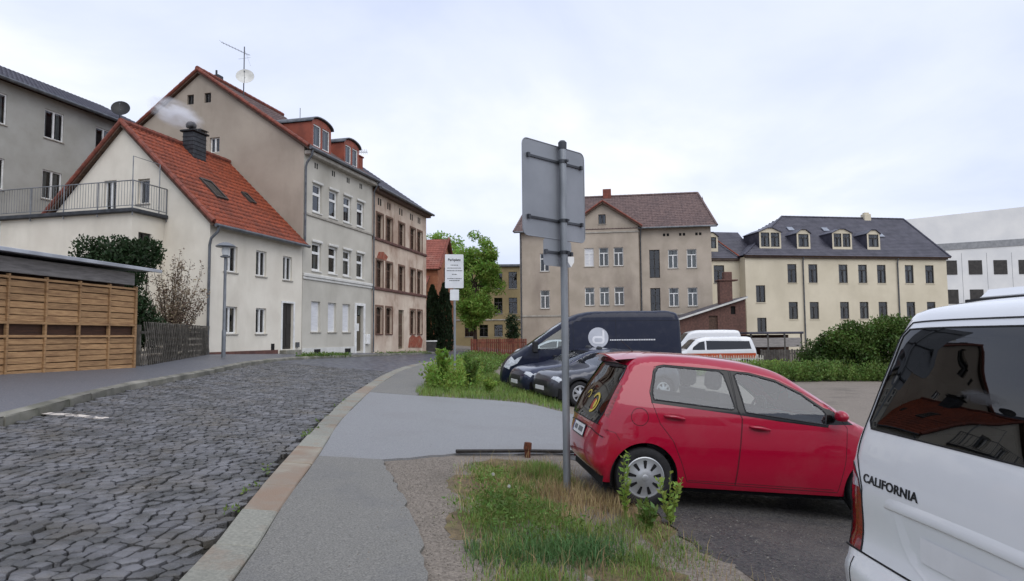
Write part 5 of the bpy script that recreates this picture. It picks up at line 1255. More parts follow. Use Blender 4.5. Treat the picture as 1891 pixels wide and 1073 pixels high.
made = sh.emit(RC, dict(body=('body', m_red), side_window=('rear_side_window', g_car), side_window2=('front_side_window', g_car), pillar=('pillar_trim', m_gloss), surround=('window_surround', m_gloss), mirror_trim=('mirror_triangle', m_gloss), rear_door=('rear_door', m_red), front_door=('front_door', m_red), rear_window=('rear_window', g_dark), windscreen=('windscreen', g_car), tail_lamp=('tail_lamp', m_tail), tail_lamp2=('tail_lamp', m_tail)))
sg = -1
for sg in (1, -1):
    mb = MB(); sh.seam_side(mb, rd, sg, .0028, True); sh.seam_side(mb, fd, sg, .0028, True)
    sh.seam_side(mb, [(.98, .285), (2.5, .275)], sg, .0025); sh.seam_side(mb, [(.13, .72), (.22, .70), (.27, .63)], sg, .0022)
    obj('panel_gaps', mb, m_seam, RC)
    mb = MB(); sh.seam_side(mb, w_r, sg, .008, True); sh.seam_side(mb, w_f, sg, .008, True); obj('window_seal', mb, m_dark, RC)
    for k, (xa, za) in enumerate(((.80, .885), (1.68, .835))):
        mb = MB(); P = sh.side3([xa - .10, xa - .09, xa, xa + .10, xa + .11], [za + .012, za + .014, za + .01, za - .004, za - .008], sg, .028); P[0] -= (0, sg * .03, 0); P[-1] -= (0, sg * .03, 0)
        mb.tube([tuple(p) for p in P], [.008, .013, .016, .013, .008], 8); hd = obj('door_handle', mb, m_red, made[('rear_door' if k == 0 else 'front_door', sg)], smooth=True)
        mb = MB(); Q_ = sh.side3([xa + .085 * math.cos(t) for t in np.linspace(0, 6.28, 14)], [za + .033 * math.sin(t) for t in np.linspace(0, 6.28, 14)], sg, .0015); mb.poly([tuple(p) for p in Q_[:-1]]); obj('handle_recess_shade', mb, MATS.get('crimson_shadow') or M('crimson_shadow', '7c0a20', None, rough=.4), made[('rear_door' if k == 0 else 'front_door', sg)])  # flat ellipse, shade behind the handle painted in as darker red
    wheel(RC, .535, sg * .725, .288, .195, sg, .165, 9); wheel(RC, 2.945, sg * .725, .288, .195, sg, .165, 9)
    # mirrors
    mb = MB(); P = sh.side3([2.47], [1.0], sg, .02)[0]
    bm = bmesh.new(); bmesh.ops.create_icosphere(bm, subdivisions=3, radius=1.0)
    for v in bm.verts: v.co = Vector(((v.co.x * .045 if v.co.x < 0 else v.co.x * .075), v.co.y * .085, max(v.co.z, -.75) * .06)) + Vector((P[0] + .01, P[1] + sg * .10, P[2] + .02))
    me = bpy.data.meshes.new('mirror'); bm.to_mesh(me); bm.free(); mo = obj('mirror', me, m_red, RC, smooth=True)
    mb.tube([tuple(P), (P[0], P[1] + sg * .08, P[2])], .022, 6); obj('mirror_arm', mb, m_dark, mo)
mb = MB(); sh.seam_side(mb, [(.455 + .085 * math.cos(t), .87 + .085 * math.sin(t)) for t in np.linspace(0, 6.2, 24)], -1, .003, True); obj('fuel_flap', mb, m_seam, RC)
mb = MB(); sh.seam_strip(mb, sh.spoly([((.03, .66), -.97), ((.035, .69), -.6), ((.035, .69), .6), ((.03, .66), .97)]), .005); sh.seam_strip(mb, rw, .007, True)
sh.seam_strip(mb, sh.spoly([((.055, .78), .86), ((.055, .78), -.86)]), .004); obj('tailgate_gap', mb, m_seam, RC)
# plate, badge of stickers on the rear glass
def patch_strip(parent, name, shl, z0, z1, e0, e1, mat, off=.004, xr=None):
    mb = MB(); n = 6; S0 = shl.S[:len(shl.S) // 3]; Zs = shl.P[:len(shl.S) // 3, 1]; f = lambda z: np.interp(z, Zs, S0); vs = []
    for z in (z0, z1):
        for e in np.linspace(e0, e1, n + 1):
            p = shl.strip3(f(z), e); vs.append((p[0] - off, p[1], p[2]))
    mb.add(vs, [(k, k + 1, n + 2 + k, n + 1 + k) for k in range(n)]); return obj(name, mb, mat, parent)
pp = patch_strip(RC, 'number_plate', sh, .585, .695, -.34, .34, m_plate, .012); patch_strip(pp, 'plate_band', sh, .585, .695, .29, .34, m_blue, .014)
patch_strip(pp, 'plate_marks', sh, .615, .665, -.27, -.02, M('plate_ink', '6d7073', '55585b'), .0135); patch_strip(pp, 'plate_marks', sh, .615, .665, .05, .24, MATS['plate_ink'], .0135)
patch_strip(RC, 'plate_frame', sh, .572, .708, -.37, .37, m_dark, .008)
def ring_strip(parent, name, z, e, rz, re_, w, a0, a1, mat, off=.006, fill=False):
    mb = MB(); S0 = sh.S[:len(sh.S) // 3]; Zs = sh.P[:len(sh.S) // 3, 1]; vs = []; T_ = np.linspace(a0, a1, 18)
    for t in T_:
        for k in ((0 if fill else 1 - w), 1):
            p = sh.strip3(np.interp(z + rz * k * math.sin(t), Zs, S0), e + re_ * k * math.cos(t)); vs.append((p[0] - off, p[1], p[2]))
    mb.add(vs, [(2 * i, 2 * i + 1, 2 * i + 3, 2 * i + 2) for i in range(len(T_) - 1)]); return obj(name, mb, mat, parent)
m_yel = M('yellow_sticker', 'c9b548', 'a8963a', rough=.5); m_ors = M('red_sticker', 'a8402c', '8c3324', rough=.5)
ring_strip(RC, 'sticker', .94, -.30, .105, .20, .26, .5, 5.0, m_yel); ring_strip(RC, 'sticker', .92, -.30, .06, .10, 1, 0, 6.28, m_ors, .006, True); ring_strip(RC, 'sticker', .93, -.36, .045, .05, 1, 0, 6.28, m_yel, .007, True); ring_strip(RC, 'sticker', 1.0, .22, .05, .12, .3, 0, 4.2, m_yel)
mb = MB(); n = 10; vs = []
for x_, z_, w_ in ((.20, 1.448, .47), (.205, 1.462, .48), (.40, 1.492, .53), (.62, 1.515, .54), (.62, 1.47, .54), (.37, 1.40, .53), (.24, 1.432, .48)):
    for k in range(n + 1): t_ = -1 + 2 * k / n; vs.append((x_ + .05 * t_ * t_ * (x_ < .5), w_ * t_, z_ - .055 * t_ * t_))
mb.add(vs, [(i * (n + 1) + k, i * (n + 1) + k + 1, (i + 1) * (n + 1) + k + 1, (i + 1) * (n + 1) + k) for i in range(6) for k in range(n)]); obj('spoiler', mb, m_red, RC, smooth='auto', fix=True)
under(RC, .15, 3.4, .70, .16, .40); 
for x in (.535, 2.945): arch_liner(RC, x, .29, .335, .80)
mb = MB(); mb.box(.5, -.66, .40, 2.6, .66, .46); mb.bbox(2.25, -.70, .46, 2.7, .70, .93, .06); fl = obj('dashboard', mb, m_dark, RC)
for sg in (1, -1): mb = MB(); mb.prism([(x_, sg * (.665 if z_ < 1 else .64), z_) for x_, z_ in ((.58, .5), (2.42, .5), (2.42, .962), (1.5, 1.045), (.58, 1.105))], (0, sg * .02, 0)); obj('door_lining', mb, m_dark, RC, fix=True)
mb = MB(); tp = [(2.20 + .10 * math.cos(t) * .45, .33 + .18 * math.sin(t), .93 + .17 * math.cos(t)) for t in np.linspace(0, 6.283, 20)]; mb.tube(tp, .016, 6, cap=False); obj('steering_wheel', mb, m_dark, fl)
seat(RC, 1.75, .36, .42); seat(RC, 1.75, -.36, .42); seat(RC, .98, 0, .45, 1.15, .52, False)
for y in (-.34, .34): mb = MB(); mb.bbox(.58, y - .12, 1.04, .68, y + .12, 1.20, .03); obj('headrest', mb, m_seat, RC)
mb = MB(); mb.tube([(.62, 0, 1.468), (.42, 0, 1.62)], [.008, .003], 5); obj('roof_aerial', mb, m_dark, RC)
for sg in (1, -1): patch = None
pose(RC, (.535, -.80, .29), (1.243, 6.68, .212), 6, 5.0)

# ---- white camper van
WV = thing('white_van', 'white camper van seen from behind at the right edge with CALIFORNIA lettering', 'van')
topv = [(.10, .26, .03), (.02, .34, .07), (0.0, .46, .10), (.0, .57, .08), (.035, .63, .055), (.06, .72, .05), (.065, .95, .05), (.085, 1.18, .055), (.14, 1.40, .065), (.225, 1.66, .07), (.285, 1.83, .07), (.34, 1.92, .07), (.48, 1.962, .06), (.9, 1.985, .06), (2.2, 1.99, .06), (3.3, 1.94, .07), (3.6, 1.85, .08), (4.0, 1.50, .09), (4.3, 1.22, .10), (4.6, 1.08, .14), (4.8, .92, .16), (4.88, .7, .16), (4.90, .45, .14), (4.84, .28, .04)]
sv = Shell(topv, .24, [(.2, .92), (.5, .97), (.9, .978), (1.15, .962), (1.4, .90), (1.7, .84), (1.99, .775)], [(-.05, .97), (.3, .995), (.8, 1), (4.0, 1), (4.6, .95), (4.9, .84)], p=3.4, step=.04, neta=26)
rwv = sv.spoly([((.11, 1.285), -.83), ((.11, 1.285), .83), ((.125, 1.33), .878), ((.27, 1.79), .895), ((.28, 1.84), .85), ((.28, 1.84), -.85), ((.27, 1.79), -.895), ((.125, 1.33), -.878)])
wsv = sv.spoly([((3.65, 1.82), -.85), ((3.65, 1.82), .85), ((4.25, 1.26), .9), ((4.25, 1.26), -.9)])
tlv = sv.spoly([((.055, .655), .80), ((.055, .655), 1.0), ((.08, 1.10), 1.0), ((.078, 1.085), .94), ((.07, 1.02), .86), ((.065, .94), .815)]); tlw = [(a, -e) for a, e in tlv]
clv = sv.spoly([((.067, .975), .855), ((.067, .975), 1.0), ((.08, 1.09), 1.0), ((.078, 1.07), .945), ((.07, 1.015), .88)]); clw = [(a, -e) for a, e in clv]
swv = [(.32, 1.28), (.48, 1.78), (2.0, 1.80), (2.05, 1.24), (.4, 1.24)]; swf = [(2.2, 1.24), (2.15, 1.80), (3.3, 1.78), (3.75, 1.48), (3.85, 1.22)]
slv = [(.06, .66), (.17, .68), (.20, .9), (.205, 1.08), (.10, 1.10)]
sv.build([('side_window', swv), ('front_window', swf), ('tail_lamp', slv)], [('rear_window', rwv), ('windscreen', wsv), ('reversing_lamp', clv), ('reversing_lamp2', clw), ('tail_lamp3', tlv), ('tail_lamp4', tlw)], [(.75, .33, .39), (3.75, .33, .39)])
m_white = car_paint('white_paint', 'dcdee0', rough=.3)
sv.emit(WV, dict(body=('body', m_white), side_window=('side_window', g_dark), front_window=('front_window', g_car), rear_window=('rear_window', g_dark), windscreen=('windscreen', g_car), tail_lamp=('tail_lamp', m_tail), reversing_lamp=('reversing_lamp', m_clear), reversing_lamp2=('reversing_lamp', m_clear), tail_lamp3=('tail_lamp', m_tail), tail_lamp4=('tail_lamp', m_tail)))
mb = MB(); sv.seam_strip(mb, sv.spoly([((.04, .64), -.99), ((.04, .64), .99)]), .006); sv.seam_strip(mb, sv.spoly([((.055, .655), .79), ((.066, .98), .815), ((.08, 1.12), .90), ((.27, 1.79), .93), ((.30, 1.87), .86), ((.30, 1.87), -.86), ((.27, 1.79), -.93), ((.08, 1.12), -.90), ((.066, .98), -.815), ((.055, .655), -.79)]), .005)
sv.seam_strip(mb, sv.spoly([((0.0, .30), .845), ((.035, .635), .845)]), .004); sv.seam_strip(mb, sv.spoly([((0.0, .30), -.845), ((.035, .635), -.845)]), .004); obj('panel_gaps', mb, m_seam, WV)
mb = MB(); sv.seam_strip(mb, rwv, .005, True); sv.seam_strip(mb, tlv, .004, True); obj('seal', mb, m_dark, WV)
# pressed plate recess with its shadow ledge
S0 = sv.S[:len(sv.S) // 3]; Z0 = sv.P[:len(sv.S) // 3, 1]
def onrear(z, e, off=0.0): p = sv.strip3(np.interp(z, Z0, S0), e); return (p[0] - off, p[1], p[2])
mb = MB(); n = 16; prof = [(1.00, -.002), (.975, .006), (.945, .012), (.937, .008), (.936, -.02)]; vs = []
for z, o_ in prof:
    for e in np.linspace(-.62, .62, n + 1): vs.append(onrear(z - .012 * (abs(e) / .62) ** 2, e, o_ * (1 - (abs(e) / .62) ** 4) - .003 * (abs(e) > .6)))
mb.add(vs, [(i * (n + 1) + k, i * (n + 1) + k + 1, (i + 1) * (n + 1) + k + 1, (i + 1) * (n + 1) + k) for i in range(len(prof) - 1) for k in range(n)]); obj('handle_ledge', mb, m_white, WV, smooth=True)
mb = MB(); pr = [(.935, .50), (.90, .49), (.80, .44), (.73, .36), (.69, .24)]; vs = []
for z, e in pr:
    for k in np.linspace(-1, 1, 9): vs.append(onrear(z, e * k, -.012 * (1 - k * k) + .003))
mb.add(vs, [(i * 9 + k, i * 9 + k + 1, (i + 1) * 9 + k + 1, (i + 1) * 9 + k) for i in range(len(pr) - 1) for k in range(8)]); obj('plate_recess', mb, m_white, WV, smooth=True)
mb = MB(); vs = [onrear(z, e, .006) for z in (.76, .87) for e in np.linspace(-.28, .28, 5)]; mb.add(vs, [(k, k + 1, 6 + k, 5 + k) for k in range(4)]); obj('number_plate', mb, m_plate, WV)
# lettering wraps the tailgate
m_chr = M('dark_chrome', '4d5054', '3a3c40', rough=.25, metal=.9)
cu = bpy.data.curves.new('lettering', 'FONT'); cu.body = 'CALIFORNIA'; cu.size = .062; cu.offset = .0012; cu.space_character = 1.05
tmp = bpy.data.objects.new('lettering', cu); COL.objects.link(tmp); dg = bpy.context.evaluated_depsgraph_get(); dg.update(); me = bpy.data.meshes.new_from_object(tmp.evaluated_get(dg)); bpy.data.objects.remove(tmp)
mx_ = max(v.co.x for v in me.vertices); mb = MB(); LET_W = .47
def letp(v, o_): e = .805 - (v.co.x / mx_) * LET_W / .94; z = 1.015 + v.co.y; return onrear(z, e, o_)
vs = [letp(v, .004) for v in me.vertices] + [letp(v, .0005) for v in me.vertices]; nv = len(me.vertices)
fs = [tuple(p.vertices) for p in me.polygons]
ec = {}
for p in me.polygons:
    for a, b in p.edge_keys: ec[(a, b)] = ec.get((a, b), 0) + 1
fs += [(a, b, b + nv, a + nv) for (a, b), c_ in ec.items() if c_ == 1]
mb.add(vs, fs); obj('lettering', mb, m_chr, WV)
mb = MB(); mb.bbox(.62, -.66, 1.95, 3.3, .66, 2.035, .045); o = obj('raised_roof', mb, m_white, WV)
mb = MB(); mb.box(.60, -.70, 1.962, 3.32, .70, 1.985); obj('roof_seal', mb, m_dark, WV)
for sg in (1, -1):
    wheel(WV, .75, sg * .83, .33, .21, sg, .2, 5, True); wheel(WV, 3.75, sg * .83, .33, .21, sg, .2, 5, True)
under(WV, .15, 4.7, .82, .2, .5)
for x in (.75, 3.75): arch_liner(WV, x, .33, .39, .93)
mb = MB(); mb.box(.3, -.85, .5, 4.2, .85, .6); obj('floor', mb, m_dark, WV); seat(WV, 2.6, .4, .7); seat(WV, 2.6, -.4, .7); seat(WV, 1.2, 0, .7, 1.3)
pose(WV, (0, 0, 0), (1.748, 2.850, -.194), 1.4, 1.65)

# ---- generic body for the farther vehicles
def far_vehicle(root, top, sill, yprof, taper, paint, side, strip_fn, wheels, Rw, rim, W, p=2.6, step=.09, glass=None, tbl=None, slots=5, lamp=None, gaps=()):
    s = Shell(top, sill, yprof, taper, p=p, step=step, neta=12); s.build(side, strip_fn(s), [(x, Rw, Rw + .06) for x in wheels])
    t = dict(body=('body', paint), side_window=('side_window', glass or g_dark), front_window=('front_side_window', glass or g_dark), windscreen=('windscreen', g_car), rear_window=('rear_window', g_dark), head_lamp=('head_lamp', m_clear), head_lamp2=('head_lamp', m_clear), head_lamp3=('head_lamp', m_clear), tail_lamp2=('tail_lamp', m_tail), tail_lamp=('tail_lamp', m_tail), grille=('grille', m_dark), cladding=('wheel_cladding', m_dark), stripe=('stripe', m_dark))
    if tbl: t.update(tbl)
    s.emit(root, t)
    for x in wheels:
        for sg in (1, -1): wheel(root, x, sg * (W - .10), Rw, rim, sg, .18, slots, True)
        arch_liner(root, x, Rw, Rw + .06, W)
    xs = [a[0] for a in top]; under(root, min(xs) + .2, max(xs) - .2, W - .12, .2, .48)
    mb = MB()
    for g in gaps:
        mb = MB(); s.seam_side(mb, g, 1, .006); obj('panel_gap', mb, m_seam, root)
    return s
# ---- dark blue panel van
TV = thing('panel_van', 'large dark navy panel van with round d logo on its side', 'van')
topt = [(.08, .40, .03), (0, .5, .06), (0, 1.2, .08), (.02, 2.0, .09), (.05, 2.5, .10), (.14, 2.68, .10), (.35, 2.745, .09), (1, 2.76, .09), (2.4, 2.76, .09), (3.1, 2.735, .10), (3.5, 2.64, .12), (4.0, 2.37, .12), (4.6, 1.98, .12), (5.05, 1.66, .13), (5.35, 1.47, .16), (5.65, 1.30, .20), (5.86, 1.05, .24), (5.96, .78, .26), (5.97, .5, .2), (5.86, .3, .04)]
m_navy = car_paint('navy_paint', '10172c', rough=.4, coat=.3, spec=.15)
def st_t(s): 
    hl = s.spoly([((5.62, 1.31), .70), ((5.62, 1.31), 1.0), ((5.90, .95), 1.0), ((5.90, .95), .72)])
    return [('windscreen', s.spoly([((3.75, 2.50), -.86), ((3.75, 2.50), .86), ((5.05, 1.66), .92), ((5.05, 1.66), -.92)])), ('head_lamp2', hl), ('head_lamp3', [(a, -e) for a, e in hl]), ('grille', s.spoly([((5.86, 1.05), -.6), ((5.86, 1.05), .6), ((5.96, .78), .6), ((5.96, .78), -.6)]))]
fw_t = [(3.72, 1.62), (3.70, 2.22), (3.95, 2.18), (4.45, 1.86), (4.82, 1.60), (4.80, 1.50), (4.0, 1.52)]
hl_t = [(5.25, 1.30), (5.50, 1.22), (5.66, 1.04), (5.60, .98), (5.40, 1.08)]
lowt = [(.2, .42), (.2, .62), (5.75, .62), (5.75, .42)]
stv = far_vehicle(TV, topt, .36, [(.3, .96), (.6, 1.02), (1.2, 1.03), (1.7, 1.0), (2.3, .93), (2.76, .85)], [(-.05, .95), (.3, 1), (4.4, 1), (5.2, .96), (5.97, .80)], m_navy, [('front_window', fw_t), ('head_lamp', hl_t), ('cladding', lowt)], st_t, (1.15, 4.95), .35, .2, 1.0, glass=g_car, gaps=([(3.55, .6), (3.6, 2.4)], [(4.75, 1.5), (4.72, .75)], [(2.2, .6), (2.2, 2.5)], [(.2, 1.35), (3.5, 1.35)], [(.1, 2.42), (3.5, 2.42)]))
m_logo = M('logo_grey', 'b9bcc4', 'a9acb4', rough=.5, coords='obj'); m_logow = M('logo_white', 'dcdde1', 'cfd0d4', rough=.5, coords='obj')
def decal(name, pts, mat, off, par=None): mb = MB(); P = stv.side3([a for a, b in pts], [b for a, b in pts], 1, off); mb.poly([tuple(p) for p in P]); return obj(name, mb, mat, par or TV)
lx, lz = 2.78, 1.88
lg = decal('logo_disc', [(lx + .33 * math.cos(t), lz + .33 * math.sin(t)) for t in np.linspace(0, 6.283, 28, endpoint=False)], m_logo, .012)
P = stv.side3([lx - .09 + .008], [lz], 1, .018)[0]
def rr_decal(x0, x1, z0, z1, r, mat, off): return decal('logo_mark', rrect(x0, x1, z0, z1, r), mat, off, lg)
rr_decal(lx - .20, lx + .20, lz - .20, lz + .05, .10, m_logow, .018); rr_decal(lx - .13, lx + .13, lz - .135, lz - .015, .05, m_logo, .024); rr_decal(lx - .20, lx - .13, lz - .10, lz + .24, .02, m_logow, .021)
mb = MB(); x = lx - .38
while x > lx - 1.85: P = stv.side3([x, x - .035, x - .035, x], [lz - .10, lz - .10, lz - .06, lz - .06], 1, .012); mb.poly([tuple(p) for p in P]); x -= .055
obj('lettering_line', mb, m_logow, TV)
mb = MB(); mb.bbox(4.75, 1.04, 1.42, 4.93, 1.26, 1.78, .03); obj('mirror', mb, m_dark, TV)
mb = MB(); mb.box(3.9, -.9, .5, 5.0, .9, 1.3); obj('dashboard', mb, m_dark, TV); seat(TV, 3.7, .5, .9); seat(TV, 3.7, -.5, .9)
mb = MB(); mb.box(3.4, -.85, .5, 3.44, .85, 2.4); obj('bulkhead', mb, m_dark, TV)
pose(TV, (5.97, 1.0, 0), (-.53, 21.7, h(2.4, 22) - .0), 181.5, 0, 0)

# ---- two cars in front of it
tops = [(.14, .28, .03), (.02, .4, .08), (0, .6, .12), (.05, .85, .12), (.18, 1.08, .10), (.40, 1.36, .08), (.62, 1.45, .07), (1.1, 1.50, .07), (1.6, 1.50, .07), (2.05, 1.44, .07), (2.45, 1.27, .07), (2.85, 1.09, .08), (3.2, 1.03, .10), (3.65, .97, .12), (3.95, .89, .14), (4.10, .75, .17), (4.16, .58, .19), (4.16, .42, .18), (4.05, .26, .04)]
ypc = [(.2, .80), (.5, .88), (.75, .89), (.95, .86), (1.2, .76), (1.53, .60)]; tpc = [(-.05, .88), (.3, .97), (.8, 1), (3.0, 1), (3.6, .95), (4.16, .80)]
sw1 = [(.62, 1.06), (.78, 1.34), (1.35, 1.39), (1.42, .99)]; sw2 = [(1.48, .99), (1.42, 1.39), (1.75, 1.375), (2.1, 1.28), (2.55, 1.08), (2.5, .98)]
def st_c(s):
    hl = s.spoly([((4.02, .84), .66), ((3.98, .87), 1.0), ((4.10, .74), 1.0), ((4.11, .73), .66)]); tl = s.spoly([((.05, .85), .7), ((.05, .85), 1), ((.18, 1.08), 1), ((.18, 1.08), .75)])
    return [('windscreen', s.spoly([((2.08, 1.43), -.86), ((2.08, 1.43), .86), ((2.82, 1.10), .92), ((2.82, 1.10), -.92)])), ('rear_window', s.spoly([((.2, 1.12), -.8), ((.2, 1.12), .8), ((.42, 1.38), .75), ((.42, 1.38), -.75)])), ('head_lamp2', hl), ('head_lamp3', [(a, -e) for a, e in hl]), ('tail_lamp', tl), ('tail_lamp2', [(a, -e) for a, e in tl]),
            ('grille', s.spoly([((4.13, .62), -.5), ((4.13, .62), .5), ((4.16, .45), .6), ((4.16, .45), -.6)]))]
hlc = [(3.66, .79), (3.82, .83), (3.97, .74), (3.95, .68), (3.78, .69)]
def clad(x): return [(x + .44 * math.cos(t), .33 + .44 * math.sin(t)) for t in np.linspace(0, 6.283, 24, endpoint=False)]
def extras(root, s, plate=True):
    if plate: mb = MB(); y = .26; mb.bbox(4.155, -y, .40, 4.175, y, .51, .004); obj('number_plate', mb, m_plate, root)
    mb = MB(); mb.box(.9, -.7, .5, 2.8, .7, .56); mb.bbox(2.45, -.7, .56, 2.95, .7, .98, .06); obj('dashboard', mb, m_dark, root); seat(root, 1.95, .37, .5); seat(root, 1.95, -.37, .5); seat(root, 1.1, 0, .5, 1.2, .5, False)
    for sg in (1, -1): mb = MB(); mb.bbox(2.38, sg * .95 - .09, .98, 2.50, sg * .95 + .09, 1.12, .03); obj('mirror', mb, m_dark, root)
gp = ([(1.45, .3), (1.47, 1.0)], [(2.58, .3), (2.6, .95)], [(.75, .6), (.62, 1.0)])
GC = thing('grey_crossover', 'dark grey crossover car with black wheel cladding behind the sign pole', 'car')
s_ = far_vehicle(GC, [(x, z * .95, r) for x, z, r in tops], .26, ypc, tpc, car_paint('graphite_paint', '3a3c44', .4, .35, .8, .3), [('side_window', sw1), ('front_window', sw2), ('head_lamp', hlc), ('cladding', clad(.72)), ('cladding', clad(3.38)), ('cladding', [(.3, .27), (.3, .40), (3.9, .40), (3.9, .27)])], st_c, (.72, 3.38), .33, .22, .89, glass=g_car, gaps=gp, slots=7)
extras(GC, s_)
pose(GC, (3.38, .85, .33), (1.68, 18.1, h(1.68, 18.1) + .33), 203, 0, -2)
NC = thing('navy_hatchback', 'dark navy hatchback parked between the crossover and the panel van', 'car')
s_ = far_vehicle(NC, [(x, z * .92, r) for x, z, r in tops], .25, ypc, tpc, car_paint('blue_black_paint', '1c233c', .2, .3, .8, .3), [('side_window', sw1), ('front_window', sw2), ('head_lamp', hlc)], st_c, (.72, 3.38), .31, .2, .89, glass=g_car, gaps=gp, slots=7)
extras(NC, s_)
pose(NC, (4.1, .4, 0), (.12, 19.6, h(.9, 20.5) - .02), 200, 0, -2)
# ---- white vans at the back
m_wht2 = car_paint('ambulance_white', 'd4d6d8', rough=.35); m_orange = M('orange_stripe', 'b3502e', '9c4426', rough=.4, coords='obj')
def white_van(name, label, zs, loc, hd, stripe):
    t = thing(name, label, 'van'); tp = [(x, z * zs if z > 1.2 else z * (1 + (zs - 1) * max(0, (z - .7) / .5)), r) for x, z, r in topv]
    k = lambda pl: [(x, 1.2 + (z - 1.2) * zs) for x, z in pl]
    sides = [('side_window', [(.4, 1.24), (.5, 1.70), (3.05, 1.74), (3.05, 1.20)]), ('front_window', [(3.15, 1.2), (3.15, 1.72), (3.45, 1.66), (3.85, 1.36), (3.9, 1.2)])]
    if stripe: sides += [('stripe', [(.15, .72), (.15, 1.0), (4.5, 1.0), (4.5, .72)])]
    s = far_vehicle(t, tp, .24, [(.2, .90), (.5, .945), (.9, .952), (1.15, .945), (1.4, .90), (1.7, .85), (2.0 * zs, .78)], [(-.05, .93), (.3, .985), (.8, 1), (4.0, 1), (4.6, .95), (4.9, .84)], m_wht2, sides, lambda s: [('windscreen', s.spoly([((3.65, 1.82 * zs), -.85), ((3.65, 1.82 * zs), .85), ((4.25, 1.26), .9), ((4.25, 1.26), -.9)])), ('rear_window', s.spoly([((.09, 1.25), -.8), ((.09, 1.25), .8), ((.27, 1.78), .8), ((.27, 1.78), -.8)]))], (.8, 3.8), .33, .2, .93, glass=g_dark, tbl=dict(stripe=('stripe', m_orange)), step=.11)
    pose(t, (0, 0, 0), loc, hd); return t
white_van('ambulance', 'white van with orange side stripe behind the pale picket fence', 1.0, (14.2, 40.5, -.50), 181, True)
white_van('high_roof_van', 'tall white high-roof van parked behind the striped van', 1.22, (14.7, 44.0, -.52), 180, False)
WC = thing('white_car', 'white car half hidden between the red fence and the navy van', 'car')
s_ = far_vehicle(WC, tops, .26, ypc, tpc, m_wht2, [('side_window', sw1), ('front_window', sw2)], st_c, (.72, 3.38), .31, .2, .89, glass=g_dark, step=.12); pose(WC, (4.1, 0, 0), (-.15, 42.5, h(1, 42)), 182)
# ------------------------------------------------------------------ vegetation
def leaf_mat(name, c1, c2, island=.3, tr=.35, scale=1.0):
    m = bpy.data.materials.new(name); MATS[name] = m; m.use_nodes = True; t = m.node_tree; t.nodes.clear(); nn = t.nodes.new
    o = nn('ShaderNodeOutputMaterial'); g = nn('ShaderNodeNewGeometry'); no = nn('ShaderNodeTexNoise'); no.inputs['Scale'].default_value = scale; no.inputs['Detail'].default_value = 3
    t.links.new(g.outputs['Position'], no.inputs['Vector'])
    mr = nn('ShaderNodeMapRange'); mr.inputs[1].default_value = .35; mr.inputs[2].default_value = .65; t.links.new(no.outputs['Fac'], mr.inputs[0])
    mx = nn('ShaderNodeMix'); mx.data_type = 'RGBA'; mx.inputs[6].default_value = (*lin(c1), 1); mx.inputs[7].default_value = (*lin(c2), 1); t.links.new(mr.outputs[0], mx.inputs[0])
    r3 = nn('ShaderNodeMapRange'); r3.inputs[3].default_value = 1 - island; r3.inputs[4].default_value = 1 + island; t.links.new(g.outputs['Random Per Island'], r3.inputs[0])
    hs = nn('ShaderNodeHueSaturation'); t.links.new(r3.outputs[0], hs.inputs['Value']); t.links.new(mx.outputs[2], hs.inputs['Color'])
    r4 = nn('ShaderNodeMapRange'); r4.inputs[3].default_value = .47; r4.inputs[4].default_value = .53; t.links.new(g.outputs['Random Per Island'], r4.inputs[0]); t.links.new(r4.outputs[0], hs.inputs['Hue'])
    d = nn('ShaderNodeBsdfDiffuse'); tl = nn('ShaderNodeBsdfTranslucent'); gl = nn('ShaderNodeBsdfGlossy'); gl.inputs['Roughness'].default_value = .5; gl.inputs[0].default_value = (.5, .5, .5, 1)
    t.links.new(hs.outputs[0], d.inputs[0]); t.links.new(hs.outputs[0], tl.inputs[0])
    m1 = nn('ShaderNodeMixShader'); m1.inputs[0].default_value = tr; t.links.new(d.outputs[0], m1.inputs[1]); t.links.new(tl.outputs[0], m1.inputs[2])
    m2 = nn('ShaderNodeMixShader'); m2.inputs[0].default_value = .035; t.links.new(m1.outputs[0], m2.inputs[1]); t.links.new(gl.outputs[0], m2.inputs[2]); t.links.new(m2.outputs[0], o.inputs['Surface'])
    return m
def unit(a): return a / np.maximum(np.linalg.norm(a, axis=-1, keepdims=True), 1e-9)
def leaves(P, lo, hi, D=None, aspect=.5, spread=.9, up=.2, curl=.15):
    """rhombic leaves at points P; D = preferred direction"""
    P = np.asarray(P); n = len(P); rnd = unit(RNG.normal(size=(n, 3))); d = rnd * spread + (0 if D is None else np.asarray(D)); d[:, 2] += up; d = unit(d)
    s = unit(np.cross(d, unit(RNG.normal(size=(n, 3))))); nr = np.cross(d, s); L_ = RNG.uniform(lo, hi, (n, 1)); w = L_ * aspect / 2
    a = P; b = P + d * L_ * .45 + s * w + nr * L_ * curl; c = P + d * L_; e = P + d * L_ * .45 - s * w + nr * L_ * curl
    V = np.stack([a, b, c, e], 1).reshape(-1, 3); return V, np.arange(4 * n).reshape(-1, 4)
def merge(parts):
    Vs, Fs, o = [], [], 0
    for V, F in parts: Vs.append(V); Fs.append(F + o); o += len(V)
    return np.concatenate(Vs), np.concatenate(Fs)
def clump_pts(centres, radii, per):
    out = []
    for c, r in zip(centres, radii):
        u = unit(RNG.normal(size=(per, 3))) * (RNG.uniform(.15, 1, (per, 1)) ** .5) * np.array(r); out.append(np.array(c) + u)
    return np.concatenate(out)
def in_ellipsoid(n, c, r, shell=.5):
    u = unit(RNG.normal(size=(n, 3))) * (RNG.uniform(shell ** 3, 1, (n, 1)) ** (1 / 3)); return np.array(c) + u * np.array(r)
m_bark = M('bark', '4b4036', '352d26', rough=.9, scale=8, bump=.6, bscale=30, stretch=(1, 1, .3))
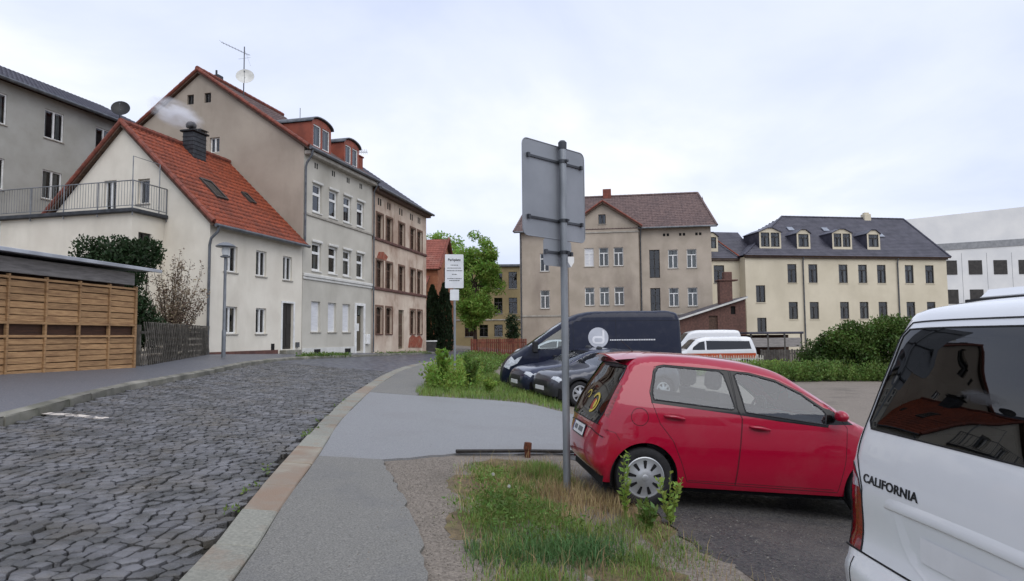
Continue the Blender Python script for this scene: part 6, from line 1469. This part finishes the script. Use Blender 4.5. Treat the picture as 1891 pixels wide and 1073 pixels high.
def tree(name, label, base, height, crown_c, crown_r, n_clump, per, leaf, mat, trunk_r, clump_r=.9, group=None, ellips=None, up=.1, limbs=9):
    t = thing(name, label, 'tree', base, 0, group); b = np.array([0, 0, 0.])
    cc = np.array(crown_c); mb = MB(); tip = cc + np.array([0, 0, crown_r[2] * .6])
    mid = cc * .55 + RNG.normal(0, .08, 3) * [1, 1, 0]; pts = [(0, 0, -.2), tuple(mid * .5), tuple(mid), tuple(cc), tuple(tip)]; mb.tube(pts, [trunk_r * 1.3, trunk_r, trunk_r * .8, trunk_r * .5, trunk_r * .12], 8)
    cs = in_ellipsoid(n_clump, cc, np.array(crown_r) * .88, .45) if ellips is None else np.concatenate([in_ellipsoid(k, c, r, .4) for c, r, k in ellips])
    for k in range(limbs):
        e_ = cs[int(k * len(cs) / limbs)]; s0 = np.array(mid) + (tip - mid) * RNG.uniform(0, .6); m_ = (s0 + e_) / 2 + [0, 0, -.1 * trunk_r]; mb.tube([tuple(s0), tuple(m_), tuple(e_)], [trunk_r * .4, trunk_r * .25, trunk_r * .06], 5)
    obj('trunk', mb, m_bark, t, smooth='auto')
    P = clump_pts(cs, [np.array([1, 1, .75]) * clump_r * RNG.uniform(.6, 1.15) for _ in cs], per); V, F = leaves(P, leaf[0], leaf[1], up=up)
    me = np_mesh('crown', V, F, 4); me.materials.append(mat); link(bpy.data.objects.new('crown', me), t); return t
l_lime = leaf_mat('linden_leaf', '9db95c', '74963f', .35, .5)
l_dark = leaf_mat('dark_leaf', '33452a', '23331c', .35, .2)
l_thuja = leaf_mat('thuja_leaf', '27351f', '1a2616', .35, .15)
l_hedge = leaf_mat('hedge_leaf', '566c30', '364a20', .4, .3, .8)
l_fresh = leaf_mat('fresh_leaf', '98ae54', '73903c', .3, .5)
l_weed = leaf_mat('weed_leaf', '7a9149', '566f34', .35, .45, 2.0)
l_dry = leaf_mat('dry_leaf', '8b7965', '66564a', .4, .2)
l_grass = leaf_mat('grass_blade', '8b9c52', '5d7a36', .35, .45, 2.2)
l_straw = leaf_mat('straw', 'b09a72', '8c7855', .3, .3, 2.0)

tree('leafy_tree', 'bright green leafy tree in front of the ochre building', (-3.75, 62, .2), 11, (.1, 0, 6.6), (2.35, 2.3, 4.3), 80, 160, (.16, .34), l_lime, .17, .75, ellips=[((.1, 0, 5.9), (2.3, 2.1, 3.2), 62), ((.1, 0, 3.6), (1.7, 1.7, 1.3), 22), ((.3, 0, 9.2), (1.3, 1.3, 1.8), 20), ((-1.3, 0, 8.2), (1.1, 1.2, 1.1), 10), ((1.3, 0, 7.8), (1.2, 1.2, 1.2), 10)])
tree('distant_tree', 'pale green tree top showing above the orange house roof', (-8.6, 76, .3), 13, (0, 0, 10.6), (3.0, 2.5, 3.4), 50, 110, (.2, .4), l_lime, .2, .9)
tree('young_tree', 'small dark green bushy tree beside the villa wall', (-.25, 53, 0), 5, (0, 0, 2.1), (.55, .55, 1.5), 22, 90, (.1, .2), l_dark, .06, .4)
def conifer(label, base, hgt, rad, n, spire=0):
    t = thing('conifer', label, 'conifer', base, 0, 'columnar conifers by the yard gate'); mb = MB(); mb.tube([(0, 0, -.1), (0, 0, hgt * .96)], [.09, .02], 6); obj('trunk', mb, m_bark, t)
    z = RNG.uniform(.02, 1, n) ; a = RNG.uniform(0, 6.283, n); prof = np.interp(z, [0, .08, .3, .6, .85, 1], [.75, .95, 1, .85, .5, .04]) * rad * (1 + .12 * np.sin(a * 5 + z * 9)); rr = prof * RNG.uniform(.75, 1.03, n)
    P = np.stack([rr * np.cos(a), rr * np.sin(a), z * hgt], 1); D = np.stack([np.cos(a) * .4, np.sin(a) * .4, np.full(n, 1.2)], 1); V, F = leaves(P, .12, .26, D, .45, .5, .3)
    me = np_mesh('crown', V, F, 4); me.materials.append(l_thuja); link(bpy.data.objects.new('crown', me), t)
conifer('left of the two dark columnar conifers, beside the weathered house', (-6.05, 48.6, .5), 4.75, .62, 5200)
conifer('right of the two dark columnar conifers, in front of the orange house', (-5.15, 48.2, .45), 4.9, .58, 5200)

def shrub(name, label, base, cs, rs, per, leaf, mat, stems=6, cat='shrub', D=None, up=.3, aspect=.5, stem_mat=None, stem_r=.03):
    t = thing(name, label, cat, base); cs = np.array(cs); mb = MB()
    for k in range(stems):
        e_ = cs[int(k * len(cs) / stems)]; m_ = e_ * .5 + RNG.normal(0, .08, 3); mb.tube([(RNG.normal(0, .06), RNG.normal(0, .06), -.05), tuple(m_ * [.7, .7, 1]), tuple(e_)], [stem_r, stem_r * .7, stem_r * .2], 5)
    obj('stems', mb, stem_mat or m_bark, t)
    P = clump_pts(cs, rs, per); V, F = leaves(P, leaf[0], leaf[1], D, up=up, aspect=aspect); me = np_mesh('foliage', V, F, 4); me.materials.append(mat); link(bpy.data.objects.new('foliage', me), t); return t
def blob(n, c, r): return [tuple(p) for p in in_ellipsoid(n, c, r, .35)]
cs = blob(22, (0, 0, 1.9), (.75, .8, 1.9)); shrub('yew_bush', 'dark evergreen bush taller of two behind the carport roof', (-11.15, 19.6, .95), cs, [(.42, .42, .5)] * len(cs), 600, (.07, .15), l_dark, up=.8)
cs = blob(22, (0, 0, 1.75), (.85, .8, 1.75)); shrub('yew_bush', 'dark evergreen bush left of two behind the carport roof', (-12.45, 19.4, .98), cs, [(.42, .42, .5)] * len(cs), 600, (.07, .15), l_dark, up=.8)
# sparse shrub with withered leaves
t = thing('withered_shrub', 'sparse shrub with withered brown leaves in front of the cottage gable', 'shrub', (-11.05, 21.6, .98)); mb = MB(); tips = []
for k in range(46):
    a = RNG.uniform(0, 6.283); sp = RNG.uniform(.15, 1.1); hh = RNG.uniform(1.5, 3.6); b = np.array([RNG.normal(0, .12), RNG.normal(0, .12), 0]); e_ = b + [math.cos(a) * sp, math.sin(a) * sp, hh]; m_ = (b * .35 + e_ * .65) * [.8, .8, .85]
    mb.tube([tuple(b), tuple(m_), tuple(e_)], [.014, .009, .003], 4)
    for j in range(120): u = RNG.uniform(.2, 1); p = (b * (1 - u) ** 2 + 2 * u * (1 - u) * m_ + u * u * e_) + RNG.normal(0, .05, 3); tips.append(p)
    for j in range(5): u = RNG.uniform(.35, .95); p = b * (1 - u) ** 2 + 2 * u * (1 - u) * m_ + u * u * e_; q = p + RNG.normal(0, .12, 3) + [0, 0, .12]; mb.tube([tuple(p), tuple(q)], [.005, .002], 3); tips += [q + RNG.normal(0, .03, 3) for _ in range(6)]
obj('branches', mb, m_bark, t); V, F = leaves(np.array(tips), .04, .10, up=-.1); me = np_mesh('foliage', V, F, 4); me.materials.append(l_dry); link(bpy.data.objects.new('foliage', me), t)

# big hedge at the back of the lot
def hedge(label, base, n, c, r, per, leaf, mat): cs = blob(n, c, r); cs = [(x, y, max(.25, z)) for x, y, z in cs]; return shrub('hedge', label, base, cs, [(.62, .62, .52)] * len(cs), per, leaf, mat, 8, 'hedge', up=.35)
hedge('tall dense green hedge at the back of the gravel lot', (18.3, 32.6, -.58), 140, (0, 0, 1.25), (3.5, 1.3, 1.5), 330, (.09, .2), l_hedge)
hedge('lower left end of the green hedge beside the dark board fence', (15.2, 33.1, -.54), 34, (0, 0, .8), (1.1, .9, 1.05), 300, (.08, .18), l_hedge)
# weeds at the foot of the hedge
def weed_patch(name, label, poly, n, hlo, hhi, per, leaf, mat, spread=.12):
    xs = [p[0] for p in poly]; ys = [p[1] for p in poly]; P = RNG.uniform((min(xs), min(ys)), (max(xs), max(ys)), (n * 4, 2)); P = P[in_poly(P, poly)][:n]; pts = []
    for x, y in P:
        hh = RNG.uniform(hlo, hhi); z = h(x, y) - .03; k = np.linspace(.08, 1, per); pts.append(np.stack([x + RNG.normal(0, spread, per) * k, y + RNG.normal(0, spread, per) * k, z + k * hh], 1))
    V, F = leaves(np.concatenate(pts), leaf[0], leaf[1], up=.45); me = np_mesh(name, V, F, 4); me.materials.append(mat); o = link(bpy.data.objects.new(name, me)); return tag(o, label, 'weeds', kind='stuff')
weed_patch('weeds', 'rough green weeds along the foot of the hedge', [(11, 32.2), (11.5, 30.3), (16, 30.5), (20, 31), (20, 32.5)], 900, .3, .95, 26, (.06, .15), l_weed)
weed_patch('weeds', 'yellowish weeds behind the red car roof along the back fence', [(8, 36.4), (9, 35), (14.5, 35), (14.5, 36.8)], 500, .3, .8, 22, (.06, .15), l_fresh)
weed_patch('weeds', 'tufts of weed between kerb and house wall', [(-9.1, 27.6), (-8.8, 27.6), (-7.9, 32.2), (-8.35, 32.2)], 160, .08, .22, 14, (.05, .1), l_weed, .06)
weed_patch('weeds', 'tiny weed tufts in the gutter beside the granite kerb', [(-2.0, 3.8), (-2.12, 3.8), (-3.3, 11.2), (-3.9, 16), (-3.78, 16), (-3.16, 11.2)], 60, .02, .06, 10, (.02, .05), l_weed, .03)
weed_patch('weeds', 'low moss and weed tufts at the foot of the weathered house', [(-7.8, 36.9), (-7.4, 36.8), (-5.6, 45), (-6.1, 45.2)], 160, .06, .2, 10, (.05, .1), l_weed, .06)

# grass
def blades(P, hlo, hhi, w, lean=.5, clump=None):
    n = len(P); P = np.asarray(P); a = RNG.uniform(0, 6.283, n); H = RNG.uniform(hlo, hhi, n) if np.isscalar(hlo) else RNG.uniform(hlo, hhi); d = np.stack([np.cos(a), np.sin(a), 0 * a], 1); s = np.stack([-np.sin(a), np.cos(a), 0 * a], 1) * (w * RNG.uniform(.6, 1.3, (n, 1))); ln = (RNG.uniform(.1, 1, n) * lean)[:, None]
    up = np.array([0, 0, 1.]); H = H[:, None]
    b0, b1 = P - s, P + s; m0 = P + up * H * .55 + d * H * ln * .3 - s * .8; m1 = m0 + s * 1.6; tip = P + up * H * (1 - ln * .25) + d * H * ln
    V = np.stack([b0, b1, m1, m0, tip], 1).reshape(-1, 3); k = np.arange(n)[:, None] * 5
    F = np.concatenate([k + [0, 1, 2], k + [0, 2, 3], k + [3, 2, 4]], 1).reshape(-1, 3); return V, F
def scatter(poly, n, seed_noise=True):
    xs = [p[0] for p in poly]; ys = [p[1] for p in poly]; P = RNG.uniform((min(xs), min(ys)), (max(xs), max(ys)), (n, 2)); return P[in_poly(P, poly)]
def vz(P, off=-.03): return np.array([(x, y, h(x, y) + off) for x, y in P])
gpoly = [(-.72, 7.7), (-.58, 6.3), (-.46, 5.5), (-.30, 4.6), (-.1, 3.4), (1.2, 3.0), (1.9, 4.5), (1.55, 5.4), (1.2, 6.4), (.85, 7.2), (.72, 8.6), (.55, 9.2), (-.2, 8.85), (-.66, 8.3)]
def dens(P): # tufty density
    x, y = P[:, 0], P[:, 1]; return .5 + .28 * np.sin(2.9 * x + 1.3 * y) * np.sin(2.1 * y - 1.7 * x + 1) + .22 * np.sin(6.3 * x - 2 * y) * np.sin(5.1 * y + x)
gwide = [(x + (.10 if x > .5 else -.12), y) for x, y in gpoly]
P = scatter(gwide, 60000); dd = dens(P); edge = seg_dist(P, gwide, gwide[1:] + gwide[:1]); keep = RNG.uniform(0, 1, len(P)) < np.clip(dd * 1.7 - .35, .05, 1) * np.clip(edge / .35, .03, 1); P = P[keep]; dd = dens(P); edge = edge[keep]
right = P[:, 0] > 1.0
Hh = (.025 + .15 * np.clip(dd, 0, 1) ** 1.6) * np.clip(.25 + edge / .5, .25, 1) * np.where(right, .45, 1)
V, F = blades(vz(P), Hh * .6, Hh * 1.4, .0032, 1.1); me = np_mesh('grass', V, F, 3); me.materials.append(l_grass); tag(link(bpy.data.objects.new('grass', me)), 'rough green grass on the verge around the sign pole', 'grass', kind='stuff')
sp_poly = [(-.55, 7.6), (-.3, 6.3), (.3, 5.9), (1.2, 6.2), (.85, 7.4), (.4, 8.2), (-.3, 8.5)]
P = scatter(sp_poly, 5200); P = np.concatenate([P[:1500], RNG.normal((.52, 7.1), (.22, .26), (900, 2)), RNG.normal((.85, 6.75), (.17, .22), (800, 2)), scatter(gpoly, 2600)]); P = P[in_poly(P, gpoly)]
V, F = blades(vz(P), .05, .22, .0024, .9); 
k = P[:, 0]; me = np_mesh('dry_grass', V, F, 3); me.materials.append(l_straw); tag(link(bpy.data.objects.new('dry_grass', me)), 'dry straw-coloured grass stalks at the foot of the sign pole', 'grass', kind='stuff')
P = RNG.normal((.0, 5.15), (.26, .22), (1500, 2)); P = P[in_poly(P, gpoly)]; V, F = blades(vz(P), .04, .13, .0035, 1.2); P2 = RNG.normal((.45, 5.3), (.2, .16), (1400, 2)); V2, F2 = blades(vz(P2), .05, .16, .0035, 1.2); V, F = merge([(V, F), (V2, F2)])
me = np_mesh('dark_grass', V, F, 3); me.materials.append(leaf_mat('dark_grass_blade', '5f7d48', '456539', .3, .35)); tag(link(bpy.data.objects.new('dark_grass', me)), 'dark green grass tussocks at the bottom of the verge', 'grass', kind='stuff')
V, F = leaves(vz(np.concatenate([RNG.normal((-.16, 6.2), (.14, .3), (900, 2)), RNG.normal((.12, 5.7), (.25, .22), (700, 2)), RNG.normal((-.3, 7.2), (.12, .25), (350, 2))]), .03) + np.concatenate([RNG.uniform(0, .13, (1950, 1)) * [0, 0, 1]]), .02, .06, up=.5, aspect=.38); me = np_mesh('herbs', V, F, 4); me.materials.append(l_weed); tag(link(bpy.data.objects.new('herbs', me)), 'broad-leaved herbs among the verge grass', 'herbs', kind='stuff')
# second verge by the notice board
g2 = [(-2.55, 16.9), (-2.3, 16.2), (-1.2, 16.6), (.1, 16.75), (1.2, 16.4), (1.3, 18.0), (.6, 19.5), (-.2, 21.5), (-.6, 26), (-2.2, 34), (-2.7, 34), (-2.75, 26), (-2.65, 20)]
P = scatter(g2, 30000); V, F = blades(vz(P), .06, .24, .006, 1.0); me = np_mesh('grass', V, F, 3); me.materials.append(l_grass); tag(link(bpy.data.objects.new('grass', me)), 'tall grass on the verge below the parking notice board', 'grass', kind='stuff')
weed_patch('weeds', 'tall bright weeds round the notice board post', [(-2.6, 19), (-2.2, 17.7), (-1.4, 17.9), (-1.1, 19.6), (-1.4, 23), (-2.5, 27)], 190, .2, .75, 26, (.07, .15), l_fresh, .16)
weed_patch('weeds', 'darker weeds on the far verge in front of the red fence', [(-2.9, 28), (-1.4, 24), (-1.0, 26), (-.4, 44), (-3.0, 44)], 420, .2, .55, 20, (.07, .16), l_weed, .15)
def weed(label, base, hgt, n_stem, spread, per, leaf, mat):
    t = thing('leafy_weed', label, 'plant', base); mb = MB(); pts = []; Ds = []
    for k in range(n_stem):
        a = 6.283 * k / n_stem + RNG.uniform(-.4, .4); s_ = RNG.uniform(.25, 1) * spread; e_ = np.array([math.cos(a) * s_, math.sin(a) * s_, hgt * RNG.uniform(.65, 1)]); m_ = e_ * [.35, .35, .55]; mb.tube([(0, 0, -.03), tuple(m_), tuple(e_)], [.006, .005, .002], 5)
        for j in range(per):
            u = RNG.uniform(.12, 1); p = 2 * u * (1 - u) * m_ + u * u * e_; pts.append(p); b = RNG.uniform(0, 6.283); Ds.append((math.cos(b), math.sin(b), .5))
    obj('stems', mb, M('weed_stem', '6f7f3d', '5b6a33', rough=.7), t); V, F = leaves(np.array(pts), leaf[0], leaf[1], np.array(Ds), aspect=.5, spread=.35, up=.25); me = np_mesh('leaves', V, F, 4); me.materials.append(mat); link(bpy.data.objects.new('leaves', me), t); return t
weed('upright leafy weed in front of the red car rear wheel, left of the hub', (.98, 6.22, h(.98)), .62, 3, .06, 30, (.035, .075), l_fresh)
weed('spreading leafy weed covering the right side of the red car wheel', (1.36, 6.12, h(1.36)), .50, 6, .20, 24, (.035, .075), l_fresh)
weed('low broad-leaved weed below the red car wheel', (1.12, 5.92, h(1.12)), .26, 8, .17, 20, (.035, .08), l_weed)
weed('tall green weed leaning left of the parking notice post', (-2.05, 18.6, h(-2.05)), 1.05, 9, .35, 60, (.09, .18), l_fresh)
weed('bushy green weed right of the parking notice post', (-1.3, 19.4, h(-1.3)), .9, 8, .35, 45, (.09, .18), l_weed)
weed('bright low weed in front of the navy van bumper', (-.75, 18.3, h(-.75)), .42, 9, .3, 40, (.07, .14), l_fresh)
m_fluff = M('dandelion_fluff', 'dcdcd6', 'c6c6c0', rough=.9)
for lb, x, y, z in (('fluffy white dandelion head nearer the path edge', -.24, 6.75, .22), ('smaller dandelion head deeper in the verge grass', -.08, 6.5, .17)):
    t = thing('dandelion', lb, 'flower', (x, y, h(x))); mb = MB(); mb.tube([(0, 0, -.02), (0, 0, z)], .002, 5); obj('stalk', mb, MATS['weed_stem'], t)
    P = unit(RNG.normal(size=(150, 3))); V, F = leaves(np.zeros((150, 3)) + [0, 0, z], .016, .02, P, .25, .05, 0); me = np_mesh('seed_head', V, F, 4); me.materials.append(m_fluff); link(bpy.data.objects.new('seed_head', me), t)

# things of one kind share a group
for o in COL.objects:
    if o.parent is None and 'category' in o and 'group' not in o:
        k = o.name.split('.')[0]
        g = {'red_hatchback': 'cars parked on the lot', 'grey_crossover': 'cars parked on the lot', 'navy_hatchback': 'cars parked on the lot', 'white_car': 'cars parked on the lot',
             'white_van': 'vans parked on the lot', 'panel_van': 'vans parked on the lot', 'ambulance': 'vans parked on the lot', 'high_roof_van': 'vans parked on the lot',
             'yew_bush': 'evergreen bushes behind the carport', 'hedge': 'hedge at the back of the lot', 'leafy_weed': 'leafy weeds on the verges', 'dandelion': 'dandelions in the verge',
             'satellite_dish': 'satellite dishes on the roofs', 'cottage': 'houses along the cobbled street', 'tall_house': 'houses along the cobbled street', 'weathered_house': 'houses along the cobbled street'}.get(k)
        if g: o['group'] = g
